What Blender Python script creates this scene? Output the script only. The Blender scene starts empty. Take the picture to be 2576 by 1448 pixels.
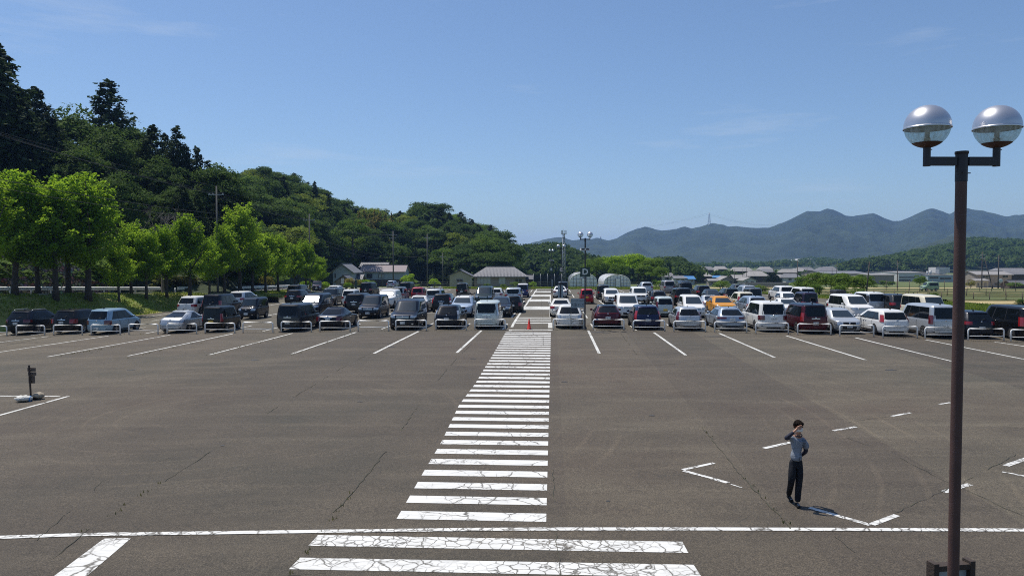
import bpy, bmesh, math, random
import numpy as np
from mathutils import Vector, Matrix, Euler, noise as mnoise
from mathutils.bvhtree import BVHTree

random.seed(7)
R = math.radians
sc = bpy.context.scene
col = sc.collection

# ------------------------------------------------------------------ camera
FPX = 1860.0            # focal length in units of the 2576 px wide frame
CX, CY, HOR = 1288.0, 724.0, 662.0
CAMZ = 4.4
HAZE = 0.00013
PITCH = math.atan((CY - HOR) / FPX)
cam_d = bpy.data.cameras.new("camera")
cam_d.sensor_width = 36.0
cam_d.lens = 36.0 * FPX / 2576.0
cam_d.clip_start = 0.1
cam_d.clip_end = 20000
cam = bpy.data.objects.new("camera", cam_d)
cam.location = (0, 0, CAMZ)
cam.rotation_euler = (R(90) - PITCH, 0, 0)
col.objects.link(cam)
sc.camera = cam

# ------------------------------------------------------------------ light
SUN_EL = R(68)
SUN_AZ = math.atan2(-0.80, 0.60)      # direction towards the sun: left of and beyond the lot
world = bpy.data.worlds.new("World")
sc.world = world
world.use_nodes = True
nt = world.node_tree
nt.nodes.clear()
wo = nt.nodes.new("ShaderNodeOutputWorld")
bg = nt.nodes.new("ShaderNodeBackground")
sky = nt.nodes.new("ShaderNodeTexSky")
sky.sky_type = 'NISHITA'
sky.sun_disc = False
sky.sun_elevation = SUN_EL
sky.sun_rotation = SUN_AZ
sky.altitude = 100
sky.air_density = 1.0
sky.dust_density = 0.7
sky.ozone_density = 6.0
tc = nt.nodes.new("ShaderNodeTexCoord")
mp = nt.nodes.new("ShaderNodeMapping")
mp.inputs['Rotation'].default_value = (0.0, 0.12, 0.5)
mp.inputs['Scale'].default_value = (1.6, 2.2, 13.0)
cn = nt.nodes.new("ShaderNodeTexNoise")
cn.inputs['Scale'].default_value = 1.3
cn.inputs['Detail'].default_value = 6
cn.inputs['Roughness'].default_value = 0.62
cr = nt.nodes.new("ShaderNodeValToRGB")
cr.color_ramp.elements[0].position = 0.56
cr.color_ramp.elements[0].color = (0, 0, 0, 1)
cr.color_ramp.elements[1].position = 0.85
cr.color_ramp.elements[1].color = (0.60, 0.60, 0.60, 1)
cm = nt.nodes.new("ShaderNodeMixRGB")
cm.inputs['Color2'].default_value = (5.2, 5.8, 6.6, 1)
nt.links.new(tc.outputs['Generated'], mp.inputs['Vector'])
nt.links.new(mp.outputs[0], cn.inputs['Vector'])
nt.links.new(cn.outputs['Fac'], cr.inputs[0])
nt.links.new(cr.outputs[0], cm.inputs['Fac'])
nt.links.new(sky.outputs[0], cm.inputs['Color1'])
nt.links.new(cm.outputs[0], bg.inputs['Color'])
bg.inputs['Strength'].default_value = 0.118
nt.links.new(bg.outputs[0], wo.inputs['Surface'])

sun_d = bpy.data.lights.new("sun", 'SUN')
sun_d.energy = 4.9
sun_d.angle = R(0.5)
sun_d.color = (1.0, 0.94, 0.85)
sun = bpy.data.objects.new("sun", sun_d)
sv = Vector((math.sin(SUN_AZ) * math.cos(SUN_EL), math.cos(SUN_AZ) * math.cos(SUN_EL), math.sin(SUN_EL)))
sun.rotation_euler = (-sv).to_track_quat('-Z', 'Y').to_euler()
sun.location = (0, 0, 60)
col.objects.link(sun)

sc.view_settings.view_transform = 'Standard'
sc.view_settings.look = 'None'
sc.view_settings.gamma = 1
sc.view_settings.exposure = 0.0
sc.view_settings.use_curve_mapping = False
sc.cycles.max_bounces = 6
sc.cycles.diffuse_bounces = 4
sc.cycles.glossy_bounces = 3
sc.cycles.transmission_bounces = 4
sc.cycles.transparent_max_bounces = 8
sc.cycles.volume_bounces = 1
sc.cycles.use_denoising = False
sc.cycles.pixel_filter_type = 'BLACKMAN_HARRIS'
sc.cycles.filter_width = 1.05

# ------------------------------------------------------------------ ground shape and projection
YAW = R(3.1)                                    # the lot's long axis against the view axis
U = Vector((math.sin(YAW), math.cos(YAW), 0))   # away from the camera, along the bays
V = Vector((math.cos(YAW), -math.sin(YAW), 0))  # to the right, along the rows
PHI_U = R(90) - YAW

def clamp(v, a=0.0, b=1.0): return max(a, min(b, v))
def lerp(a, b, t): return a + (b - a) * t
def sstep(t):
    t = clamp(t); return t * t * (3 - 2 * t)
def pl(pts, x):
    if x <= pts[0][0]: return pts[0][1]
    for (a, b), (c, d) in zip(pts, pts[1:]):
        if x <= c: return b + (d - b) * (x - a) / (c - a)
    return pts[-1][1]

def foot_x(y): return pl([(0, -44), (55, -37), (70, -34), (95, -29.8), (118, -30.4), (200, -31)], y)
def top_x(y): return pl([(0, -53), (62, -41.7), (84, -35.6), (98, -33.6), (118, -32.2), (160, -34)], y)
def top_z(y): return pl([(0, 2.2), (62, 1.7), (84, 0.95), (98, 0.55), (118, 0.18), (135, 0.0)], y)
def lot_z(x, y):
    z = -0.0177 * max(0.0, 49.3 - y)
    z -= 0.6 * clamp((-x - 8) / 26.0, 0, 1.4) * clamp(1 - (y - 50) / 45.0)
    return z
def G(x, y):
    z = lot_z(x, y)
    fx, tx = foot_x(y), top_x(y)
    if x < fx and y < 150:
        zt = max(top_z(y), z)
        z = lerp(z, zt, sstep((fx - x) / max(0.6, fx - tx)))
    ys = lerp(128, 90, clamp((x - 28) / 14.0))
    if y > ys:
        z -= min(4.0, 0.025 * (y - ys)) if x > -60 else 0
    return z

def ray(px, py):
    v = Vector((px - CX, CY - py, -FPX)).normalized()
    v.rotate(Euler((R(90) - PITCH, 0, 0)))
    return v
def ground(px, py):
    """the point of the ground seen at a pixel of the 2576 px wide frame"""
    r = ray(px, py)
    r = r / r.y
    lo = 2.0
    t = lo
    while t < 900:
        if CAMZ + r.z * t < G(r.x * t, t): break
        lo = t
        t += max(0.5, t * 0.01)
    hi = t
    for _ in range(30):
        m = (lo + hi) / 2
        if CAMZ + r.z * m < G(r.x * m, m): hi = m
        else: lo = m
    return Vector((r.x * hi, hi, G(r.x * hi, hi)))
def at(px, py, d):
    r = ray(px, py); r = r / r.y
    return Vector((r.x * d, d, CAMZ + r.z * d))

# ------------------------------------------------------------------ object helpers
def tag(o, label=None, cat=None, group=None, kind=None):
    if label: o['label'] = label
    if cat: o['category'] = cat
    if group: o['group'] = group
    if kind: o['kind'] = kind
    return o
def empty(name, loc=(0, 0, 0), rz=0.0, parent=None):
    o = bpy.data.objects.new(name, None)
    o.empty_display_size = 0.2
    o.location = loc; o.rotation_euler = (0, 0, rz)
    col.objects.link(o)
    if parent: o.parent = parent
    return o
def thing(name, label, cat, loc=(0, 0, 0), rz=0.0, group=None):
    return tag(empty(name, loc, rz), label, cat, group)
def copy_tree(o, parent=None):
    c = o.copy(); col.objects.link(c); c.parent = parent
    for ch in list(o.children): copy_tree(ch, c)
    return c

class MB:
    def __init__(s): s.v = []; s.f = []; s.m = []; s.sm = []
    def add(s, vs, fs, mi=0, smooth=False):
        b = len(s.v)
        s.v += [tuple(p) for p in vs]
        for f in fs:
            s.f.append([b + i for i in f]); s.m.append(mi); s.sm.append(smooth)
        return s
    def box(s, c, size, mi=0, rz=0.0, M=None, bev=0.0):
        x, y, z = size[0] / 2, size[1] / 2, size[2] / 2
        vs = [Vector((sx * x, sy * y, sz * z)) for sz in (-1, 1) for sy in (-1, 1) for sx in (-1, 1)]
        if M is not None: vs = [M @ p for p in vs]
        elif rz:
            q = Matrix.Rotation(rz, 3, 'Z'); vs = [q @ p for p in vs]
        c = Vector(c); vs = [p + c for p in vs]
        return s.add(vs, [(0, 2, 3, 1), (4, 5, 7, 6), (0, 1, 5, 4), (2, 6, 7, 3), (0, 4, 6, 2), (1, 3, 7, 5)], mi)
    def tube(s, pts, r, n=8, mi=0, caps=True, smooth=True):
        pts = [Vector(p) for p in pts]
        rs = r if isinstance(r, (list, tuple)) else [r] * len(pts)
        vs = []; ref = None
        for i, p in enumerate(pts):
            d = (pts[min(i + 1, len(pts) - 1)] - pts[max(i - 1, 0)])
            if d.length < 1e-9: d = Vector((0, 0, 1))
            d.normalize()
            if ref is None: ref = Vector((0, 0, 1)) if abs(d.z) < 0.9 else Vector((1, 0, 0))
            a = d.cross(ref)
            if a.length < 1e-6: a = d.orthogonal()
            a.normalize(); b = a.cross(d)
            ref = -b if False else ref
            for k in range(n):
                t = 2 * math.pi * k / n
                vs.append(p + (a * math.cos(t) + b * math.sin(t)) * rs[i])
        fs = []
        for i in range(len(pts) - 1):
            for k in range(n):
                fs.append((i * n + k, i * n + (k + 1) % n, (i + 1) * n + (k + 1) % n, (i + 1) * n + k))
        s.add(vs, fs, mi, smooth)
        if caps:
            b = len(s.v) - len(vs)
            s.f.append([b + k for k in range(n)][::-1]); s.m.append(mi); s.sm.append(False)
            s.f.append([b + (len(pts) - 1) * n + k for k in range(n)]); s.m.append(mi); s.sm.append(False)
        return s
    def lathe(s, prof, c=(0, 0, 0), n=24, mi=0, M=None, smooth=True):
        vs = []; fs = []
        for r_, z in prof:
            for k in range(n):
                t = 2 * math.pi * k / n
                vs.append(Vector((r_ * math.cos(t), r_ * math.sin(t), z)))
        if M is not None: vs = [M @ p for p in vs]
        vs = [p + Vector(c) for p in vs]
        for i in range(len(prof) - 1):
            for k in range(n):
                fs.append((i * n + k, i * n + (k + 1) % n, (i + 1) * n + (k + 1) % n, (i + 1) * n + k))
        return s.add(vs, fs, mi, smooth)
    def prism(s, poly, h0, h1, mi=0):
        n = len(poly)
        vs = [Vector((x, y, h0)) for x, y in poly] + [Vector((x, y, h1)) for x, y in poly]
        return s.add(vs, [list(range(n))[::-1], list(range(n, 2 * n))] + [(i, (i + 1) % n, n + (i + 1) % n, n + i) for i in range(n)], mi)
    def mesh(s, name, mats, sharp=None):
        me = bpy.data.meshes.new(name)
        me.from_pydata(s.v, [], s.f)
        for m in (mats if isinstance(mats, (list, tuple)) else [mats]): me.materials.append(m)
        me.polygons.foreach_set('material_index', s.m)
        me.polygons.foreach_set('use_smooth', s.sm)
        if sharp is not None: me.set_sharp_from_angle(angle=R(sharp))
        me.update()
        return me
    def build(s, name, mats, parent=None, sharp=None, loc=None):
        o = bpy.data.objects.new(name, s.mesh(name, mats, sharp))
        col.objects.link(o)
        if parent: o.parent = parent
        if loc is not None: o.location = loc
        return o
def obj_from(name, me, parent=None, loc=None):
    o = bpy.data.objects.new(name, me); col.objects.link(o)
    if parent: o.parent = parent
    if loc is not None: o.location = loc
    return o
def quad_mesh(name, Q, mat):
    Q = np.asarray(Q, dtype=np.float32); n = len(Q)
    me = bpy.data.meshes.new(name)
    me.vertices.add(n * 4); me.vertices.foreach_set('co', Q.reshape(-1))
    me.loops.add(n * 4); me.loops.foreach_set('vertex_index', np.arange(n * 4, dtype=np.int32))
    me.polygons.add(n)
    me.polygons.foreach_set('loop_start', np.arange(0, n * 4, 4, dtype=np.int32))
    me.polygons.foreach_set('loop_total', np.full(n, 4, dtype=np.int32))
    me.materials.append(mat)
    me.update(calc_edges=True)
    return me

# ------------------------------------------------------------------ materials
def mat(name, color, rough=0.6, metal=0.0, spec=None, coat=0.0, var=0.0, vscale=3.0, color2=None, bump=0.0, bscale=40.0, coord='Object', trans=0.0, alpha=1.0, detail=5.0, ior=None):
    m = bpy.data.materials.new(name); m.use_nodes = True
    t = m.node_tree; b = t.nodes['Principled BSDF']
    b.inputs['Base Color'].default_value = (*color, 1)
    b.inputs['Roughness'].default_value = rough
    b.inputs['Metallic'].default_value = metal
    if spec is not None: b.inputs['Specular IOR Level'].default_value = spec
    if coat: b.inputs['Coat Weight'].default_value = coat; b.inputs['Coat Roughness'].default_value = 0.03
    if trans: b.inputs['Transmission Weight'].default_value = trans
    if ior: b.inputs['IOR'].default_value = ior
    if alpha < 1: b.inputs['Alpha'].default_value = alpha
    tcn = t.nodes.new('ShaderNodeTexCoord')
    if color2 is not None or var:
        n = t.nodes.new('ShaderNodeTexNoise'); n.inputs['Scale'].default_value = vscale; n.inputs['Detail'].default_value = detail
        n.inputs['Roughness'].default_value = 0.6
        t.links.new(tcn.outputs[coord], n.inputs['Vector'])
        c2 = color2 if color2 is not None else tuple(clamp(c * (1 - var)) for c in color)
        rp = t.nodes.new('ShaderNodeValToRGB')
        rp.color_ramp.elements[0].position = 0.35; rp.color_ramp.elements[1].position = 0.65
        rp.color_ramp.elements[0].color = (*c2, 1); rp.color_ramp.elements[1].color = (*color, 1)
        t.links.new(n.outputs['Fac'], rp.inputs[0]); t.links.new(rp.outputs[0], b.inputs['Base Color'])
    if bump:
        n2 = t.nodes.new('ShaderNodeTexNoise'); n2.inputs['Scale'].default_value = bscale; n2.inputs['Detail'].default_value = 4
        t.links.new(tcn.outputs[coord], n2.inputs['Vector'])
        bp = t.nodes.new('ShaderNodeBump'); bp.inputs['Strength'].default_value = bump; bp.inputs['Distance'].default_value = 0.05
        t.links.new(n2.outputs['Fac'], bp.inputs['Height']); t.links.new(bp.outputs[0], b.inputs['Normal'])
    return m

class NT:
    """small helper to write node trees"""
    def __init__(s, m): s.t = m.node_tree; s.b = s.t.nodes['Principled BSDF']; s.out = s.t.nodes['Material Output']
    def n(s, kind, **kw):
        nd = s.t.nodes.new(kind)
        for k, v in kw.items(): setattr(nd, k, v)
        return nd
    def l(s, a, b): s.t.links.new(a, b)
    def noise(s, vec, scale, detail=4, rough=0.55, dist=0.0):
        nd = s.n('ShaderNodeTexNoise')
        nd.inputs['Scale'].default_value = scale; nd.inputs['Detail'].default_value = detail
        nd.inputs['Roughness'].default_value = rough; nd.inputs['Distortion'].default_value = dist
        if vec is not None: s.l(vec, nd.inputs['Vector'])
        return nd.outputs['Fac']
    def ramp(s, fac, stops):
        nd = s.n('ShaderNodeValToRGB'); e = nd.color_ramp.elements
        while len(e) < len(stops): e.new(0.5)
        for i, (p, c) in enumerate(stops):
            e[i].position = p
            e[i].color = (c, c, c, 1) if isinstance(c, (int, float)) else (*c, 1)
        s.l(fac, nd.inputs[0]); return nd.outputs[0]
    def mix(s, fac, a, b, mode='MIX'):
        nd = s.n('ShaderNodeMixRGB', blend_type=mode)
        for i, v in ((0, fac), (1, a), (2, b)):
            if isinstance(v, (int, float)): nd.inputs[i].default_value = v if i == 0 else (v, v, v, 1)
            elif isinstance(v, tuple): nd.inputs[i].default_value = (*v, 1)
            else: s.l(v, nd.inputs[i])
        return nd.outputs[0]
    def math(s, op, a, b=0.0):
        nd = s.n('ShaderNodeMath', operation=op)
        for i, v in ((0, a), (1, b)):
            if isinstance(v, (int, float)): nd.inputs[i].default_value = v
            else: s.l(v, nd.inputs[i])
        return nd.outputs[0]
    def bump(s, h, strength=0.3, dist=0.02):
        nd = s.n('ShaderNodeBump'); nd.inputs['Strength'].default_value = strength; nd.inputs['Distance'].default_value = dist
        s.l(h, nd.inputs['Height']); s.l(nd.outputs[0], s.b.inputs['Normal'])
    def pos(s): return s.n('ShaderNodeNewGeometry').outputs['Position']
    def scaled(s, vec, sx, sy, sz, rz=0.0):
        nd = s.n('ShaderNodeMapping'); nd.inputs['Scale'].default_value = (sx, sy, sz); nd.inputs['Rotation'].default_value = (0, 0, rz)
        s.l(vec, nd.inputs['Vector']); return nd.outputs[0]

def newmat(name, rough=0.8):
    m = bpy.data.materials.new(name); m.use_nodes = True
    m.node_tree.nodes['Principled BSDF'].inputs['Roughness'].default_value = rough
    return m, NT(m)

def cracks(N, p, scale, width, seed=0.0, thr=(0.5, 0.62)):
    """thin branching cracks: distance to voronoi edges, jittered and broken up"""
    w = N.n('ShaderNodeTexNoise'); w.inputs['Scale'].default_value = 3.0; w.inputs['Detail'].default_value = 4
    N.l(p, w.inputs['Vector'])
    off = N.n('ShaderNodeVectorMath', operation='MULTIPLY_ADD')
    N.l(w.outputs['Color'], off.inputs[0]); off.inputs[1].default_value = (0.28, 0.28, 0.28); N.l(p, off.inputs[2])
    vo = N.n('ShaderNodeTexVoronoi', feature='DISTANCE_TO_EDGE'); vo.inputs['Scale'].default_value = scale
    N.l(off.outputs[0], vo.inputs['Vector'])
    line = N.ramp(vo.outputs['Distance'], [(0.0, 1.0), (width, 0.0)])
    mask = N.ramp(N.noise(N.scaled(p, 1, 1, 1, seed), 0.45, 3), [(thr[0], 0.0), (thr[1], 1.0)])
    return N.mix(1.0, line, mask, 'MULTIPLY')

def asphalt_color(N, p):
    big = N.noise(p, 0.045, 3); mid = N.noise(p, 0.35, 5, 0.65); fine = N.noise(p, 42.0, 4, 0.85); grit = N.noise(p, 9.0, 4, 0.8)
    streak = N.noise(N.scaled(p, 0.25, 1.6, 1, 0.05), 0.6, 4, 0.6)
    c = N.ramp(big, [(0.40, (0.092, 0.089, 0.078)), (0.60, (0.118, 0.093, 0.080))])
    c = N.mix(N.ramp(mid, [(0.36, 0.0), (0.68, 1.0)]), c, (0.138, 0.122, 0.105))
    c = N.mix(N.ramp(streak, [(0.48, 0.0), (0.74, 0.75)]), c, (0.18, 0.162, 0.14))
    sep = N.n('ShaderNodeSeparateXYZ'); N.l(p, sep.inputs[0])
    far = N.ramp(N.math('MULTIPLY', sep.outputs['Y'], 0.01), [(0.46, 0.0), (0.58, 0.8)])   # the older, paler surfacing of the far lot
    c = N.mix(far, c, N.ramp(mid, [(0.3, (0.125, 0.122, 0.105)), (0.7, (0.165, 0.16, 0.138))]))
    dp = N.n('ShaderNodeVectorMath', operation='DOT_PRODUCT'); N.l(p, dp.inputs[0]); dp.inputs[1].default_value = (math.cos(YAW), -math.sin(YAW), 0)
    wob = N.math('MULTIPLY_ADD', N.noise(p, 0.5, 2), 0.10); lane = N.math('FLOOR', N.math('DIVIDE', N.math('SUBTRACT', N.math('ADD', dp.outputs['Value'], wob), 0.85), 4.4))
    wn = N.n('ShaderNodeTexWhiteNoise', noise_dimensions='1D'); N.l(lane, wn.inputs['W'])
    c = N.mix(1.0, c, N.ramp(wn.outputs['Value'], [(0.0, (0.86, 0.84, 0.82)), (0.5, (1.0, 0.98, 0.94)), (1.0, (1.13, 1.14, 1.08))]), 'MULTIPLY')
    c = N.mix(1.0, c, (0.63, 0.59, 0.50), 'MULTIPLY')
    stn = N.ramp(N.noise(p, 0.9, 4, 0.65, 1.2), [(0.60, 1.0), (0.74, 0.74)]); c = N.mix(1.0, c, stn, 'MULTIPLY')
    wv = N.n('ShaderNodeTexWave', wave_type='RINGS', rings_direction='SPHERICAL'); wv.inputs['Scale'].default_value = 0.35; wv.inputs['Distortion'].default_value = 2.5; wv.inputs['Detail'].default_value = 2; wv.inputs['Detail Scale'].default_value = 0.25
    mp_ = N.n('ShaderNodeMapping'); mp_.inputs['Location'].default_value = (9.5, -24.0, 0); N.l(p, mp_.inputs['Vector']); N.l(mp_.outputs[0], wv.inputs['Vector'])
    tyre = N.mix(1.0, N.ramp(wv.outputs['Fac'], [(0.90, 0.0), (0.99, 1.0)]), N.ramp(N.noise(p, 0.14, 2), [(0.50, 0.0), (0.62, 0.5)]), 'MULTIPLY')
    c = N.mix(tyre, c, N.mix(1.0, c, (1.45, 1.42, 1.38), 'MULTIPLY'))
    c = N.mix(0.9, c, N.ramp(fine, [(0.36, 0.20), (0.50, 0.90), (0.64, 2.1)]), 'MULTIPLY')
    c = N.mix(0.7, c, N.ramp(grit, [(0.30, 0.70), (0.50, 1.0), (0.72, 1.35)]), 'MULTIPLY')
    return c, fine

M = {}
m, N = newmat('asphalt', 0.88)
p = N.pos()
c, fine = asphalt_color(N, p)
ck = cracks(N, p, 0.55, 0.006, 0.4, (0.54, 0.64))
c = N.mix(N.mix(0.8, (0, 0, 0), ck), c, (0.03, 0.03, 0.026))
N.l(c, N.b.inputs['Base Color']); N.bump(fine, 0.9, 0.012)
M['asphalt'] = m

def paint_mat(name, crack_scale, crack_w, wear, thr, white=(0.66, 0.66, 0.63)):
    m, N = newmat(name, 0.7)
    p = N.pos()
    ac, fine = asphalt_color(N, p)
    ck = cracks(N, p, crack_scale, crack_w, 0.0, thr)
    ck2 = cracks(N, p, crack_scale * 2.3, crack_w * 1.5, 1.3, (thr[0] + 0.07, thr[1] + 0.09))
    ws = N.noise(p, 14.0, 5, 0.7)
    worn = N.ramp(N.math('MULTIPLY', ws, N.noise(p, 0.9, 3)), [(wear, 0.0), (wear + 0.05, 1.0)])
    dirt = N.ramp(N.noise(N.scaled(p, 1.0, 5.0, 1.0), 2.0, 4), [(0.4, 1.0), (0.75, 0.80)])
    wc = N.mix(1.0, white, dirt, 'MULTIPLY')
    f = N.mix(1.0, ck, ck2, 'LIGHTEN'); f = N.mix(1.0, f, worn, 'LIGHTEN')
    dk = N.mix(1.0, ac, (0.75, 0.75, 0.7), 'MULTIPLY')
    N.l(N.mix(f, wc, dk), N.b.inputs['Base Color'])
    N.bump(fine, 0.35, 0.006)
    return m
M['paint_near'] = paint_mat('cracked_white_road_paint', 2.1, 0.050, 0.385, (0.36, 0.46))
M['paint_mid'] = paint_mat('worn_white_road_paint', 1.3, 0.030, 0.395, (0.43, 0.53))
M['paint_line'] = paint_mat('white_road_line_paint', 3.0, 0.05, 0.33, (0.40, 0.55), (0.62, 0.62, 0.58))

# a mossy crack
M['stain'] = mat('dark_oil_stain', (0.040, 0.038, 0.034), 0.6)
M['crack'] = mat('mossy_crack_filling', (0.046, 0.043, 0.036), 0.95, var=0.3, color2=(0.060, 0.060, 0.035), vscale=1.5, coord='Object')

def grass_mat(name, c1, c2, c3, s1=0.25, s2=2.2):
    m, N = newmat(name, 0.95)
    p = N.pos()
    a = N.noise(p, s1, 4, 0.6); b = N.noise(p, s2, 5, 0.7); f = N.noise(p, 11.0, 3, 0.7)
    c = N.mix(N.ramp(a, [(0.38, 0.0), (0.62, 1.0)]), c1, c2)
    c = N.mix(N.ramp(b, [(0.45, 0.0), (0.7, 0.8)]), c, c3)
    c = N.mix(0.8, c, N.ramp(f, [(0.3, 0.45), (0.7, 1.4)]), 'MULTIPLY')
    N.l(c, N.b.inputs['Base Color']); N.bump(N.math('ADD', b, f), 0.8, 0.12)
    return m
M['grass'] = grass_mat('meadow_grass', (0.075, 0.115, 0.022), (0.11, 0.14, 0.035), (0.15, 0.14, 0.06))
M['bank_grass'] = grass_mat('bank_grass', (0.17, 0.25, 0.030), (0.25, 0.25, 0.05), (0.28, 0.22, 0.09), 0.16, 1.2)
M['field_green'] = grass_mat('field_margin', (0.055, 0.075, 0.016), (0.085, 0.085, 0.022), (0.12, 0.105, 0.035), 0.2, 1.5)
M['straw'] = grass_mat('dry_straw_field', (0.52, 0.42, 0.21), (0.44, 0.35, 0.17), (0.32, 0.26, 0.11), 0.12, 0.9)
M['soil'] = grass_mat('brown_stubble_field', (0.085, 0.115, 0.026), (0.125, 0.135, 0.04), (0.08, 0.10, 0.025), 0.12, 0.9)
M['litter'] = grass_mat('leaf_litter', (0.10, 0.075, 0.045), (0.055, 0.05, 0.03), (0.16, 0.12, 0.08), 0.5, 3.0)
M['concrete'] = mat('old_concrete', (0.38, 0.36, 0.33), 0.9, var=0.35, vscale=1.4, bump=0.2, bscale=25)
M['path'] = mat('pale_tarmac', (0.22, 0.21, 0.19), 0.9, var=0.25, vscale=0.6, bump=0.2, bscale=25)

def leaf_mat(name, c1, c2, trans=0.35, tcol=None, scale=0.35, vscale2=2.2):
    m, N = newmat(name, 0.8)
    p = N.pos()
    oi = N.n('ShaderNodeObjectInfo')
    a = N.noise(p, scale, 3, 0.6); b = N.noise(p, vscale2, 2)
    f = N.math('ADD', N.math('MULTIPLY', a, 0.7), N.math('MULTIPLY', oi.outputs['Random'], 0.30))
    c = N.mix(N.ramp(f, [(0.32, 0.0), (0.72, 1.0)]), c1, c2)
    c = N.mix(0.6, c, N.ramp(b, [(0.3, 0.6), (0.7, 1.35)]), 'MULTIPLY')
    N.l(c, N.b.inputs['Base Color'])
    N.b.inputs['Specular IOR Level'].default_value = 0.12
    tr = N.n('ShaderNodeBsdfTranslucent')
    tc_ = tcol or tuple(min(1, v * 1.8) for v in c2)
    N.l(N.mix(0.5, c, tc_), tr.inputs['Color'])
    mx = N.n('ShaderNodeMixShader'); mx.inputs[0].default_value = trans
    N.l(N.b.outputs[0], mx.inputs[1]); N.l(tr.outputs[0], mx.inputs[2]); N.l(mx.outputs[0], N.out.inputs['Surface'])
    return m
M['leaf_bright'] = leaf_mat('fresh_green_leaves', (0.13, 0.25, 0.018), (0.25, 0.37, 0.04), 0.55, (0.38, 0.55, 0.03))
M['leaf_lime'] = leaf_mat('yellow_green_spring_foliage', (0.10, 0.16, 0.02), (0.20, 0.24, 0.035), 0.35)
M['blade'] = leaf_mat('grass_blades', (0.12, 0.20, 0.025), (0.22, 0.26, 0.05), 0.5, (0.30, 0.36, 0.05))
M['weed'] = leaf_mat('weed_leaves', (0.07, 0.085, 0.025), (0.13, 0.12, 0.05), 0.4)
M['leaf_cedar'] = leaf_mat('dark_cedar_needles', (0.016, 0.030, 0.012), (0.040, 0.066, 0.018), 0.2)
M['leaf_dark'] = leaf_mat('dark_broadleaf_foliage', (0.030, 0.060, 0.014), (0.085, 0.14, 0.024), 0.30)
M['leaf_mid'] = leaf_mat('mid_green_foliage', (0.060, 0.12, 0.016), (0.13, 0.20, 0.028), 0.33)
M['leaf_wood'] = leaf_mat('woodland_canopy', (0.028, 0.055, 0.015), (0.090, 0.14, 0.028), 0.30, scale=0.09)
M['leaf_yellow'] = leaf_mat('yellow_bamboo_leaves', (0.14, 0.15, 0.03), (0.24, 0.20, 0.05), 0.35)
M['bark'] = mat('tree_bark', (0.075, 0.06, 0.047), 0.95, var=0.5, vscale=6, bump=0.5, bscale=20)
M['bark_grey'] = mat('grey_bare_branches', (0.20, 0.18, 0.16), 0.95, var=0.4, vscale=3)
m, N = newmat('wooded_hillside', 1.0)
p = N.pos(); a = N.noise(p, 0.09, 5, 0.7); b = N.noise(p, 0.5, 4, 0.7)
c = N.mix(N.ramp(a, [(0.35, 0.0), (0.65, 1.0)]), (0.018, 0.03, 0.012), (0.035, 0.05, 0.018))
N.l(N.mix(0.7, c, N.ramp(b, [(0.3, 0.5), (0.7, 1.4)]), 'MULTIPLY'), N.b.inputs['Base Color']); N.bump(b, 1.0, 1.5)
M['hillside'] = m
m, N = newmat('forested_mountain', 1.0)
p = N.pos(); a = N.noise(p, 0.006, 5, 0.65); b = N.noise(p, 0.05, 5, 0.75)
c = N.mix(N.ramp(a, [(0.35, 0.0), (0.65, 1.0)]), (0.016, 0.030, 0.014), (0.040, 0.060, 0.022))
N.l(N.mix(0.8, c, N.ramp(b, [(0.3, 0.45), (0.7, 1.5)]), 'MULTIPLY'), N.b.inputs['Base Color']); N.bump(b, 1.0, 14.0)
M['mountain'] = m

M['white_paint'] = mat('white_painted_steel', (0.80, 0.80, 0.78), 0.45, var=0.12, vscale=4)
M['galv'] = mat('galvanised_steel', (0.42, 0.44, 0.45), 0.5, 0.6, var=0.2, vscale=3)
M['rust'] = mat('rusty_feet', (0.10, 0.05, 0.03), 0.9, var=0.3)
M['black'] = mat('black_trim', (0.012, 0.012, 0.013), 0.55)
M['rubber'] = mat('tyre_rubber', (0.016, 0.016, 0.016), 0.85)
M['rim'] = mat('alloy_rim', (0.50, 0.51, 0.53), 0.32, 0.8)
M['glass'] = mat('tinted_car_glass', (0.006, 0.008, 0.010), 0.05, spec=0.3)
M['windshield'] = mat('windscreen_glass', (0.022, 0.032, 0.040), 0.06, spec=0.7)
M['sunshade'] = mat('silver_sunshade', (0.75, 0.85, 0.9), 0.22, 0.85, bump=0.8, bscale=5)
M['red_lens'] = mat('red_lamp_lens', (0.26, 0.010, 0.012), 0.12, coat=0.6)
M['dark_lens'] = mat('dark_red_lens', (0.10, 0.008, 0.012), 0.12, coat=0.6)
M['clear_lens'] = mat('clear_lamp_lens', (0.42, 0.45, 0.48), 0.12, 0.5, coat=0.6)
M['chrome'] = mat('chrome', (0.72, 0.73, 0.75), 0.12, 1.0)
M['plate'] = mat('white_number_plate', (0.66, 0.68, 0.68), 0.5)
M['plate_yellow'] = mat('yellow_number_plate', (0.75, 0.48, 0.05), 0.5)
M['plate_ink'] = mat('dark_green_ink', (0.01, 0.05, 0.03), 0.6)
M['ink'] = mat('dark_ink', (0.03, 0.04, 0.05), 0.7)
M['roof_tile'] = mat('grey_roof_tile', (0.19, 0.19, 0.20), 0.6, var=0.3, vscale=2.5)
M['roof_dark'] = mat('dark_grey_tile', (0.12, 0.12, 0.13), 0.6, var=0.3, vscale=2.5)
M['roof_brown'] = mat('mauve_metal_roof', (0.22, 0.18, 0.18), 0.55, var=0.15, vscale=2)
M['roof_pale'] = mat('pale_grey_roof', (0.29, 0.275, 0.26), 0.6, var=0.2, vscale=1.5)
M['roof_blue'] = mat('blue_metal_roof', (0.06, 0.20, 0.42), 0.5)
M['wall_white'] = mat('white_plaster_wall', (0.52, 0.52, 0.50), 0.8, var=0.1, vscale=0.8)
M['wall_grey'] = mat('blue_grey_siding', (0.34, 0.40, 0.44), 0.8, var=0.12, vscale=0.9)
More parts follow.
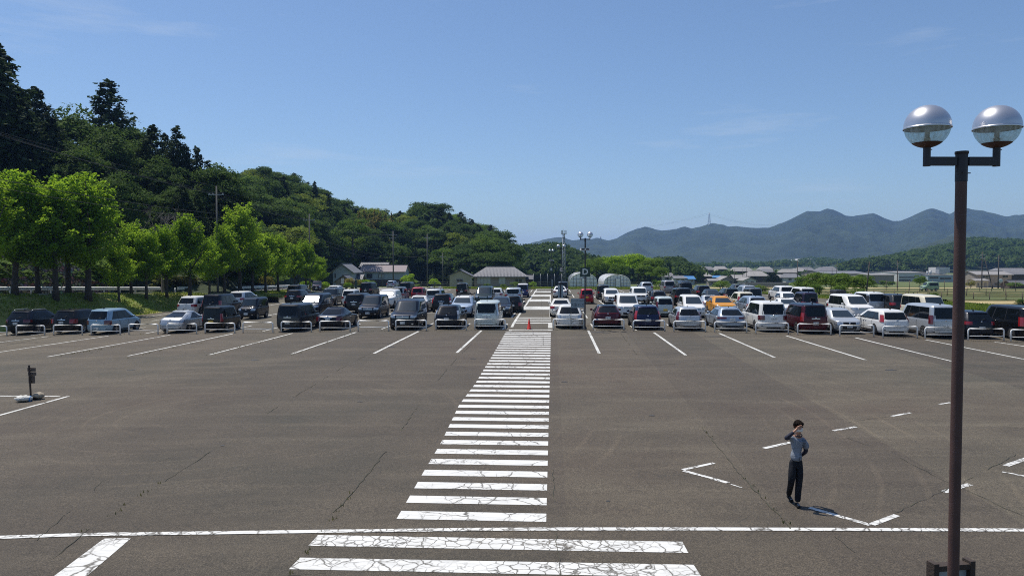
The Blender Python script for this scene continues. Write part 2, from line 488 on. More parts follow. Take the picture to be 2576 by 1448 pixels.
M['wall_beige'] = mat('beige_corrugated_wall', (0.42, 0.38, 0.27), 0.75, var=0.12, vscale=0.9)
M['wall_brown'] = mat('dark_brown_timber_wall', (0.085, 0.065, 0.055), 0.85, var=0.3, vscale=1.5)
M['wall_tan'] = mat('tan_render_wall', (0.30, 0.26, 0.22), 0.85, var=0.15, vscale=0.9)
M['window'] = mat('house_window_glass', (0.03, 0.035, 0.04), 0.1, spec=0.6)
M['curtain'] = mat('pale_window_curtain', (0.45, 0.47, 0.46), 0.3)
M['frame'] = mat('window_frame', (0.30, 0.30, 0.30), 0.5)
M['dark_frame'] = mat('dark_window_frame', (0.06, 0.055, 0.05), 0.6)
M['lamp_pole'] = mat('dark_brown_pole_paint', (0.085, 0.044, 0.038), 0.6, var=0.25, vscale=5, bump=0.12, bscale=120)
M['lamp_dark'] = mat('black_blue_pole_paint', (0.018, 0.020, 0.030), 0.5)
M['lamp_silver'] = mat('silver_lamp_cap', (0.60, 0.60, 0.62), 0.34, 0.8, var=0.08, vscale=3)
M['lamp_inner'] = mat('yellowed_reflector', (0.36, 0.31, 0.22), 0.6)
m, N = newmat('clear_lamp_glass', 0.15)
N.b.inputs['Base Color'].default_value = (0.62, 0.70, 0.70, 1)
tr = N.n('ShaderNodeBsdfTransparent'); tr.inputs['Color'].default_value = (0.80, 0.88, 0.87, 1)
st = N.ramp(N.noise(N.scaled(N.n('ShaderNodeTexCoord').outputs['Object'], 9, 9, 0.8), 3.0, 3), [(0.35, 0.24), (0.75, 0.60)])
mx = N.n('ShaderNodeMixShader'); N.l(st, mx.inputs[0]); N.l(tr.outputs[0], mx.inputs[1]); N.l(N.b.outputs[0], mx.inputs[2]); N.l(mx.outputs[0], N.out.inputs['Surface'])
M['lamp_glass'] = m
M['ceramic'] = mat('white_lamp_socket', (0.50, 0.48, 0.42), 0.5)
M['sign_green'] = mat('dark_green_sign_board', (0.012, 0.045, 0.038), 0.45)
M['letter_white'] = mat('white_lettering', (0.62, 0.66, 0.62), 0.6)
M['sign_grey'] = mat('grey_blue_sign_face', (0.26, 0.32, 0.35), 0.6, var=0.1, vscale=2)
M['wood_dark'] = mat('dark_brown_wood', (0.050, 0.034, 0.026), 0.8, var=0.4, vscale=9, bump=0.3, bscale=40)
M['wood_sign'] = mat('weathered_sign_wood', (0.14, 0.11, 0.09), 0.85, var=0.3, vscale=6)
M['steel_sign'] = mat('galvanised_sign_back', (0.30, 0.38, 0.43), 0.5, 0.3)
M['sack'] = mat('white_plastic_sandbag', (0.66, 0.65, 0.60), 0.65, var=0.2, vscale=8, bump=0.8, bscale=12)
M['sack_tan'] = mat('tan_sandbag', (0.45, 0.40, 0.31), 0.8, color2=(0.20, 0.16, 0.11), vscale=7, bump=0.9, bscale=12)
M['blue_tie'] = mat('blue_plastic_tie', (0.03, 0.16, 0.38), 0.5)
M['cone'] = mat('red_cone_plastic', (0.62, 0.035, 0.02), 0.5)
M['pole_concrete'] = mat('concrete_utility_pole', (0.11, 0.11, 0.105), 0.85, var=0.2, vscale=2)
M['pole_wood'] = mat('dark_utility_pole', (0.07, 0.06, 0.055), 0.85, var=0.2, vscale=2)
M['wire'] = mat('black_wire', (0.012, 0.012, 0.014), 0.7)
M['insulator'] = mat('white_insulator', (0.6, 0.6, 0.6), 0.4)
M['fence_green'] = mat('green_fence_post', (0.06, 0.085, 0.06), 0.6)
M['wood_post'] = mat('old_wooden_post', (0.12, 0.095, 0.07), 0.9)
M['net'] = mat('dark_blue_windbreak_net', (0.016, 0.024, 0.034), 0.9)
M['skin'] = mat('skin', (0.42, 0.22, 0.14), 0.55)
M['hair'] = mat('dark_hair', (0.012, 0.008, 0.006), 0.85, spec=0.1, var=0.4, vscale=30)
M['shirt'] = mat('grey_tee_shirt', (0.21, 0.24, 0.29), 0.85, var=0.25, vscale=6, bump=0.5, bscale=7)
M['navy'] = mat('navy_arm_sleeve', (0.008, 0.010, 0.028), 0.7, bump=0.3, bscale=14)
M['trouser'] = mat('charcoal_trousers', (0.011, 0.013, 0.018), 0.75, spec=0.2, var=0.2, vscale=5, bump=0.6, bscale=8)
M['shoe'] = mat('black_trainer', (0.010, 0.010, 0.011), 0.85, spec=0.15)
M['lace'] = mat('grey_shoe_stripe', (0.30, 0.31, 0.32), 0.5)
M['mask'] = mat('white_face_mask', (0.66, 0.66, 0.62), 0.7)
m, N = newmat('greenhouse_film', 0.35)
N.b.inputs['Base Color'].default_value = (0.84, 0.86, 0.87, 1)
tr = N.n('ShaderNodeBsdfTransparent'); tr.inputs['Color'].default_value = (0.75, 0.8, 0.8, 1)
mx = N.n('ShaderNodeMixShader'); mx.inputs[0].default_value = 0.93
N.l(tr.outputs[0], mx.inputs[1]); N.l(N.b.outputs[0], mx.inputs[2]); N.l(mx.outputs[0], N.out.inputs['Surface'])
M['film'] = m
m, N = newmat('masonry_retaining_wall', 0.95)
p = N.n('ShaderNodeTexCoord').outputs['Object']
vo = N.n('ShaderNodeTexVoronoi'); vo.inputs['Scale'].default_value = 2.6; N.l(N.scaled(p, 1, 1, 1), vo.inputs['Vector'])
ve = N.n('ShaderNodeTexVoronoi', feature='DISTANCE_TO_EDGE'); ve.inputs['Scale'].default_value = 2.6; N.l(N.scaled(p, 1, 1, 1), ve.inputs['Vector'])
c = N.mix(N.noise(p, 0.8, 4), (0.30, 0.24, 0.20), (0.20, 0.17, 0.13))
c = N.mix(0.5, c, vo.outputs['Color'], 'SOFT_LIGHT')
c = N.mix(N.ramp(ve.outputs['Distance'], [(0.02, 1.0), (0.10, 0.0)]), c, (0.03, 0.035, 0.02))
N.l(c, N.b.inputs['Base Color']); N.bump(N.ramp(ve.outputs['Distance'], [(0.0, 0.0), (0.15, 1.0)]), 1.0, 0.15)
M['masonry'] = m

PAINT = {}
def car_paint(name, c, metal=0.0, rough=0.35):
    if name not in PAINT:
        PAINT[name] = mat(name, c, rough, metal, spec=0.25, coat=0.35)
    return PAINT[name]
CP = dict(
    black=((0.006, 0.006, 0.007), 0.2), navyblack=((0.007, 0.009, 0.016), 0.3), white=((0.70, 0.70, 0.68), 0.0), pearl=((0.68, 0.66, 0.60), 0.0),
    palegreen=((0.50, 0.56, 0.55), 0.15), silver=((0.46, 0.49, 0.52), 0.45), silverblue=((0.32, 0.38, 0.46), 0.5), lightblue=((0.25, 0.37, 0.47), 0.3),
    maroon=((0.075, 0.008, 0.014), 0.35), darkblue=((0.012, 0.018, 0.055), 0.4), blue=((0.020, 0.035, 0.14), 0.4), red=((0.36, 0.010, 0.018), 0.2),
    pinkred=((0.38, 0.045, 0.06), 0.1), yellow=((0.62, 0.27, 0.015), 0.1), cream=((0.62, 0.58, 0.46), 0.0), grey=((0.10, 0.11, 0.12), 0.5),
    darkgrey=((0.035, 0.038, 0.042), 0.45), skyblue=((0.34, 0.42, 0.54), 0.3), palegreenvan=((0.30, 0.42, 0.26), 0.1), purple=((0.030, 0.022, 0.045), 0.4), darkgreen=((0.012, 0.024, 0.022), 0.3),
    greysilver=((0.34, 0.33, 0.34), 0.4))
def paint(n):
    c, mt = CP[n]
    return car_paint(n + '_car_paint', c, mt)

# ------------------------------------------------------------------ ground sheets
def axis(ranges):
    out = []
    for a, b, st in ranges:
        n = max(1, round((b - a) / st)); out += [a + (b - a) * i / n for i in range(n)]
    out.append(ranges[-1][1]); return out
def sheet(name, xs, ys, zf, m, keep=None, kind='structure', label=None, parent=None):
    vs = [(x, y, zf(x, y)) for y in ys for x in xs]
    nx = len(xs); fs = []
    for j in range(len(ys) - 1):
        for i in range(nx - 1):
            if keep is None or keep((xs[i] + xs[i + 1]) / 2, (ys[j] + ys[j + 1]) / 2):
                fs.append((j * nx + i, j * nx + i + 1, (j + 1) * nx + i + 1, (j + 1) * nx + i))
    me = bpy.data.meshes.new(name); me.from_pydata(vs, [], fs); me.materials.append(m)
    me.polygons.foreach_set('use_smooth', [True] * len(fs)); me.update()
    o = obj_from(name, me, parent)
    if kind and not parent: o['kind'] = kind
    if label: o['label'] = label
    return o

def right_edge(y): return pl([(0, 52), (50, 45), (66, 42.3), (94, 38.6), (106, 36), (127, 35)], y)
FAR = 126.0
def far_edge(x): return FAR - x * math.tan(YAW)
def fl(x, y):
    """irregular natural ground outside the lot"""
    return 0.06 * mnoise.noise((x * 0.25, y * 0.25, 0)) * (1 if abs(x) < 300 else 0)
xs = axis([(-6000, -1200, 1200), (-1200, -300, 150), (-300, -80, 10), (-80, -28, 1.3), (-28, 60, 4), (60, 300, 12), (300, 1200, 150), (1200, 6000, 1200)])
ys = axis([(-300, -20, 70), (-20, 40, 6), (40, 150, 2.2), (150, 400, 12), (400, 1200, 80), (1200, 7000, 800)])
sheet('ground', xs, ys, lambda x, y: G(x, y) - 0.09 + (fl(x, y) if (x < foot_x(y) - 1 or x > right_edge(y) + 1 or y > far_edge(x) + 1) else 0), M['grass'])

xs = axis([(-46, -8, 1.0), (-8, 53, 2.0)])
ys = axis([(-12, 49.3, 1.0), (49.3, 50, 0.7), (50, 95, 1.0), (95, 132, 1.0)])
def lot_verts():
    vs = []
    for y in ys:
        a, b = foot_x(y), right_edge(y)
        for x in xs:
            xx = clamp(x, a, b)
            vs.append((xx, min(y, far_edge(xx)), G(xx, min(y, far_edge(xx)))))
    return vs
vs = lot_verts(); nx = len(xs); fs = []
for j in range(len(ys) - 1):
    for i in range(nx - 1):
        q = [j * nx + i, j * nx + i + 1, (j + 1) * nx + i + 1, (j + 1) * nx + i]
        a = (Vector(vs[q[1]]) - Vector(vs[q[0]])).length * (Vector(vs[q[3]]) - Vector(vs[q[0]])).length
        if a > 1e-4: fs.append(q)
me = bpy.data.meshes.new('asphalt_lot'); me.from_pydata(vs, [], fs); me.materials.append(M['asphalt']); me.update()
lot = obj_from('asphalt_lot', me); lot['kind'] = 'structure'
lot['label'] = 'weathered grey asphalt of the car park'

# grassy bank on the left and the strip on top of it
xs_ = [i / 14 for i in range(15)]
ysb = axis([(38, 150, 1.0)])
def bank_pt(t, y):
    a, b = foot_x(y) + 0.15, top_x(y) - 1.5
    x = a + (b - a) * t
    return (x, y, G(x, y) + 0.03 + (0.09 * mnoise.noise((x * 0.6, y * 0.6, 3)) + 0.04 * mnoise.noise((x * 2, y * 2, 1)) if 0 < t < 1 else -0.02))
def strip_sheet(name, t0, t1, n, m, f, yy):
    vs = [f(t0 + (t1 - t0) * i / n, y) for y in yy for i in range(n + 1)]
    fs = [(j * (n + 1) + i, j * (n + 1) + i + 1, (j + 1) * (n + 1) + i + 1, (j + 1) * (n + 1) + i) for j in range(len(yy) - 1) for i in range(n)]
    me = bpy.data.meshes.new(name); me.from_pydata(vs, [], fs); me.materials.append(m)
    me.polygons.foreach_set('use_smooth', [True] * len(fs)); me.update()
    o = obj_from(name, me); o['kind'] = 'structure'; return o
strip_sheet('grass_bank', 0, 1, 16, M['bank_grass'], bank_pt, ysb)
strip_sheet('leaf_strewn_path', 0, 1, 4, M['litter'], lambda t, y: (top_x(y) - 1.2 - 2.2 * t, y, G(top_x(y) - 1.2 - 2.2 * t, y) + 0.05), ysb)
strip_sheet('road', 0, 1, 4, M['path'], lambda t, y: (top_x(y) - 3.6 - 5.6 * t, y, G(top_x(y) - 3.6 - 5.6 * t, y) + 0.02), ysb)
# the access road beyond the far left corner
mb = MB()
def gquad(mb, pts, n=8, dz=0.02, mi=0):
    """ground-hugging quad a,b,c,d (world xy), subdivided"""
    a, b, c, d = [Vector((p[0], p[1])) for p in pts]
    vs = []
    for j in range(n + 1):
        for i in range(n + 1):
            p = a.lerp(b, i / n).lerp(d.lerp(c, i / n), j / n)
            vs.append((p.x, p.y, G(p.x, p.y) + dz))
    mb.add(vs, [(j * (n + 1) + i, j * (n + 1) + i + 1, (j + 1) * (n + 1) + i + 1, (j + 1) * (n + 1) + i) for j in range(n) for i in range(n)], mi)
gquad(mb, [(-31, 110), (-8, 126), (-14, 152), (-42, 150)], 10, 0.012)
tag(mb.build('access_road', M['path']), kind='structure')

# concrete kerb along the tree row
mb = MB()
pts = [(top_x(y) - 1.05, y, G(top_x(y) - 1.05, y) + 0.04) for y in range(40, 140, 2)]
for a, b in zip(pts, pts[1:]):
    a, b = Vector(a), Vector(b); d = b - a
    mb.box((a + b) / 2, (0.18, d.length - 0.02, 0.16), rz=-math.atan2(d.x, d.y))
tag(mb.build('path_kerb', M['concrete']), kind='structure')

# ------------------------------------------------------------------ painted markings (children of the lot)
def poly_on_ground(name, pts, mat_, nu=6, nv=1, dz=0.006, parent=lot):
    """pts: four ground points, in order around the shape"""
    mb = MB(); a, b, c, d = [Vector((p[0], p[1])) for p in pts]
    vs = []
    for j in range(nv + 1):
        for i in range(nu + 1):
            p = a.lerp(b, i / nu).lerp(d.lerp(c, i / nu), j / nv)
            vs.append((p.x, p.y, G(p.x, p.y) + dz))
    mb.add(vs, [(j * (nu + 1) + i, j * (nu + 1) + i + 1, (j + 1) * (nu + 1) + i + 1, (j + 1) * (nu + 1) + i) for j in range(nv) for i in range(nu)])
    return mb.build(name, mat_, parent)
def px_quad(name, pts, mat_, **k): return poly_on_ground(name, [ground(*p) for p in pts], mat_, **k)
def ribbon(name, pts, w, mat_, dz=0.006, parent=lot, jit=0.0, step=None, taper=False):
    P = [Vector((p[0], p[1])) for p in pts]
    if step:
        Q = [P[0]]
        for a, b in zip(P, P[1:]):
            n = max(1, int((b - a).length / step))
            nrm = Vector((-(b - a).y, (b - a).x)).normalized()
            for i in range(1, n + 1):
                q = a.lerp(b, i / n)
                if jit: q = q + nrm * random.uniform(-jit, jit)
                Q.append(q)
        P = Q
    vs = []
    for i, p in enumerate(P):
        d = (P[min(i + 1, len(P) - 1)] - P[max(i - 1, 0)]).normalized(); nrm = Vector((-d.y, d.x))
        ww = w / 2 * (random.uniform(0.4, 1.5) if jit else 1)
        for s in (-1, 1):
            q = p + nrm * ww * s; vs.append((q.x, q.y, G(q.x, q.y) + dz))
    mb = MB(); mb.add(vs, [(2 * i, 2 * i + 1, 2 * i + 3, 2 * i + 2) for i in range(len(P) - 1) if not (jit and mnoise.noise((i * .11, pts[0][0], 0)) < -.12)])
    return mb.build(name, mat_, parent)

def lot_xy(p): return Vector((p[0] * V.x + p[1] * V.y, p[0] * U.x + p[1] * U.y))
def from_lot(a, b): return Vector((a * V.x + b * U.x, a * V.y + b * U.y))
# crosswalk stripes: left edge followed from the photo, the right edge a straight line
LE = [(1410, 100), (1345, 216), (1299, 290), (1237, 393), (1150, 507), (1052, 712), (948, 886), (860, 1041), (806, 1133)]
LE = [(628.9 + .4574 * x, 786.1 + .4574 * y) for x, y in LE]
LL = [lot_xy(ground(*p)) for p in LE]
LLp = sorted([(q.y, q.x) for q in LL])
RL = [lot_xy(ground(1374, 1313)), lot_xy(ground(1386, 832))]
def edge_r(b): return RL[0].x + (RL[1].x - RL[0].x) * (b - RL[0].y) / (RL[1].y - RL[0].y)
b0 = lot_xy(ground(998, 1304.5)).y
b1 = lot_xy(ground(1258, 841)).y
NS = 34
per = (b1 - b0) / NS
for k in range(NS + 2):
    y0 = b0 + per * k; y1 = y0 + per * 0.48
    a0, a1 = pl(LLp, y0), pl(LLp, y1)
    poly_on_ground('crosswalk_stripe', [from_lot(a0, y0), from_lot(edge_r(y0), y0), from_lot(edge_r(y1), y1), from_lot(a1, y1)], M['paint_mid'], nu=8)
# two long bars and lines at the near edge
px_quad('crosswalk_stripe', [(776, 1372), (1731.6, 1390), (1716.6, 1362), (800, 1345)], M['paint_near'], nu=16)
px_quad('crosswalk_stripe', [(727, 1431), (1766, 1452), (1745, 1420), (755, 1402)], M['paint_near'], nu=16)
px_quad('crosswalk_stripe', [(676, 1500), (1805, 1522), (1784, 1488), (704, 1467)], M['paint_near'], nu=16)
pts = [(-120, 1353.5), (0, 1351.5), (400, 1342), (800, 1336.5), (1200, 1331.5), (1375, 1330.6), (1720, 1330.2), (2576, 1333), (2700, 1333.5)]
ribbon('boundary_line', [ground(*p) for p in pts], 0.155, M['paint_near'], dz=0.011, step=0.5)
px_quad('painted_bar', [(262, 1354), (330, 1353), (134, 1520), (40, 1520)], M['paint_near'], nu=2, nv=8)
# triangle at the left
ribbon('boundary_line', [ground(*p) for p in [(-60, 995), (0, 995.5), (150, 996.5)]], 0.13, M['paint_line'])
ribbon('boundary_line', [ground(*p) for p in [(-60, 1060), (0, 1044), (172, 996.5)]], 0.15, M['paint_line'], dz=0.010)
# faded bay corners and dashes at the right
for pts, w in [([(1717, 1181), (1796, 1164)], 0.11), ([(1719, 1183), (1778, 1199), (1832, 1214)], 0.13), ([(1838, 1217), (1866, 1226)], 0.05),
               ([(1922, 1127), (1988, 1112)], 0.13), ([(2096, 1083), (2153, 1073)], 0.12), ([(2243, 1046.5), (2290, 1037.5)], 0.11),
               ([(2363, 1016.5), (2391, 1012)], 0.10), ([(2036, 1276), (2110, 1297)], 0.12), ([(2108, 1297), (2190, 1320)], 0.13),
               ([(2192, 1319), (2256, 1295)], 0.13), ([(2373, 1237), (2441, 1217)], 0.15), ([(2530, 1171), (2620, 1140)], 0.15), ([(2521, 1186), (2620, 1205)], 0.10)]:
    ribbon('faded_bay_marking', [ground(*p) for p in pts], w, M['paint_near'], step=0.3)
# long bay lines in front of the barriers
for a, b in [((-60, 868), (121, 846)), ((-60, 894), (273, 844.5)), ((120, 897), (428, 842)), ((322, 895), (586, 839)), ((527, 892), (736, 838)), ((733.6, 890), (895, 835.5)),
             ((940.6, 888.6), (1053, 833)), ((1149, 887), (1211, 831)), ((1480, 831.4), (1507.6, 888.8)), ((1645, 836), (1725, 893)), ((1809.4, 838), (1948, 898.5)),
             ((1978, 844), (2177.5, 905)), ((2152, 849), (2393, 908)), ((2328, 854), (2600, 908)), ((2501.5, 859.6), (2640, 880))]:
    ribbon('bay_line', [ground(*a), ground(*b)], 0.15, M['paint_line'], step=2.0)
# walkway beyond the row: borders and bands, in photo heights
ax0 = [(828, 1283), (796, 1303), (727, 1351)]
def wl(y): return pl(sorted([(a, b) for a, b in ax0]), y)
for y0, y1 in [(828.6, 830.2), (811.6, 813.4), (807.0, 808.6), (802.6, 804.2), (798.0, 799.6), (770.6, 778.6), (752.6, 758.2), (741.2, 745.4), (732.2, 735), (726.4, 728)]:
    px_quad('walkway_band', [(wl(y1) - 3, y1), (1386, y1), (1386, y0), (wl(y0) - 3, y0)], M['paint_line'], nu=4)
for y0, y1 in [(728, 832), ]:
    g0 = [ground(wl(y), y) for y in (832, 813, 797, 778, 757, 745, 735, 728)]
    ribbon('walkway_border', g0, 0.18, M['paint_line'], dz=0.010)
    ribbon('walkway_border', [ground(1384, 831), ground(1384, 812)], 0.30, M['paint_line'], dz=0.010)
    ribbon('walkway_border', [ground(1384.5, 797), ground(1384.6, 770), ground(1384.7, 742)], 0.16, M['paint_line'], dz=0.010)
# bays between and behind the cars: rows in lot coordinates
rowb = lot_xy(ground(1230, 829)).y
cx0 = lot_xy(ground(1331, 829)).x
def bay_lines(b0, b1, amin, amax, aoff, gap=2.72):
    a = aoff
    while a < amax:
        if a > amin:
            p, q = from_lot(a, b0), from_lot(a, b1)
            if foot_x(p.y) + 0.6 < p.x < right_edge(p.y) - 1 and q.y < far_edge(q.x) - 1 and q.x > foot_x(q.y) + 0.6:
                ribbon('bay_line', [p, q], 0.13, M['paint_line'], step=3)
        a += gap
for rb, rl in ((rowb + 0.2, 4.8), (rowb + 10.8, 10.6), (rowb + 28.5, 10.4), (rowb + 46.5, 10.0), (rowb + 64.5, 9)):
    bay_lines(rb, rb + rl, -60, cx0 - 1.7, cx0 - 1.75 - 2.72 * 14)
    bay_lines(rb, rb + rl, cx0 + 1.5, 60, cx0 + 4.35)
for rb in (rowb + 16.1, rowb + 33.7, rowb + 51.5):
    ribbon('bay_line', [from_lot(cx0 - 33, rb), from_lot(cx0 - 2.0, rb)], 0.13, M['paint_line'], step=3, dz=0.009)
    ribbon('bay_line', [from_lot(cx0 + 4.3, rb), from_lot(cx0 + 38, rb)], 0.13, M['paint_line'], step=3, dz=0.009)
# seams and cracks with moss in them
for pts, w in [([(-40, 1540), (80, 1448), (210, 1340), (480, 1168), (700, 1022), (860, 925), (1000, 852)], 0.016),
               ([(735, 1450), (800, 1335), (885, 1240), (985, 1118), (1065, 1000), (1145, 905), (1185, 866)], 0.018),
               ([(1765, 1072), (1850, 1180), (1990, 1330), (2090, 1450), (2150, 1530)], 0.022),
               ([(1391, 1180), (1397, 1300), (1404, 1390), (1408, 1460)], 0.012), ([(2130, 1100), (2260, 1150), (2390, 1215), (2600, 1310)], 0.014),
               ([(2250, 1290), (2440, 1205), (2600, 1120)], 0.014), ([(1560, 836), (1602, 892)], 0.02), ([(1240, 930), (1400, 930), (1700, 915)], 0.02),
               ([(0, 1440), (260, 1210), (430, 1150)], 0.012), ([(2050, 1110), (2140, 1060), (2250, 1045)], 0.012), ([(2100, 1350), (2300, 1500)], 0.010),
               ([(1360, 728), (1362, 760), (1366, 828), (1367, 870)], 0.010), ([(1000, 1090), (1400, 1100)], 0.008), ([(820, 1440), (700, 1448)], 0.01)]:
    ribbon('asphalt_crack', [ground(*p) for p in pts], w, M['crack'], dz=0.013, jit=0.03, step=0.22)

def stain(px, py, w, h, seed):
    g = ground(px, py); rs = random.Random(seed); n = 18; pts = []
    for i in range(n):
        t = 2 * math.pi * i / n; k = 1 + .45 * mnoise.noise((math.cos(t) * 1.4, math.sin(t) * 1.4, seed * 3.7))
        x, y = g.x + math.cos(t) * w * k, g.y + math.sin(t) * h * k; pts.append((x, y, G(x, y) + .008))
    mb = MB(); mb.add(pts, [tuple(range(n))]); mb.build('oil_stain', M['stain'], lot)
for k, (px, py, w, h) in enumerate([(1503, 835.5, .45, .35), (1524, 836.5, .3, .2), (1800, 846, .7, .22), (985, 872, .18, .12), (1190, 902, .15, .1), (640, 905, .22, .16), (1420, 960, .12, .1), (905, 1010, .10, .08), (1640, 1045, .10, .07), (2240, 930, .25, .15), (330, 930, .2, .14), (560, 1120, .07, .05), (1530, 1260, .05, .04)]): stain(px, py, w, h, k + 1)

# ------------------------------------------------------------------ fields on the right, with banks between them
for k, (d0, d1, m_, xa, xb) in enumerate([(78, 84, 'straw', 50, 90), (86.5, 99, 'soil', 47, 110), (101.5, 107, 'straw', 45, 140), (109.5, 122, 'soil', 44, 150), (125, 134, 'straw', 46, 160), (137, 156, 'soil', 36, 180), (160, 178, 'straw', 50, 200), (182, 212, 'soil', 36, 230), (217, 255, 'straw', 50, 260)]):
    mb = MB(); nn = 26; vs = []
    for j in range(3):
        for i in range(nn + 1):
            x = lerp(xa, xb, i / nn)
            y = lerp(d0, d1, j / 2) + 1.3 * mnoise.noise((x * 0.13, k * 3.1 + j * 5, 0)) - (x - 45) * 0.03
            vs.append((x, y, G(x, y) + 0.13))
    mb.add(vs, [(j * (nn + 1) + i, j * (nn + 1) + i + 1, (j + 1) * (nn + 1) + i + 1, (j + 1) * (nn + 1) + i) for j in range(2) for i in range(nn)])
    tag(mb.build('field', M[m_]), kind='structure')
    mb = MB(); vs = []
    for i in range(nn * 2 + 1):
        x = lerp(xa, xb, i / nn / 2)
        y = d1 + 1.2 + 1.3 * mnoise.noise((x * 0.13, k * 3.1 + 10, 0)) - (x - 45) * 0.03
        hh = 0.26 + 0.08 * mnoise.noise((x * 0.5, k, 2)); z = G(x, y)
        vs += [(x, y - 1.0, z - 0.02), (x, y - 0.3, z + hh), (x, y + 0.35, z + hh), (x, y + 1.1, z - 0.02)]
    mb.add(vs, [(4 * i + q, 4 * i + 4 + q, 4 * i + 5 + q, 4 * i + 1 + q) for i in range(nn * 2) for q in range(3)])
    tag(mb.build('field_bank', M['field_green']), kind='structure')
# rough grass verge right of the lot and behind it
mb = MB()
for y in range(56, 126, 4):
    gquad(mb, [(right_edge(y) + 0.05, y), (right_edge(y) + 7.5, y), (right_edge(y + 4) + 7.5, y + 4), (right_edge(y + 4) + 0.05, y + 4)], 4, 0.045)
tag(mb.build('grass_verge', M['bank_grass']), kind='structure')
mb = MB()
for x in range(-12, 44, 4):
    gquad(mb, [(x, far_edge(x) + 0.1), (x + 4, far_edge(x + 4) + 0.1), (x + 4, far_edge(x + 4) + 7), (x, far_edge(x) + 7)], 4, 0.05)
tag(mb.build('grass_verge', M['bank_grass']), kind='structure')

def blades(name, spots, h, mat_, w=0.03, kind='stuff', label=None):
    Q = []
    for x, y, z in spots:
        a = random.uniform(0, 2 * math.pi); hh = h * random.uniform(0.5, 1.4); l = random.uniform(-0.35, 0.35) * hh; l2 = random.uniform(-0.35, 0.35) * hh
        dx, dy = math.cos(a) * w, math.sin(a) * w
        Q.append([(x - dx, y - dy, z - 0.03), (x + dx, y + dy, z - 0.03), (x + dx * .3 + l, y + dy * .3 + l2, z + hh), (x - dx * .3 + l, y - dy * .3 + l2, z + hh)])
    o = obj_from(name, quad_mesh(name, Q, mat_)); o['kind'] = kind
    if label: o['label'] = label
    return o
sp = []
for _ in range(26000):
    y = 42 + 90 * random.random() ** 1.2; t = random.random()
    p = bank_pt(t, y)
    if mnoise.noise((p[0] * 0.3, p[1] * 0.3, 9)) > -0.15: sp.append(p)
blades('grass', sp, 0.13, M['blade'], 0.05, label='short grass tufts on the bank below the trees')
sp = []
for _ in range(26000):
    y = random.uniform(58, 126); x = right_edge(y) + 0.2 + 7.5 * random.random()
    sp.append((x, y, G(x, y)))
for _ in range(16000):
    x = random.uniform(-12, 44); y = far_edge(x) + 0.2 + 7 * random.random(); sp.append((x, y, G(x, y)))
blades('grass', sp, 0.26, M['blade'], 0.06, label='rough grass around the far edges of the car park')
# weeds along the foot of the barriers and in the seams
sp = []
for px in range(30, 2560, 3):
    if 1275 < px < 1390: continue
    for _ in range(2 if random.random() < 0.45 else 0):
        p = ground(px + random.uniform(-2, 2), pl([(0, 846), (320, 842), (750, 834), (1290, 831), (1450, 831), (1740, 834), (2150, 845), (2500, 861)], px) - random.uniform(0, 2.0))
        sp.append((p.x, p.y, p.z))
for a, b in [((733, 893), (900, 836)), ((320, 900), (586, 842)), ((120, 900), (300, 870)), ((527, 892), (700, 850)), ((210, 1340), (480, 1168)), ((1765, 1072), (1990, 1330)), ((735, 1440), (885, 1240))]:
    for _ in range(60 if a[1] < 1000 else 26):
        t = random.random(); p = ground(lerp(a[0], b[0], t) + random.gauss(0, 3), lerp(a[1], b[1], t) + random.gauss(0, 1.2))
        if random.random() < 0.6: sp += [(p.x + random.gauss(0, .03), p.y + random.gauss(0, .03), p.z) for _ in range(2)]
blades('weeds', sp, 0.045, M['weed'], 0.018, label='small weeds growing in the seams of the asphalt')

# ------------------------------------------------------------------ cars
# each style is a stack of horizontal outlines: (height, front inset, rear inset, half-width share)
def mk_style(L, W, H, hood, cowl, cowl_x, wsx, belt, rear, wt=0.83, trunk=None, wb=None, wr=0.33, wheel_f=0.85, zb=0.20, corner=0.20):
    F = [(zb, .13), (zb + .12, .03), (.5, 0), (hood - .14, .035), (hood - .03, .13), (hood, .24), (cowl, cowl_x), (H - .13, wsx), (H - .055, wsx + .22), (H - .015, wsx + .55), (H, wsx + .9)]
    if trunk is None:
        r0, r1 = rear
        B = [(zb, .11), (.34, .0), (.62, .0), (belt - .08, r0 * .6), (belt, r0), (H - .15, r1), (H - .06, r1 + .08), (H - .015, r1 + .32), (H, r1 + .7)]
    else:
        tz, deck, top = trunk
        B = [(zb, .11), (.36, .0), (.6, .0), (tz - .10, .05), (tz - .015, .15), (tz, .22), (tz + .035, deck), (H - .12, top), (H - .05, top + .2), (H - .015, top + .5), (H, top + .8)]
    S = [(zb, .90), (zb + .12, .97), (.55, 1.0), (belt - .12, 1.0), (belt, .975), (H - .16, wt), (H - .07, wt - .05), (H - .015, wt - .17), (H, wt - .36)]
    wb = wb or L * 0.585
    return dict(L=L, W=W, H=H, hood=hood, cowl=cowl, belt=belt, F=F, B=B, S=S, wr=wr, wf=L / 2 - wheel_f, wrr=L / 2 - wheel_f - wb, zb=zb, corner=corner, wt=wt, trunk=trunk)
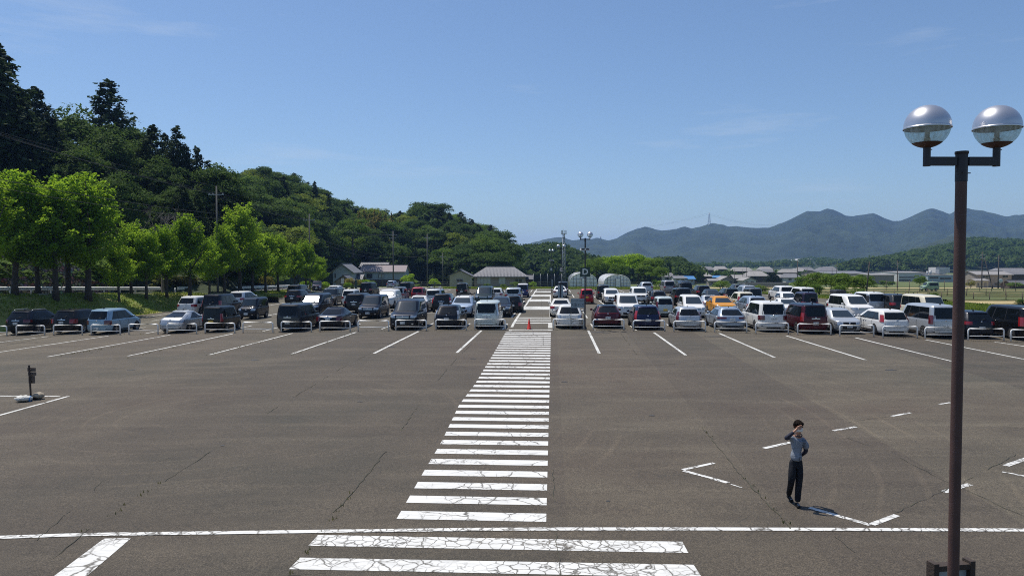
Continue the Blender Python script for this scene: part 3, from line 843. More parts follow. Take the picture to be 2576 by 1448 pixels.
ST = dict(
    suv=mk_style(4.6, 1.84, 1.68, .98, 1.08, 1.05, 1.85, 1.10, (.10, .42), .80, wr=.355, zb=.26),
    bigsuv=mk_style(4.9, 1.93, 1.80, 1.10, 1.18, 1.15, 1.80, 1.16, (.06, .28), .84, wr=.38, zb=.28),
    boxsuv=mk_style(4.4, 1.80, 1.84, 1.06, 1.14, 1.05, 1.40, 1.14, (.03, .10), .88, wr=.37, zb=.28),
    crossover=mk_style(4.4, 1.80, 1.56, .94, 1.03, 1.0, 1.85, 1.06, (.10, .62), .76, wr=.345, zb=.24),
    minivan=mk_style(4.72, 1.72, 1.86, .98, 1.10, .80, 1.45, 1.06, (.04, .16), .88),
    bigvan=mk_style(4.92, 1.85, 1.92, 1.04, 1.15, .85, 1.60, 1.10, (.05, .22), .87),
    lowvan=mk_style(4.75, 1.80, 1.58, .86, .98, .72, 1.75, .98, (.08, .42), .82),
    freed=mk_style(4.3, 1.70, 1.72, .88, 1.02, .62, 1.55, 1.02, (.05, .34), .84),
    kei=mk_style(3.4, 1.48, 1.78, .98, 1.08, .52, .86, 1.02, (.03, .10), .89, wr=.28, wheel_f=.60, corner=.14),
    keilow=mk_style(3.4, 1.48, 1.62, .90, 1.00, .58, 1.05, .98, (.04, .20), .86, wr=.28, wheel_f=.60, corner=.15),
    hatch=mk_style(4.0, 1.70, 1.52, .84, .95, .85, 1.65, .97, (.08, .42), .78, wr=.31, wheel_f=.80),
    prius=mk_style(4.48, 1.75, 1.49, .76, .90, .95, 1.95, .96, (.16, 1.35), .74, wr=.315),
    priusa=mk_style(4.62, 1.78, 1.58, .78, .92, .95, 1.95, .98, (.10, .62), .78, wr=.315),
    sedan=mk_style(4.75, 1.80, 1.47, .82, .94, 1.30, 2.10, .95, None, .74, trunk=(.98, .75, 1.45), wr=.33),
    wagon=mk_style(4.9, 1.86, 1.47, .80, .93, 1.35, 2.15, .96, (.12, .72), .74, wr=.345),
    van=mk_style(4.70, 1.70, 1.98, 1.02, 1.16, .42, .95, 1.12, (.04, .16), .90, wr=.33, wheel_f=.95),
)
def body_pt(st, z, face, u):
    """point on the body surface. face 'r'/'f': u -1..1 across; 'L'/'R': u 0..1 rear to front"""
    F, B, w = pl(st['F'], z), pl(st['B'], z), pl(st['S'], z) * st['W'] / 2
    xf, xr = st['L'] / 2 - F, -st['L'] / 2 + B
    c = st['corner']; e = 0.055
    if xf - xr < 2.4 * c: c = (xf - xr) / 2.4
    if face in 'rf':
        t = abs(u); cc = 0.0
        if t > .72: cc = ((t - .72) / .28) ** 2.2 * c
        cc += 0.05 * t * t
        y = u * w * (1 - e)
        return Vector((xr + cc if face == 'r' else xf - cc, y, z))
    a, b = xr + c + .05, xf - c - .05
    y = w * (1 - e * abs(2 * u - 1) ** 5)
    return Vector((a + (b - a) * u, y if face == 'L' else -y, z))
def body_mesh(st):
    zs = sorted(set([round(z, 3) for z, _ in st['F'] + st['B'] + st['S']]))
    z2 = [zs[0]]
    for z in zs[1:]:
        n = max(1, int((z - z2[-1]) / 0.14)); a = z2[-1]
        z2 += [a + (z - a) * i / n for i in range(1, n + 1)]
    ue = [-1, -.9, -.8, -.68, -.4, 0, .4, .68, .8, .9, 1]
    us = [i / 14 for i in range(1, 14)]
    mb = MB(); ring = None; rows = []
    for z in z2:
        r_ = [body_pt(st, z, 'r', -u) for u in ue]            # left to right across the rear
        r_ += [body_pt(st, z, 'R', u) for u in us]
        r_ += [body_pt(st, z, 'f', u) for u in ue]
        r_ += [body_pt(st, z, 'L', 1 - u) for u in us]
        rows.append(r_)
    n = len(rows[0]); vs = [p for r_ in rows for p in r_]; fs = []; ms = []
    for j in range(len(rows) - 1):
        zc = (z2[j] + z2[j + 1]) / 2
        for i in range(n):
            fs.append((j * n + i, j * n + (i + 1) % n, (j + 1) * n + (i + 1) % n, (j + 1) * n + i))
            ms.append(1 if zc < st['zb'] + .06 else (2 if zc > st['H'] - .14 else 0))
    fs.append(list(range((len(rows) - 1) * n, len(rows) * n))); ms.append(2)
    fs.append(list(range(n))[::-1]); ms.append(1)
    mb.v = [tuple(p) for p in vs]; mb.f = [list(f) for f in fs]; mb.m = ms; mb.sm = [True] * len(fs)
    # black wheel wells
    for wx in (st['wf'], st['wrr']):
        for s in (-1, 1):
            y = s * (st['W'] / 2 * .995 + .006)
            R_ = st['wr'] + .055; k = 20
            v = [(wx + R_ * math.cos(2 * math.pi * i / k), y, max(st['zb'] - .02, st['wr'] + R_ * math.sin(2 * math.pi * i / k))) for i in range(k)]
            mb.add(v, [list(range(k)) if s < 0 else list(range(k))[::-1]], 1)
    return mb.mesh('body', [paint('black'), M['black'], paint('black')], 38)
def patch(mb, st, face, u0, u1, z0, z1, off=.009, nu=6, nz=4, mi=0, slope0=0.0, slope1=0.0):
    """panel lying on the body; slope shifts the u range with height"""
    rows = []
    for j in range(nz + 1):
        t = j / nz; z = lerp(z0, z1, t); a, b = u0 + slope0 * t, u1 + slope1 * t; row = []
        for i in range(nu + 1):
            u = lerp(a, b, i / nu); p = body_pt(st, z, face, u)
            h = 1e-3
            du = body_pt(st, z, face, u + h) - body_pt(st, z, face, u - h)
            dz = body_pt(st, z + .01, face, u) - body_pt(st, z - .01, face, u)
            nrm = du.cross(dz)
            nrm.normalize()
            if nrm.dot(p - Vector((0, 0, z - .2))) < 0: nrm = -nrm
            row.append(p + nrm * off)
        rows.append(row)
    n = nu + 1; fs = [(j * n + i, j * n + i + 1, (j + 1) * n + i + 1, (j + 1) * n + i) for j in range(nz) for i in range(nu)]
    if face in 'fL': pass
    mb.add([p for r_ in rows for p in r_], fs, mi, True)
CARM = {}
def wheel_meshes(r):
    k = ('wheel', r)
    if k in CARM: return CARM[k]
    mb = MB(); w = .10; Mx = Matrix.Rotation(R(90), 3, 'X')
    mb.lathe([(r * .62, -w), (r * .93, -w), (r, -w * .7), (r, w * .7), (r * .93, w), (r * .62, w), (r * .62, -w)], n=20, M=Mx)
    a = mb.mesh('wheel', M['rubber'])
    mb = MB(); R0 = r * .64
    mb.lathe([(R0, -w * .98), (R0, w * .98)], n=18, M=Mx)
    mb.lathe([(R0, w * .97), (R0 * .86, w * .80)], n=18, M=Mx); mb.lathe([(R0, -w * .97), (R0 * .86, -w * .80)], n=18, M=Mx)
    for s in (-1, 1):
        for i in range(5):
            t = 2 * math.pi * i / 5 + .3
            mb.box((math.cos(t) * R0 * .48, s * w * .80, math.sin(t) * R0 * .48), (R0 * .95, .03, R0 * .20), M=Matrix.Rotation(-t, 3, 'Y'))
        mb.box((0, s * w * .80, 0), (R0 * .4, .045, R0 * .4))
        mb.lathe([(R0 * .9, s * w * .35), (.001, s * w * .35)], n=14, M=Mx, mi=1)
    b = mb.mesh('rim', [M['rim'], M['black']])
    CARM[k] = (a, b); return CARM[k]
def txt_mesh(s, size, ext=0.002):
    cu = bpy.data.curves.new('lettering', 'FONT'); cu.body = s; cu.offset = .012 if size > .4 else 0; cu.size = size; cu.extrude = ext; cu.align_x = 'CENTER'; cu.align_y = 'CENTER'
    cu.resolution_u = 2
    o = bpy.data.objects.new('lettering', cu); col.objects.link(o)
    dg = bpy.context.evaluated_depsgraph_get()
    me = bpy.data.meshes.new_from_object(o.evaluated_get(dg))
    bpy.data.objects.remove(o); bpy.data.curves.remove(cu)
    return me
def lettering(name, s, size, m_, loc, rot, parent=None, ext=0.002, sx=1.0):
    me = txt_mesh(s, size, ext); me.materials.clear(); me.materials.append(m_)
    o = obj_from(name, me, parent, loc); o.rotation_euler = rot; o.scale = (sx, 1, 1); return o

def car_part_meshes(sty):
    if sty in CARM: return CARM[sty]
    st = ST[sty]; D = {}
    D['body'] = body_mesh(st)
    H, belt, cowl, hood = st['H'], st['belt'], st['cowl'], st['hood']
    zt = H - .17
    mb = MB(); patch(mb, st, 'f', -.86, .86, cowl + .05, H - .14, slope0=.05, slope1=-.05, nu=10, nz=5)
    D['windshield'] = mb.mesh('windshield', M['windshield'])
    mb = MB()
    if st['trunk']: patch(mb, st, 'r', -.84, .84, st['trunk'][0] + .06, H - .13, slope0=.06, slope1=-.06, nu=8, nz=4)
    elif sty == 'prius':
        patch(mb, st, 'r', -.82, .82, belt + .10, H - .09, slope0=.06, slope1=-.06, nu=8, nz=5)
    else: patch(mb, st, 'r', -.84, .84, belt + .03, zt, slope0=.03, slope1=-.03, nu=8, nz=4)
    D['rear_window'] = mb.mesh('rear_window', M['glass'])
    # side glass: two door windows and a quarter light, leaning with the pillars
    boxy = sty in ('minivan', 'bigvan', 'kei', 'van', 'boxsuv', 'bigsuv', 'keilow')
    if sty == 'van': segs = [(.03, .36), (.38, .70), (.73, .93)]
    elif boxy: segs = [(.04, .29), (.31, .58), (.60, .88)]
    elif sty in ('lowvan', 'freed', 'wagon', 'suv', 'priusa'): segs = [(.07, .27), (.30, .56), (.58, .86)]
    else: segs = [(.30, .54), (.56, .84)] if st['trunk'] or sty == 'prius' else [(.09, .22), (.26, .54), (.56, .85)]
    zb_ = belt + .02
    for f in 'LR':
        for i, (a, b) in enumerate(segs):
            mb = MB(); patch(mb, st, f, a, b, zb_, zt + .01, nu=4, nz=3, slope1=(-.03 if i == len(segs) - 1 else 0), slope0=(.04 if i == 0 and not boxy else 0))
            D['side_%s%d' % (f, i)] = mb.mesh('side_window', M['glass'])
    # black trim: pillars between windows, door gaps, sill
    mb = MB()
    for f in 'LR':
        for (a, b), (c, d) in zip(segs, segs[1:]): patch(mb, st, f, b, c, zb_, zt, off=.006, nu=1, nz=3)
        for u in [s[0] for s in segs[1:]] + [segs[-1][1] - .01]:
            patch(mb, st, f, u - .003, u + .003, .34, belt + .0, off=.004, nu=1, nz=5)
        patch(mb, st, f, .20, .80, st['zb'] + .04, st['zb'] + .12, off=.006, nu=6, nz=1)
        patch(mb, st, f, segs[0][0] - .01, segs[-1][1] + .01, belt - .008, zb_, off=.005, nu=8, nz=1)
    D['trim'] = mb.mesh('trim', M['black'])
    # handles
    mb = MB()
    for f in 'LR':
        for u in (segs[-1][0] + .03, segs[-1][0] - .06):
            p = body_pt(st, belt - .13, f, u); mb.box(p + Vector((0, .012 if f == 'L' else -.012, 0)), (.16, .03, .03))
    D['door_handle'] = mb.mesh('door_handle', M['chrome'])
    for s in (-1, 1):
        f = 'L' if s > 0 else 'R'
        p = body_pt(st, belt + .06, f, segs[-1][1] - .01)
        mb = MB(); mb.lathe([(.001, -.075), (.075, -.06), (.10, 0), (.085, .06), (.001, .075)], c=(p.x, p.y + s * .16, p.z + .03), n=10)
        mb.box((p.x + .02, p.y + s * .05, p.z), (.06, .14, .05), 1)
        D['mirror%d' % s] = mb.mesh('door_mirror', [paint('black'), M['black']])
    CARM[sty] = D; return D

TL = dict(  # tail-lamp patches: list of (face, |u0|, |u1|, z0, z1)
    vertical=lambda st: [(.86, 1.0, st['belt'] - .28, st['belt'] + .25)], tall=lambda st: [(.86, 1.0, st['belt'] - .12, st['H'] - .30)],
    mid=lambda st: [(.62, 1.0, st['belt'] - .24, st['belt'] - .04)], wide=lambda st: [(.45, 1.0, st['belt'] - .20, st['belt'] - .08)],
    low=lambda st: [(.66, 1.0, st['belt'] - .34, st['belt'] - .06)])
car_count = 0
def car(sty, color, cx, by, face, label, tl='mid', tlm='red_lens', plate='plate', num=None, roof=None, rails=False, shade=False, yaw=0.0, back=.6, pz=None, rack=False, box=False,
        d=None, px=None, group='cars parked in the car park', hh=1.0, two=None, sign=None, name='parked_car', cat='car', chrome=False, grille='black', headw=1.0, spoiler=True, zoff=0.0, spare=False):
    st = ST[sty]; D = car_part_meshes(sty)
    P = ground(cx, by) if d is None else at(cx, 800, d)
    u = U if face == 'R' else -U
    phi = (PHI_U if face == 'R' else PHI_U + math.pi) + R(yaw)
    h = Vector((math.cos(phi), math.sin(phi), 0))
    # the near face points towards the camera in both cases
    c = P + (h if face == 'R' else -h) * (st['L'] / 2 - back)
    z = min(G(c.x + h.x * s, c.y + h.y * s) for s in (-1.3, 0, 1.3)) if abs(G(c.x, c.y)) < .9 else G(c.x, c.y)
    root = thing(name, label, cat, (c.x, c.y, z + .004 + zoff), phi, group)
    root.scale = (1, 1, hh)
    pm = paint(color); rm = paint(roof) if roof else pm
    def part(nm, me, parent=root):
        o = obj_from(nm, me, parent); return o
    b = part('body', D['body'])
    for i, mm in ((0, pm), (2, rm)):
        b.material_slots[i].link = 'OBJECT'; b.material_slots[i].material = mm
    b.data = D['body']
    ws = part('windshield', D['windshield'])
    if shade:
        ws.material_slots[0].link = 'OBJECT'; ws.material_slots[0].material = M['glass']
        mb = MB(); patch(mb, st, 'f', -.80, .80, st['cowl'] + .10, st['H'] - .22, off=.014, nu=8, nz=4)
        mb.build('sunshade', M['sunshade'], root)
    part('rear_window', D['rear_window'])
    for k in D:
        if k.startswith('side_'): part('side_window', D[k])
    part('trim', D['trim'])['kind'] = 'stuff'
    dh = part('door_handle', D['door_handle']); dh['kind'] = 'stuff'
    if not chrome:
        dh.material_slots[0].link = 'OBJECT'; dh.material_slots[0].material = pm
    for s in (-1, 1):
        o = part('door_mirror', D['mirror%d' % s]); o.material_slots[0].link = 'OBJECT'; o.material_slots[0].material = pm
    tm, rmm = wheel_meshes(st['wr'])
    for wx in (st['wf'], st['wrr']):
        for s in (-1, 1):
            w = obj_from('wheel', tm, root, (wx, s * (st['W'] / 2 - .085), st['wr']))
            obj_from('rim', rmm, w)
    # lamps
    for s in (-1, 1):
        mb = MB()
        for a, b_, z0, z1 in TL[tl](st):
            patch(mb, st, 'r', s * a, s * b_, z0, z1, off=.016, nu=5, nz=3)
            if tl != 'wide' or True: patch(mb, st, 'L' if s > 0 else 'R', 0, .035 if tl in ('vertical', 'tall') else .05, z0, z1, off=.016, nu=2, nz=3)
        mb.build('taillight', M[tlm], root)
        mb = MB(); zc = st['hood']
        patch(mb, st, 'f', s * .56, s * 1.0, zc - .24, zc - .07, off=.014, nu=6, nz=3, slope0=s * .06)
        patch(mb, st, 'L' if s > 0 else 'R', .955, 1.0, zc - .20, zc - .07, off=.014, nu=2, nz=2)
        mb.build('headlight', M['clear_lens'], root)
        mb = MB(); patch(mb, st, 'f', s * .68, s * .82, .36, .44, off=.014, nu=2, nz=2); mb.build('fog_lamp', M['clear_lens'], root)
    mb = MB(); zc = st['hood']
    patch(mb, st, 'f', -.48, .48, zc - .26, zc - .10, off=.010, nu=6, nz=3, mi=0)
    patch(mb, st, 'f', -.55, .55, .30, .48, off=.010, nu=6, nz=2, mi=0)
    for k in range(4): patch(mb, st, 'f', -.47, .47, zc - .25 + k * .043, zc - .235 + k * .043, off=.02, nu=6, nz=1, mi=1)
    mb.build('grille', [M['black'], M['chrome'] if (grille == 'chrome' or chrome) else M['black']], root)
    # rear door gap, bumper line and handle bar
    mb = MB()
    zl = st['belt'] - .36 if not st['trunk'] else st['trunk'][0] - .32
    patch(mb, st, 'r', -.80, .80, .50, .512, off=.005, nu=8, nz=1)
    patch(mb, st, 'r', -.55, .55, st['zb'] + .03, st['zb'] + .11, off=.008, nu=6, nz=1)
    for s in (-1, 1): patch(mb, st, 'r', s * .795, s * .805, .50, st['belt'] - .02, off=.005, nu=1, nz=4)
    for s in (-1, 1): patch(mb, st, 'r', s * .78, s * .90, .36, .40, off=.008, nu=1, nz=1)
    mb.build('tailgate_seam', M['black'], root)['kind'] = 'stuff'
    mb = MB(); patch(mb, st, 'r', -.32, .32, st['belt'] - .115, st['belt'] - .08, off=.022, nu=6, nz=1)
    mb.build('garnish', M['chrome'] if chrome or two else pm, root)
    mb = MB(); p = body_pt(st, st['belt'] - .05, 'r', 0)
    mb.lathe([(.0, .0), (.05, .0), (.05, .02), (.0, .02)], c=(p.x - .012, 0, p.z), n=12, M=Matrix.Rotation(R(-90), 3, 'Y'))
    mb.build('badge', M['chrome'], root); mb = MB()
    p2 = body_pt(st, st['hood'] - .17, 'f', 0)
    mb.lathe([(.0, .0), (.06, .0), (.06, .02), (.0, .02)], c=(p2.x + .012, 0, p2.z), n=12, M=Matrix.Rotation(R(90), 3, 'Y'))
    mb.build('badge', M['chrome'], root)
    if not st['trunk']:
        mb = MB(); z0 = st['belt'] + .05
        a, b_ = body_pt(st, z0, 'r', -.02), body_pt(st, z0 + .10, 'r', -.42)
        mb.tube([a + Vector((-.03, 0, 0)), b_ + Vector((-.035, 0, 0))], .012, 5)
        mb.build('rear_wiper', M['black'], root)
        if spoiler:
            mb = MB(); patch(mb, st, 'r', -.86, .86, st['H'] - .15, st['H'] - .075, off=.035, nu=8, nz=2)
            o = mb.build('spoiler', rm, root)
    # number plate, with the characters that can be read
    z = pz if pz is not None else (st['belt'] - .30 if not st['trunk'] else st['belt'] - .28)
    p = body_pt(st, z, 'r', 0); mb = MB(); mb.box((p.x - .02, 0, z), (.02, .33, .165)); pl_ = mb.build('number_plate', M[plate], root)
    pf = body_pt(st, .50, 'f', 0); mb = MB(); mb.box((pf.x + .02, 0, .48), (.02, .33, .165)); pl2 = mb.build('number_plate', M[plate], root)
    if num:
        if face == 'R': lettering('plate_number', num, .13, M['plate_ink'], (p.x - .032, 0, z - .02), (R(90), 0, R(-90)), pl_, sx=1.1)['kind'] = 'stuff'
        else: lettering('plate_number', num, .11, M['plate_ink'], (pf.x + .032, 0, .46), (R(90), 0, R(90)), pl2, sx=1.1)['kind'] = 'stuff'
    mb = MB(); mb.box((-st['L'] / 2 + pl(st['B'], st['H'] - .015) + .25, 0, st['H'] + .03), (.16, .03, .07)); mb.build('roof_antenna', M['black'], root)
    if rails or rack:
        for s in (-1, 1):
            y = s * st['W'] / 2 * (st['wt'] - .10); x0 = -st['L'] / 2 + pl(st['B'], st['H'] - .06) + .25; x1 = st['L'] / 2 - pl(st['F'], st['H'] - .06) - .25
            mb = MB(); mb.tube([(x0, y, st['H'] - .06), (x0 + .15, y, st['H'] + .035), (x1 - .15, y, st['H'] + .035), (x1, y, st['H'] - .06)], .022, 6); mb.build('roof_rail', M['galv'] if rails else M['black'], root)
    if rack:
        for x in (-1.1, .1):
            mb = MB(); mb.box((x, 0, st['H'] + .12), (.07, st['W'] * .8, .05)); mb.build('roof_bar', M['black'], root)
        mb = MB()
        for s in (-1, 1): mb.box((-.5, s * .45, st['H'] + .19), (1.4, .06, .08))
        mb.build('roof_carrier', M['white_paint'] if rack == 'white' else M['black'], root)
    if spare:
        mb = MB(); p = body_pt(st, .95, 'r', 0)
        mb.lathe([(.0, -.10), (.34, -.10), (.36, 0), (.34, .10), (0, .10)], c=(p.x - .12, 0, .92), n=20, M=Matrix.Rotation(R(90), 3, 'Y')); mb.build('spare_wheel', M['black'], root)
    return root

# front row, from the grassy bank to the right
car('suv', 'navyblack', 54, 841, 'R', 'black SUV with silver roof rails at the grassy bank end of the front row', num='・2 21', rails=True, tlm='dark_lens', chrome=True)
car('suv', 'black', 168, 839, 'R', 'black SUV with bright red lamps parked left of the light blue minivan', num='10-94', tl='low', chrome=True)
car('freed', 'lightblue', 256, 840, 'R', 'light blue compact minivan behind a barrier in the front row', num='38-37', pz=.42, tl='low', tlm='dark_lens')
car('prius', 'silver', 438, 837, 'R', 'silver fastback hatchback with black tail panel in the front row', num='60-45', tl='vertical', tlm='clear_lens', pz=.72)
car('kei', 'black', 541, 834.5, 'R', 'black boxy minicar with a yellow plate in the front row', tl='vertical', plate='plate_yellow', num='3 49', pz=.72, two=True)
car('minivan', 'darkgrey', 731, 833, 'R', 'charcoal minivan with full width black rear glass next to the black sedan', tl='tall', tlm='black', num='12-28', pz=.62, chrome=True)
car('sedan', 'navyblack', 831, 829, 'R', 'black sedan with chrome boot strip in the front row', tl='low', tlm='dark_lens', num='21-05', pz=.70, chrome=True)
car('bigvan', 'navyblack', 1017, 828, 'F', 'black luxury minivan parked nose out behind its barrier, grille glinting', num='・・ 85', grille='chrome', chrome=True)
car('priusa', 'navyblack', 1126, 826.5, 'R', 'black estate hatchback with clear tail lamps left of the pale green minivan', tl='vertical', tlm='clear_lens', num='・・1 61', pz=.68)
car('minivan', 'palegreen', 1225, 826.5, 'R', 'pale green minivan in the front row beside the crosswalk', tl='tall', tlm='clear_lens', num='3 22', pz=.80, chrome=True)
car('priusa', 'white', 1432, 825.5, 'R', 'white estate hatchback half behind the bus sign', tl='low', tlm='clear_lens', num='・35', pz=.72)
car('crossover', 'maroon', 1528, 825, 'R', 'dark red crossover with a dark roof in the front row', tl='mid', tlm='maroon' if False else 'dark_lens', num='78-92', pz=.74, roof='navyblack')
car('lowvan', 'darkblue', 1627.5, 828, 'R', 'dark blue wagon with red and clear lamps right of the dark red crossover', tl='vertical', num='530-61', pz=.64)
car('hatch', 'silver', 1731, 830, 'R', 'silver hatchback with red lamps in the front row', tl='vertical', tlm='dark_lens', num='33-55', pz=.66)
car('wagon', 'silverblue', 1838, 830, 'R', 'silver blue estate car with twin exhaust pipes in the front row', tl='wide', tlm='dark_lens', num='33-51', pz=.72, rails=True)
car('bigvan', 'white', 1940, 833, 'R', 'white luxury minivan with broad red lamps in the front row', tl='low', tlm='dark_lens', num='・6 10', pz=.86, chrome=True)
car('minivan', 'maroon', 2044, 838, 'R', 'maroon minivan with a dark roof and large round badge in the front row', tl='vertical', roof='navyblack', num='20-22', pz=.66, chrome=True)
car('hatch', 'silver', 2128, 838, 'F', 'silver hatchback parked nose out next to the maroon minivan', num='33-63')
car('lowvan', 'white', 2245, 844, 'R', 'white low estate with tall red lamps next to the silver van', tl='tall', num='4 69', pz=.66)
car('van', 'silver', 2366, 849, 'R', 'silver long roof van just left of the tall brown lamp pole', tl='vertical', tlm='dark_lens', num='29-74', pz=.74, hh=1.0)
car('suv', 'navyblack', 2456, 850, 'R', 'black SUV with red lamps just right of the tall brown lamp pole', tl='mid', num='16-55', pz=.66, hh=.96)
car('van', 'black', 2592, 856, 'R', 'black long roof van at the right edge of the front row', tl='vertical', num='')
# second row
G2 = 'cars parked in the car park'
car('lowvan', 'white', 474, 0, 'R', 'white minivan with black glass parked beside the black minivan behind the silver fastback', tl='mid', d=66.5, hh=1.10)
car('bigvan', 'navyblack', 536, 0, 'R', 'black minivan parked behind the black minicar with the yellow plate', tl='vertical', d=66)
car('kei', 'navyblack', 624, 803, 'F', 'black boxy minicar parked nose towards the camera with open asphalt around it', back=.45)
car('lowvan', 'silver', 597, 0, 'R', 'silver minivan with white roof near the bank, beyond the nose-out minicar', tl='mid', d=77, roof='white', hh=1.05)
car('bigvan', 'navyblack', 778, 0, 'F', 'dark minivan with a silver sunshade in its windscreen, behind the black sedan', d=63, shade=True)
car('suv', 'black', 734, 0, 'R', 'black SUV close behind the charcoal minivan, chrome strip across its tail', d=79, tlm='red_lens', chrome=True, back=0)
car('boxsuv', 'black', 738, 0, 'R', 'black square-backed SUV near the bank, far left of the lot', d=89, back=0)
car('boxsuv', 'darkgrey', 824, 768.7, 'F', 'charcoal small SUV facing the camera at the end of the second row')
car('hatch', 'white', 840, 0, 'R', 'white coupe seen above the charcoal small SUV', d=97, hh=.98)
car('keilow', 'white', 879, 769.5, 'R', 'white minivan left of the silver four wheel drive, dark rear glass', hh=1.08)
car('bigsuv', 'black', 894, 0, 'R', 'black SUV behind the empty bay, chrome strip under its rear glass', d=66, chrome=True, tl='mid', tlm='dark_lens', num='16-36')
car('minivan', 'navyblack', 929, 801, 'F', 'dark blue minivan with chrome grille facing the camera behind the empty bay', num='90-88', grille='chrome', chrome=True)
car('bigsuv', 'white', 968, 0, 'F', 'white four wheel drive with a sunshade facing the camera', d=73, shade=True)
car('minivan', 'black', 922, 0, 'R', 'black minivan in the far row near the garden of the grey house', d=99)
car('keilow', 'greysilver', 1003, 0, 'R', 'grey minicar with pale cargo inside, right of the white four wheel drive', d=84, roof='grey', hh=1.08)
car('minivan', 'black', 1020, 744, 'R', 'black minivan left of the pink red car')
car('keilow', 'pinkred', 1051, 756, 'R', 'pink red minicar in the middle of the lot', hh=.98)
car('boxsuv', 'silver', 1092, 768, 'R', 'silver SUV with a white roof rack in the middle of the lot', rack='white', hh=.93)
car('sedan', 'white', 1049, 785, 'R', 'white saloon hidden behind the nose-out black minivan')
car('suv', 'black', 1112, 785.5, 'R', 'black SUV with tall red lamps behind the black estate hatchback', tl='vertical', num='94-21', chrome=True)
car('suv', 'skyblue', 1160, 798, 'F', 'light blue SUV with roof bars facing the camera', rack='black', roof='white')
car('kei', 'black', 1162, 747, 'R', 'black square minicar in the far row near the beige shed', hh=1.03)
car('bigvan', 'darkgreen', 1216, 767, 'F', 'dark teal minivan facing the camera behind the pale green minivan', chrome=True)
car('hatch', 'white', 1247, 0, 'R', 'white hatchback partly hidden behind the dark teal minivan', d=86)
car('crossover', 'navyblack', 1257, 797, 'F', 'dark blue crossover facing the camera right behind the pale green minivan')
car('hatch', 'black', 1290, 786, 'R', 'black hatchback with red lamps near the crosswalk', tl='low')
car('boxsuv', 'silver', 1291, 764, 'R', 'silver SUV with dark rear glass near the walkway', hh=.95)
car('kei', 'blue', 1315, 747.5, 'R', 'blue tall minicar in the far row beside the walkway', roof='white')
car('kei', 'darkgrey', 1416, 742, 'R', 'dark boxy van farthest along the right side of the walkway', hh=1.05)
car('sedan', 'white', 1409, 749, 'R', 'white sedan behind the grey notice boards under the C lamp', tlm='dark_lens')
car('sedan', 'pearl', 1411, 797, 'R', 'white saloon with red lamps just behind the front row by the walkway', tl='mid')
car('keilow', 'red', 1476, 764, 'R', 'bright red minicar with a yellow plate behind the D lamp pole', plate='plate_yellow', num='・・', pz=.74)
car('kei', 'darkgrey', 1518, 753, 'R', 'dark grey boxy minicar right of the bright red one')
car('lowvan', 'white', 1540, 764, 'F', 'white small minivan facing the camera right of the red minicar', hh=1.02)
car('bigvan', 'white', 1581, 799, 'F', 'white minivan facing the camera between the dark red crossover and the dark blue wagon', grille='chrome', chrome=True, num='・・', hh=.97)
car('boxsuv', 'white', 1611, 764, 'F', 'white square-fronted SUV facing the camera behind the white minivan', hh=.97)
car('suv', 'silver', 1627, 738.5, 'R', 'silver SUV in the far row by the greenhouses')
car('van', 'greysilver', 1683, 737, 'R', 'silver small van in the far row below the tiled houses', hh=.93)
car('hatch', 'black', 1657, 769, 'R', 'black hatchback beyond the white square-fronted SUV')
car('keilow', 'palegreen', 1671, 797, 'R', 'pale silver minicar with a yellow plate behind the dark blue wagon', plate='plate_yellow', pz=.60, tl='vertical', tlm='dark_lens', hh=1.03)
car('minivan', 'navyblack', 1722, 738, 'R', 'dark minivan hidden behind another one, far row below the blue roof')
car('minivan', 'black', 1727, 745, 'R', 'black minivan in the far row below the blue roof', tl='tall', tlm='black', back=.2)
car('boxsuv', 'black', 1718, 769, 'R', 'black square SUV left of the white minivan facing the camera', hh=1.0)
car('freed', 'white', 1747, 799, 'F', 'white minivan facing the camera left of the yellow SUV', grille='chrome', hh=1.04)
car('suv', 'black', 1770, 753, 'R', 'black SUV standing alone in the far right part of the lot', rails=True)
car('hatch', 'darkgrey', 1797, 764, 'F', 'charcoal hatchback facing the camera beyond the yellow SUV')
car('prius', 'silver', 1790, 0, 'R', 'silver fastback hidden behind the yellow SUV', d=67)
car('suv', 'darkgreen', 1840, 764, 'R', 'dark green SUV with roof rails and a lit red lamp', rails=True, tl='mid')
car('crossover', 'yellow', 1824, 795, 'F', 'yellow orange compact SUV facing the camera', rails=True, hh=1.03)
car('freed', 'cream', 1875, 0, 'R', 'cream minivan with red lamps right of the yellow SUV', d=71, tl='vertical', hh=.95)
car('lowvan', 'silverblue', 1903, 0, 'R', 'grey blue estate hidden behind the white luxury minivan', d=63)
car('kei', 'grey', 1897, 0, 'R', 'grey boxy minicar with dark rear glass beyond the grey blue estate', d=75, hh=1.08)
car('suv', 'darkgrey', 1862, 748, 'R', 'dark grey SUV farthest right of the dark green SUV', rails=True)
car('lowvan', 'silver', 1884, 753, 'R', 'silver minivan between the dark grey SUV and the grey minicar', hh=1.08)
car('bigsuv', 'white', 1978, 757, 'R', 'white SUV at the right edge of the lot near the field', hh=.98)
car('hatch', 'white', 1990, 0, 'F', 'white hatchback facing the camera right of the parked white SUV', d=73)
car('minivan', 'white', 2028, 0, 'R', 'white minivan with dark rear glass at the right edge of the lot', d=78, tl='tall', tlm='black')
car('kei', 'purple', 2034, 0, 'R', 'dark plum minicar behind the maroon minivan', d=65, hh=1.05)
car('sedan', 'white', 1994, 0, 'F', 'white sedan seen between the white and the maroon minivans', d=61)
car('lowvan', 'white', 2140, 0, 'R', 'white SUV carrying a black roof box', d=66.5, hh=.93)
car('bigvan', 'white', 2166, 0, 'F', 'white minivan facing the camera behind the silver nose-out hatchback', d=58, hh=.98, yaw=4, chrome=True)
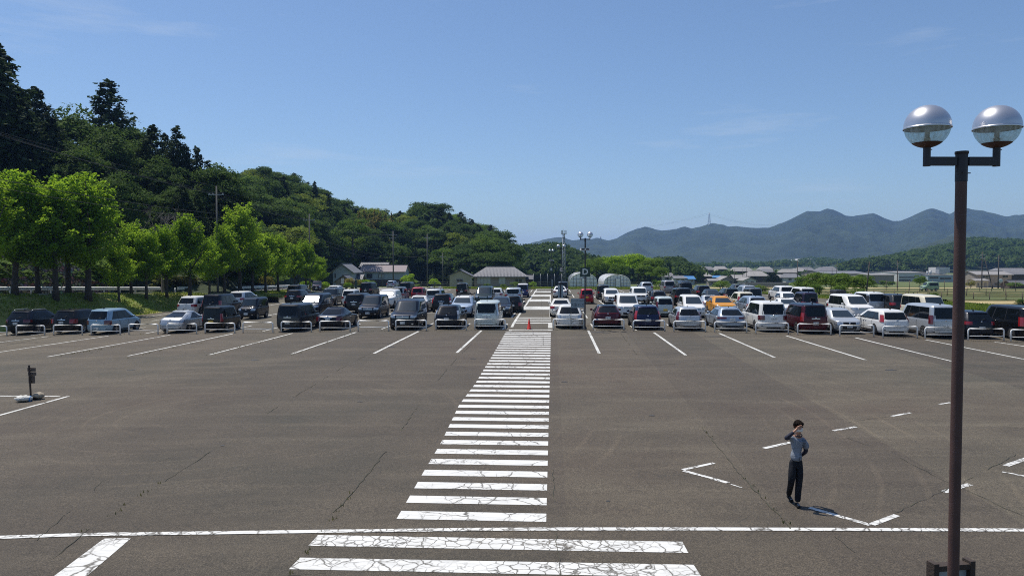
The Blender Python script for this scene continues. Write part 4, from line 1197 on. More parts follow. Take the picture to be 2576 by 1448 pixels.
car('minivan', 'silver', 2199, 0, 'R', 'white and grey minivan with tall black rear glass behind the white low estate', d=65, tl='tall', tlm='black', roof='white')
car('lowvan', 'darkgrey', 2262, 0, 'R', 'dark grey estate with a red lamp left of the long white van', d=63.5, hh=1.1, tl='mid')
car('van', 'cream', 2352, 0, 'F', 'cream white long van facing the camera behind the silver van', d=55.5)
# cars away from the lot
car('hatch', 'silverblue', 983, 723.5, 'R', 'silver blue hatchback on the access road below the grey house', group=None, yaw=-6)
car('keilow', 'purple', 797, 0, 'F', 'dark plum minicar driving on the road beyond the trees', group=None, d=116, yaw=14, name='moving_car')
# the roof box, carried by the white SUV
p = at(2134, 800, 66.5)
c = p + U * 2.6
zr = G(c.x, c.y) + ST['lowvan']['H'] * .93 + .09
bx = thing('roof_box', 'black plastic roof box strapped on a white SUV', 'roof box', (c.x, c.y, zr), PHI_U)
mb = MB()
prof = [(0.0, .38, 0), (.08, .47, 0), (.28, .45, 0), (.38, .34, 0)]
vs = []
for z, w, _ in prof:
    l = .95 - abs(z - .15) * .6
    vs += [(-l, -w, z), (l * .8, -w, z), (l, -w * .6, z), (l, w * .6, z), (l * .8, w, z), (-l, w, z)]
mb.add(vs, [(6 * j + i, 6 * j + (i + 1) % 6, 6 * j + 6 + (i + 1) % 6, 6 * j + 6 + i) for j in range(3) for i in range(6)] + [tuple(range(18, 24)), tuple(range(5, -1, -1))])
mb.build('shell', M['black'], bx)
mb = MB(); mb.box((-.5, 0, -.04), (.06, 1.1, .05)); mb.box((.5, 0, -.04), (.06, 1.1, .05)); mb.build('crossbar', M['galv'], bx)
# pale green van on the field track
P = at(2338, 735, 146)
phi = math.pi + R(4)
st = 'kei'
_g = G
r_ = car('kei', 'palegreenvan', 2316, 0, 'F', 'pale green minicar driving along the field track', group=None, d=146, name='moving_car')
r_.location = (P.x, P.y, G(P.x, P.y) + .35); r_.rotation_euler[2] = phi
mb = MB(); mb.v = []
gquad(mb, [(P.x - 30, P.y - 2), (P.x + 60, P.y - 4), (P.x + 60, P.y + .5), (P.x - 30, P.y + 2)], 10, .34)
tag(mb.build('field_track', M['field_green']), kind='structure')

# ------------------------------------------------------------------ barriers
def round_path(pts, r, n=4):
    out = [Vector(pts[0])]
    for a, b, c in zip(pts, pts[1:], pts[2:]):
        a, b, c = Vector(a), Vector(b), Vector(c)
        p, q = b + (a - b).normalized() * r, b + (c - b).normalized() * r
        for i in range(n + 1):
            t = i / n; out.append(p * (1 - t) ** 2 + b * 2 * t * (1 - t) + q * t * t)
    out.append(Vector(pts[-1])); return out
BW, BH = 2.02, .70
mb = MB(); mb.tube(round_path([(-BW / 2, 0, 0), (-BW / 2, 0, BH), (BW / 2, 0, BH), (BW / 2, 0, 0)], .16), .045, 8); hoop = mb.mesh('hoop', M['white_paint'])
mb = MB(); mb.tube([(-BW / 2, 0, .27), (BW / 2, 0, .27)], .022, 6); rail = mb.mesh('lower_rail', M['white_paint'])
mb = MB(); mb.lathe([(.0, .025), (.05, .025), (.065, .0)], n=8); foot = mb.mesh('foot', M['rust'])
bar = [(-18, 845, 'cut off by the frame'), (77, 844, 'behind the black SUV with roof rails'), (171, 843, 'behind the black SUV with bright red lamps'), (266, 842.5, 'behind the light blue compact minivan'),
       (361, 841, 'in front of the empty bay right of the light blue minivan'), (457.6, 840, 'behind the silver fastback'), (553.3, 838.5, 'behind the black minicar with a yellow plate'),
       (649, 837, 'in front of the empty bay left of the charcoal minivan'), (745.5, 835.5, 'behind the charcoal minivan'), (842.7, 834.2, 'behind the black sedan'), (939.4, 833, 'in front of the empty bay right of the black sedan'),
       (1034, 831.6, 'in front of the nose-out black luxury minivan'), (1134.7, 830.6, 'behind the black estate hatchback'), (1232.5, 829.6, 'behind the pale green minivan'), (1430, 828.3, 'behind the bus sign and the white estate hatchback'),
       (1530.8, 830, 'behind the dark red crossover'), (1632.6, 832.8, 'behind the dark blue wagon'), (1734.7, 834.6, 'behind the silver hatchback with red lamps'), (1838, 836.5, 'behind the silver blue estate car'),
       (1942, 839.7, 'behind the white luxury minivan'), (2048, 842.5, 'behind the maroon minivan'), (2155, 846.5, 'in front of the nose-out silver hatchback'), (2264, 850, 'behind the white low estate'),
       (2371, 853, 'behind the silver long roof van'), (2480, 856.5, 'behind the black SUV right of the tall lamp pole'), (2588, 859.5, 'behind the black long roof van at the right edge')]
for px, py, lb in bar:
    g = ground(px, py)
    t = thing('barrier', 'white tubular barrier ' + lb, 'barrier', g, -YAW, 'white tube barriers along the front row')
    obj_from('hoop', hoop, t); obj_from('lower_rail', rail, t)
    for s in (-1, 1): obj_from('foot', foot, t, (s * BW / 2, 0, 0))

# ------------------------------------------------------------------ traffic cone
g = ground(1331, 828)
t = thing('traffic_cone', 'red traffic cone standing on the walkway beyond the crosswalk', 'traffic cone', g, -YAW)
mb = MB(); mb.lathe([(.15, .03), (.13, .05), (.035, .68), (.025, .70), (0, .70)], n=16); mb.build('cone_body', M['cone'], t)
mb = MB(); mb.box((0, 0, .015), (.40, .40, .03)); mb.build('base', M['black'], t)

# ------------------------------------------------------------------ twin globe lamps
def globe_meshes():
    r = .194; k = 32
    D = {}
    cap = [(r * 1.02 * math.cos(a), r * math.sin(a)) for a in [i * math.pi / 2 / 12 for i in range(13)]]
    cap[-1] = (.0005, r)
    mb = MB(); mb.lathe([(r * 1.02, -.022), (r * 1.045, -.022), (r * 1.045, -.012), (r * 1.025, -.008)] + cap, n=k); D['cap'] = mb.mesh('lamp_cap', M['lamp_silver'], 40)
    mb = MB(); mb.lathe([(r * .98, -.018), (r * .80, .018), (.10, .028), (.07, .028), (.03, -.03), (.0005, -.03)], n=k); D['refl'] = mb.mesh('reflector', M['lamp_inner'])
    gl = [(r * math.cos(a), -r * math.sin(a)) for a in [i * math.radians(52) / 9 for i in range(10)]]
    mb = MB(); mb.lathe(gl, n=k); D['glass'] = mb.mesh('lamp_glass', M['lamp_glass'])
    cp = [(r * 1.01 * math.cos(a), -r * 1.01 * math.sin(a)) for a in [math.radians(50 + i * 38 / 5) for i in range(6)]] + [(.0005, -r * 1.01)]
    mb = MB(); mb.lathe(cp, n=k); mb.lathe([(.0005, -.145), (.115, -.15)], n=k); D['cup'] = mb.mesh('lamp_cup', M['lamp_pole'])
    mb = MB(); mb.lathe([(.028, -.15), (.028, -.105), (.021, -.105), (.021, -.025)], n=12); D['socket'] = mb.mesh('socket', M['ceramic'])
    return D
GLM = globe_meshes()
def lamp(x, y, z, yaw, label, spread=.29, dark=False, base=None, gs=1.0, pr=.0475):
    t = thing('street_lamp', label, 'street lamp', (x, y, z), yaw, 'twin globe lamps of the car park')
    pm = M['lamp_dark'] if dark else M['lamp_pole']
    mb = MB(); mb.tube([(0, 0, 0), (0, 0, 5.83)], pr, 20); mb.build('pole', pm, t, 60)
    mb = MB(); mb.tube([(0, 0, 5.832), (0, 0, 6.06)], pr + .003, 20); mb.lathe([(pr + .003, 6.05), (pr + .008, 6.055), (pr + .008, 6.075), (.0005, 6.08)], n=20)
    mb.tube([(.05, 0, 5.90), (.075, 0, 5.90)], .005, 6); mb.tube([(-.02, -.05, 5.90), (-.02, -.06, 5.90)], .007, 6)
    mb.build('pole_head', M['lamp_dark'], t, 60)
    mb = MB()
    for s in (-1, 1):
        mb.box((s * (spread + .05) / 2, 0, 5.995), (spread - .05, .05, .068))
    mb.build('crossarm', M['lamp_dark'], t)
    for s in (-1, 1):
        mb = MB(); mb.tube([(s * spread, 0, 5.955), (s * spread, 0, 6.125)], .0285, 16); mb.tube([(s * spread + .028, 0, 6.09), (s * spread + .042, 0, 6.09)], .004, 6)
        mb.build('upright', M['lamp_dark'], t, 60)
        c = obj_from('lamp_glass', GLM['glass'], t, (s * spread, 0, 6.125 + .184 * gs - .012)); c.scale = (gs,) * 3
        for nm, k in (('lamp_cap', 'cap'), ('reflector', 'refl'), ('lamp_cup', 'cup'), ('socket', 'socket')): obj_from(nm, GLM[k], c)
    if not base:
        mb = MB(); mb.lathe([(.09, 0), (.09, .02), (.06, .03), (.05, .14)], n=12); mb.build('base_collar', pm, t)
        mb = MB(); mb.tube([(0, 0, 2.0 - .012), (0, 0, 2.0 + .012)], pr + .0025, 20); mb.build('band', pm, t)
    return t
P = at(2409, 900, 6.06)
near_lamp = lamp(P.x, P.y, G(P.x, P.y), R(1.0), 'tall brown twin globe lamp close by at the right, big silver-topped globes', .287, gs=.885, pr=.043)
g = ground(1471.5, 827.7)
lamp(g.x, g.y, g.z, -YAW, 'twin globe lamp carrying the green D sign at the front row', .315, dark=True)
gc = at(1411.4, 760, 82); gc.z = 0
lamp(gc.x, gc.y, 0, -YAW, 'twin globe lamp carrying the C sign in the middle of the lot', .315, dark=True)
gb = at(1386.7, 740, 110); gb.z = 0
lamp(gb.x, gb.y, 0, R(42), 'twin globe lamp carrying the B sign, farthest along the walkway', .315, dark=True)
def floods(g, z, yaw, lb):
    t = thing('loudspeaker', lb, 'loudspeaker', (g.x, g.y, g.z + z), yaw, 'white horn boxes on the lamp poles')
    for s in (-1, 1):
        mb = MB(); mb.box((s * .17, -.08, 0), (.28, .26, .15), rz=s * -.25); mb.build('housing', M['white_paint'], t)
        mb = MB(); mb.box((s * .17 - s * .02, -.222, -.0), (.22, .012, .10), rz=s * -.25); mb.build('front_grille', M['ink'], t)
floods(g, 5.33, -YAW, 'pair of white box loudspeakers on the D lamp pole')
floods(gb, 4.83, R(-10), 'pair of white box loudspeakers on the B lamp pole')
def letter_sign(g, z0, z1, w, ch, lb, yaw=-YAW, size=None, dy=-.08, faded=False):
    t = thing('letter_sign', lb, 'sign', (g.x, g.y, g.z + (z0 + z1) / 2), yaw, 'square letter signs on the lamp poles')
    mb = MB(); mb.box((0, dy, 0), (w, .03, z1 - z0)); mb.build('board', M['sign_green'], t)
    if faded:
        mb = MB(); mb.box((0, dy - .018, 0.02), (w * .5, .004, (z1 - z0) * .86)); mb.build('faded_patch', mat('faded_orange_print', (0.32, 0.24, 0.20), .8), t)
        lettering('sign_letter', ch, size, M['letter_white'], (0, dy - .026, -.03), (R(90), 0, 0), t, .004)
    else: lettering('sign_letter', ch, size, M['letter_white'], (0, dy - .02, 0), (R(90), 0, 0), t, .004)
def zat(py, d): return at(1288, py, d).z
letter_sign(g, zat(696, 49.4), zat(671.6, 49.4), .66, 'D', 'dark green square sign with a white letter D', size=.56)
letter_sign(gc, zat(684.5, 82), zat(671.5, 82), .56, 'C', 'dark square sign with a white letter C on a faded patch', size=.50, faded=True)
letter_sign(gb, zat(683, 110), zat(672, 110), .62, 'B', 'dark square sign with a white letter B, smallest of the letter signs', size=.50)

# ------------------------------------------------------------------ boards and signs in the lot
g = ground(1452.5, 829.6)
t = thing('bus_sign', 'grey sign board with Japanese lettering for large buses beside the D lamp', 'sign', g, -YAW)
s_ = g.y / FPX; w = 34 * s_
zt, zb = zat(750.5, g.y) - g.z, zat(774, g.y) - g.z
mb = MB(); mb.box((0, 0, (zt + zb) / 2), (w, .025, zt - zb)); pn = mb.build('panel', M['sign_grey'], t)
lettering('lettering', 'エコトピアささゆり', .118, M['ink'], (0, -.016, zt - .15), (R(90), 0, 0), pn, sx=.86)
lettering('lettering', '大型バス', .235, M['ink'], (0, -.016, zb + .19), (R(90), 0, 0), pn, sx=.95)
for s in (-1, 1): mb = MB(); mb.box((s * (w / 2 - .02), .02, zb / 2), (.035, .035, zb)); mb.build('leg', M['fence_green'], t)
mb = MB(); mb.box((0, .02, .62), (w - .06, .03, .03)); mb.build('crossbar', M['fence_green'], t)
for s in (-1, 1):
    mb = MB(); mb.tube([(s * (w / 2 - .03), .02, .42), (s * (w / 2 - .24), .02, .61)], .013, 6); mb.build('brace', M['fence_green'], t)
# grey notice boards under the C and B lamps
P = at(1410, 750, 78)
t = thing('notice_board', 'pair of tall grey panels on black posts under the C lamp', 'notice board', (P.x, P.y, 0), -YAW)
for s in (-1, 1):
    mb = MB(); mb.box((s * .17, 0, 1.45), (.15, .05, 1.30)); mb.build('panel', M['steel_sign'], t)
    mb = MB(); mb.box((s * .255, 0, 1.02), (.03, .06, 2.04)); mb.build('post', M['black'], t)
mb = MB(); mb.box((0, 0, 1.45), (.18, .03, 1.25)); mb.box((0, 0, 1.2), (.50, .035, .03)); mb.build('back_board', M['lamp_dark'], t)
P = at(1388.2, 738, 108)
t = thing('notice_board', 'narrow white panel on two dark posts under the B lamp', 'notice board', (P.x, P.y, 0), -YAW)
mb = MB(); mb.box((0.03, 0, 1.45), (.15, .5, 1.0)); mb.build('panel', M['steel_sign'], t)
for s in (-1, 1): mb = MB(); mb.box((.03 + s * .1, -.3, .95), (.05, .05, 1.9)); mb.build('post', M['black'], t)
P = at(861.5, 727, 124)
t = thing('notice_board', 'tall notice board on dark posts at the entrance by the planters', 'notice board', (P.x, P.y, 0), 0)
mb = MB(); mb.box((.02, 0, 1.45), (.42, .05, .85)); pn = mb.build('panel', M['letter_white'], t)
for k in range(4): mb = MB(); mb.box((.02, -.028, 1.72 - k * .17), (.26 - .05 * (k % 2), .004, .05)); mb.build('printed_line', M['ink'], pn)
for s in (-1, 1): mb = MB(); mb.box((.02 + s * .26, 0, .95), (.07, .07, 1.9)); mb.build('post', M['wood_dark'], t)
for px, lb in ((869.5, 'left of the pair at the entrance'), (886, 'right of the pair at the entrance')):
    P = at(px, 729, 121)
    t = thing('planter', 'dark wooden planter with a small conifer, ' + lb, 'planter', (P.x, P.y, 0), 0, 'planters at the entrance')
    mb = MB(); mb.lathe([(.24, 0), (.32, .36), (.34, .40), (.28, .40), (0, .36)], n=10); mb.build('tub', M['wood_dark'], t)
    mb = MB(); mb.lathe([(.02, .36), (.22, .42), (.26, .55), (.12, .95), (.0, 1.15)], n=9); mb.build('conifer', M['leaf_mid'], t)
P = at(895.5, 724.5, 127)
t = thing('stone_pillar', 'dark green stone pillar at the entrance beside the yellow bush', 'pillar', (P.x, P.y, 0), 0)
mb = MB(); mb.box((0, 0, .78), (.36, .26, 1.50)); mb.build('shaft', M['sign_green'], t)
mb = MB(); mb.box((0, 0, .05), (.55, .45, .10)); mb.build('plinth', M['concrete'], t)

# wooden pedestrian sign seen from behind, with sandbags
g = ground(78, 1004)
t = thing('wooden_signpost', 'weathered wooden signpost with three boards held down by sandbags', 'signpost', g, R(-6))
hpost = zat(918, g.y) - g.z
mb = MB(); mb.tube([(0, 0, 0), (-.05, 0, hpost)], .042, 4, smooth=False); mb.build('post', M['wood_dark'], t)
for zc, hh, w, ox in ((929.5, .135, .31, .03), (940, .125, .31, .05), (954.5, .28, .24, .03)):
    z = zat(zc, g.y) - g.z; mb = MB(); mb.box((ox - .03, .06, z), (w, .03, hh)); mb.box((ox - .03, .03, z), (.05, .05, .05)); mb.build('board', M['wood_sign'], t)
mb = MB(); mb.box((0, 0, .03), (.34, .34, .06)); mb.build('base_plate', M['black'], t)
def sack(px, py, L, W, H, m_, lb, yaw, tie=None):
    g = ground(px, py)
    t = thing('sandbag', lb, 'sandbag', g, yaw, 'sandbags at the wooden signpost')
    mb = MB(); nu, nv = 16, 12; vs = []
    for j in range(nv + 1):
        a = j / nv; prof = math.sin(math.pi * (0.04 + 0.92 * a)) ** .55
        if tie: prof *= (0.25 + 0.75 * sstep(a * 3.5)) if a < .3 else 1
        for i in range(nu):
            b = 2 * math.pi * i / nu
            x = (a - .5) * L; y = math.cos(b) * W / 2 * prof; z = H / 2 + math.sin(b) * H / 2 * prof * (1 if math.sin(b) > 0 else .9)
            n_ = mnoise.noise((x * 7, y * 7, z * 7 + px)) * .035
            vs.append((x + n_, y + n_ * .8, max(.0, z + n_)))
    mb.add(vs, [(j * nu + i, j * nu + (i + 1) % nu, (j + 1) * nu + (i + 1) % nu, (j + 1) * nu + i) for j in range(nv) for i in range(nu)] + [tuple(range(nu))[::-1], tuple(range(nv * nu, nv * nu + nu))], 0, True)
    mb.build('bag', m_, t)
    if tie: mb = MB(); mb.lathe([(.10, -.03), (.115, 0), (.10, .03)], c=(L * .40, 0, .10), n=12, M=Matrix.Rotation(R(90), 3, 'Y')); mb.build('tie', M['blue_tie'], t)
sack(58, 1010, .62, .36, .24, M['sack'], 'white sandbag with a blue tie lying left of the wooden signpost', R(8), True)
sack(97, 1003, .46, .34, .25, M['sack_tan'], 'tan and brown sandbag lying right of the wooden signpost', R(-14))

# notice board behind the near lamp pole
P = at(2392, 1430, 6.75)
t = thing('notice_board', 'brown framed board with a grey back standing behind the near lamp pole', 'notice board', (P.x, P.y, G(P.x, P.y)), R(10))
zt = at(2392, 1412, 6.75).z - G(P.x, P.y); w = .43
for s in (-1, 1): mb = MB(); mb.box((s * (w / 2 - .026), 0, (zt + .01) / 2), (.052, .10, zt + .01)); mb.build('post', M['wood_dark'], t)
mb = MB(); mb.box((0, 0, zt - .04), (w - .104, .09, .05)); mb.build('top_rail', M['wood_dark'], t)
mb = MB(); mb.box((0, 0, zt - .85), (w - .104, .09, .05)); mb.build('bottom_rail', M['wood_dark'], t)
mb = MB(); mb.box((0, .01, zt - .445), (w - .104, .02, .755)); mb.build('panel', M['steel_sign'], t)

# ------------------------------------------------------------------ guard rail
gr = thing('guard_rail', 'long white guard rail behind the row of roadside trees', 'guard rail')
def gx(y): return top_x(y) - 3.3
mb = MB()
BEAM = [(.06, .34), (-.05, .28), (-.06, .22), (.03, .18), (.05, .15), (-.05, .09), (-.06, .03), (0, 0)]
def beam(y0, y1):
    yy = [y0 + (y1 - y0) * i / max(1, int((y1 - y0) / 3)) for i in range(max(1, int((y1 - y0) / 3)) + 1)]
    vs = []
    for y in yy:
        z = G(gx(y), y) + .42
        vs += [(gx(y) - o + .06, y, z + h) for o, h in BEAM] + [(gx(y) - .03, y, z + h) for o, h in BEAM[::-1]]
    k = len(BEAM) * 2
    mb = MB(); mb.add(vs, [(j * k + i, j * k + (i + 1) % k, (j + 1) * k + (i + 1) % k, (j + 1) * k + i) for j in range(len(yy) - 1) for i in range(k)] + [tuple(range(k))[::-1], tuple(range((len(yy) - 1) * k, len(yy) * k))])
    mb.build('beam', M['white_paint'], gr)
beam(40, 70); beam(70.2, 82.5); beam(85.5, 98); beam(98.2, 112); beam(112.2, 124); beam(124.2, 134)
mb = MB(); mb.tube([(0, 0, 0), (0, 0, .66)], .06, 8); pm_ = mb.mesh('post', M['white_paint'])
y = 41
while y < 134:
    if not 83 < y < 85: obj_from('post', pm_, gr, (gx(y) + .0, y, G(gx(y), y)))
    y += 2.0
# brown handrail of the little bridge behind it
t = thing('handrail', 'dark brown handrail seen through the trees beyond the guard rail', 'handrail', (0, 0, 0))
for z in (1.15, .75):
    mb = MB(); mb.tube([(gx(78) - 7.5, 78, G(-50, 78) + z + .1), (gx(86) - 6.5, 86, G(-50, 86) + z + .35)], .06, 6); mb.build('rail', M['wood_dark'], t)
for k in range(4):
    y = 78 + k * 2.66; mb = MB(); mb.tube([(gx(y) - 7.5 + k * .33, y, G(-50, y)), (gx(y) - 7.5 + k * .33, y, G(-50, y) + 1.2 + k * .08)], .05, 6); mb.build('post', M['wood_dark'], t)
# masonry wall at the far left beyond the road
mb = MB(); vs = []
for i in range(31):
    y = 60 + i * 1.1; x = top_x(y) - 10.0; z = G(x, y)
    hgt = 4.2 * clamp((88 - y) / 10)
    for j in range(6):
        h = j / 5; o = .14 * mnoise.noise((y * 1.3, h * 5, 0))
        vs.append((x - h * 1.2 + o, y, z + hgt * h + .02))
mb.add(vs, [(i * 6 + j, i * 6 + j + 1, (i + 1) * 6 + j + 1, (i + 1) * 6 + j) for i in range(30) for j in range(5)], 0, True)
w_ = mb.build('retaining_wall', M['masonry']); tag(w_, 'brown stone retaining wall beyond the road at the far left', 'wall')

# ------------------------------------------------------------------ utility poles and wires
def upole(px, ytop, d, label, base=None, arm=None, lean=0.0, r=.16, m_='pole_concrete', armw=1.5):
    P = at(px, 700, d); z0 = base if base is not None else G(P.x, P.y)
    zt = at(px, ytop, d).z
    t = thing('utility_pole', label, 'utility pole', (P.x, P.y, z0), 0, 'utility poles')
    hgt = zt - z0
    mb = MB(); mb.tube([(0, 0, -.2), (lean * hgt, 0, hgt)], [r, r * .6], 8); mb.build('pole', M[m_], t)
    if arm:
        for k in range(arm):
            z = hgt - 1.0 - k * .8
            mb = MB(); mb.box((lean * z - .0, -.15, z), (armw - k * .3, .08, .08)); a = mb.build('crossarm', M['galv'], t)
            for x in (-armw / 2 + .1, -armw / 5, armw / 2 - .1 - k * .15):
                mb = MB(); mb.lathe([(.03, .04), (.05, .08), (.05, .13), (.03, .18)], c=(lean * z + x, -.15, z), n=6); mb.build('insulator', M['insulator'], a)
    return Vector((P.x, P.y, z0)), hgt
p1, h1 = upole(547.5, 468, 86.5, 'tall concrete utility pole rising from the tree row at the left', arm=1, armw=1.8, r=.14)
p2, h2 = upole(779.5, 538, 116, 'tall concrete utility pole at the end of the tree row', arm=1, armw=1.8, r=.14)
p3, h3 = upole(989.5, 581, 185, 'utility pole standing in front of the grey house', arm=2, armw=1.9, r=.19, base=-1.5)
p4, h4 = upole(1075, 588, 172, 'utility pole right of the grey house', arm=1, armw=1.2, r=.16, base=-1.2)
upole(1114, 636, 195, 'thin utility pole between the grey house and the beige shed', arm=1, base=-2, r=.14)
upole(1150.5, 618, 230, 'utility pole with a pale frame on top above the beige shed', arm=1, base=-3, r=.16)
upole(961, 662, 178, 'slim pole in front of the grey house wall', base=-1.2, r=.10)
upole(2179, 658, 100, 'leaning wooden pole beside the bushes at the field', lean=.085, r=.11, m_='pole_wood')
upole(2257.5, 655, 240, 'dark utility pole in front of the white factory', arm=1, r=.17, m_='pole_wood', base=-3.8)
upole(2104.5, 664, 300, 'dark pole behind the bushes, right of a shorter one', r=.15, m_='pole_wood', base=-4)
upole(2093, 674, 310, 'short dark pole behind the bushes', r=.15, m_='pole_wood', base=-4)
upole(2470, 633, 215, 'tall utility pole left of the brace in front of the grey two storey house', arm=2, r=.17, m_='pole_wood', base=-3)
upole(2499, 648, 210, 'dark bracing pole leaning left in front of the grey two storey house', lean=-.30, r=.15, m_='pole_wood', base=-3)
upole(2511.5, 641, 212, 'dark utility pole carrying a round mirror in front of the grey two storey house', arm=1, r=.2, m_='pole_wood', base=-3)
upole(2421, 700, 170, 'slim grey post by the field road right of the lamp pole', r=.06, base=-1.9)
upole(2006, 655, 150, 'tall pole at the edge of the field left of the bushes', r=.11, m_='pole_wood')
for px, yt, d, lb in ((1945, 672, 300, 'dark pole in front of the cypress house'), (1878, 671, 300, 'dark pole above the white gabled house'), (1868.5, 676, 310, 'shorter dark pole above the white gabled house'), (1848, 677, 300, 'dark pole with a stay among the village roofs'), (2030, 673, 330, 'dark pole right of the village roofs')):
    upole(px, yt, d, lb, r=.13, m_='pole_wood', base=-4)
def wire(a, b, sag, r, lb='black power line strung past the hill trees', g='power lines on the left'):
    a, b = Vector(a), Vector(b); pts = [a.lerp(b, i / 14) - Vector((0, 0, sag * 4 * (i / 14) * (1 - i / 14))) for i in range(15)]
    mb = MB(); mb.tube(pts, r, 4); o = mb.build('power_line', M['wire']); tag(o, lb, 'power line', g)
P0_ = at(-160, 285, 46)
upole(-160, 262, 46, 'utility pole outside the left edge carrying the wires', arm=1, armw=1.8, r=.14, base=1.0)
T1, T2, T3, T4 = p1 + Vector((0, 0, h1)), p2 + Vector((0, 0, h2)), p3 + Vector((0, 0, h3)), p4 + Vector((0, 0, h4))
def off(px, py, d=46): return at(px, py, d)
for k, x in enumerate((-.8, -.35, .65)):
    wire(off(-160, 283 + k * 5), T1 + Vector((x, -.15, -.85)), .35, .013)
    wire(T1 + Vector((x, -.15, -.85)), T2 + Vector((x, -.15, -.85)), .5, .014)
    wire(T2 + Vector((x, -.15, -.85)), T3 + Vector((x, -.15, -.85)), 1.0, .018)
    wire(T3 + Vector((x, -.15, -.85)), at(1150.5, 625, 230), .9, .018)
wire(off(-160, 285), T1, .35, .011); wire(T1, T2, .4, .012)
wire(off(-160, 420), p1 + Vector((0, 0, h1 * .745)), .3, .020); wire(off(-160, 443), p1 + Vector((0, 0, h1 * .70)), .35, .020)
wire(p1 + Vector((0, 0, h1 * .745)), p2 + Vector((0, 0, h2 * .73)), .5, .022); wire(p1 + Vector((0, 0, h1 * .70)), p2 + Vector((0, 0, h2 * .69)), .5, .022)
wire(p2 + Vector((0, 0, h2 * .73)), p3 + Vector((0, 0, h3 * .58)), 1.0, .026); wire(p2 + Vector((0, 0, h2 * .69)), p3 + Vector((0, 0, h3 * .52)), 1.1, .026)
wire(p3 + Vector((0, 0, h3 * .58)), p4 + Vector((0, 0, h4 * .6)), .5, .026); wire(p4 + Vector((0, 0, h4 * .6)), at(1340, 655, 240), .8, .026)
wire(p4 + Vector((0, 0, h4 * .5)), at(1340, 662, 240), .8, .026)
wr = 'thin black power line above the fields at the right'; gwr = 'power lines on the right'
wire(at(1860, 657, 420), at(2006, 658, 150), .6, .02, wr, gwr); wire(at(2006, 659, 150), at(2184, 659, 100), .3, .013, wr, gwr)
wire(at(2184, 660, 100), at(2257.5, 657, 240), .5, .018, wr, gwr); wire(at(2257.5, 658, 240), at(2470, 640, 215), 1.2, .02, wr, gwr)
wire(at(2470, 640, 215), at(2640, 650, 150), .6, .02, wr, gwr); wire(at(2511, 645, 212), at(2640, 640, 150), .6, .02, wr, gwr); wire(at(2470, 652, 215), at(2257.5, 664, 240), 1.0, .02, wr, gwr)
P = at(2517.5, 705.5, 211)
t = thing('traffic_mirror', 'round white-backed mirror on the dark pole at the right', 'mirror', P, 0)
mb = MB(); mb.lathe([(0, -.06), (.52, -.04), (.55, 0), (.52, .02), (0, .05)], n=14, M=Matrix.Rotation(R(90), 3, 'X')); mb.build('disc', M['letter_white'], t)
mb = MB(); mb.tube([(-.7, 0, 0), (-.1, 0, 0)], .05, 5); mb.build('bracket', M['black'], t)

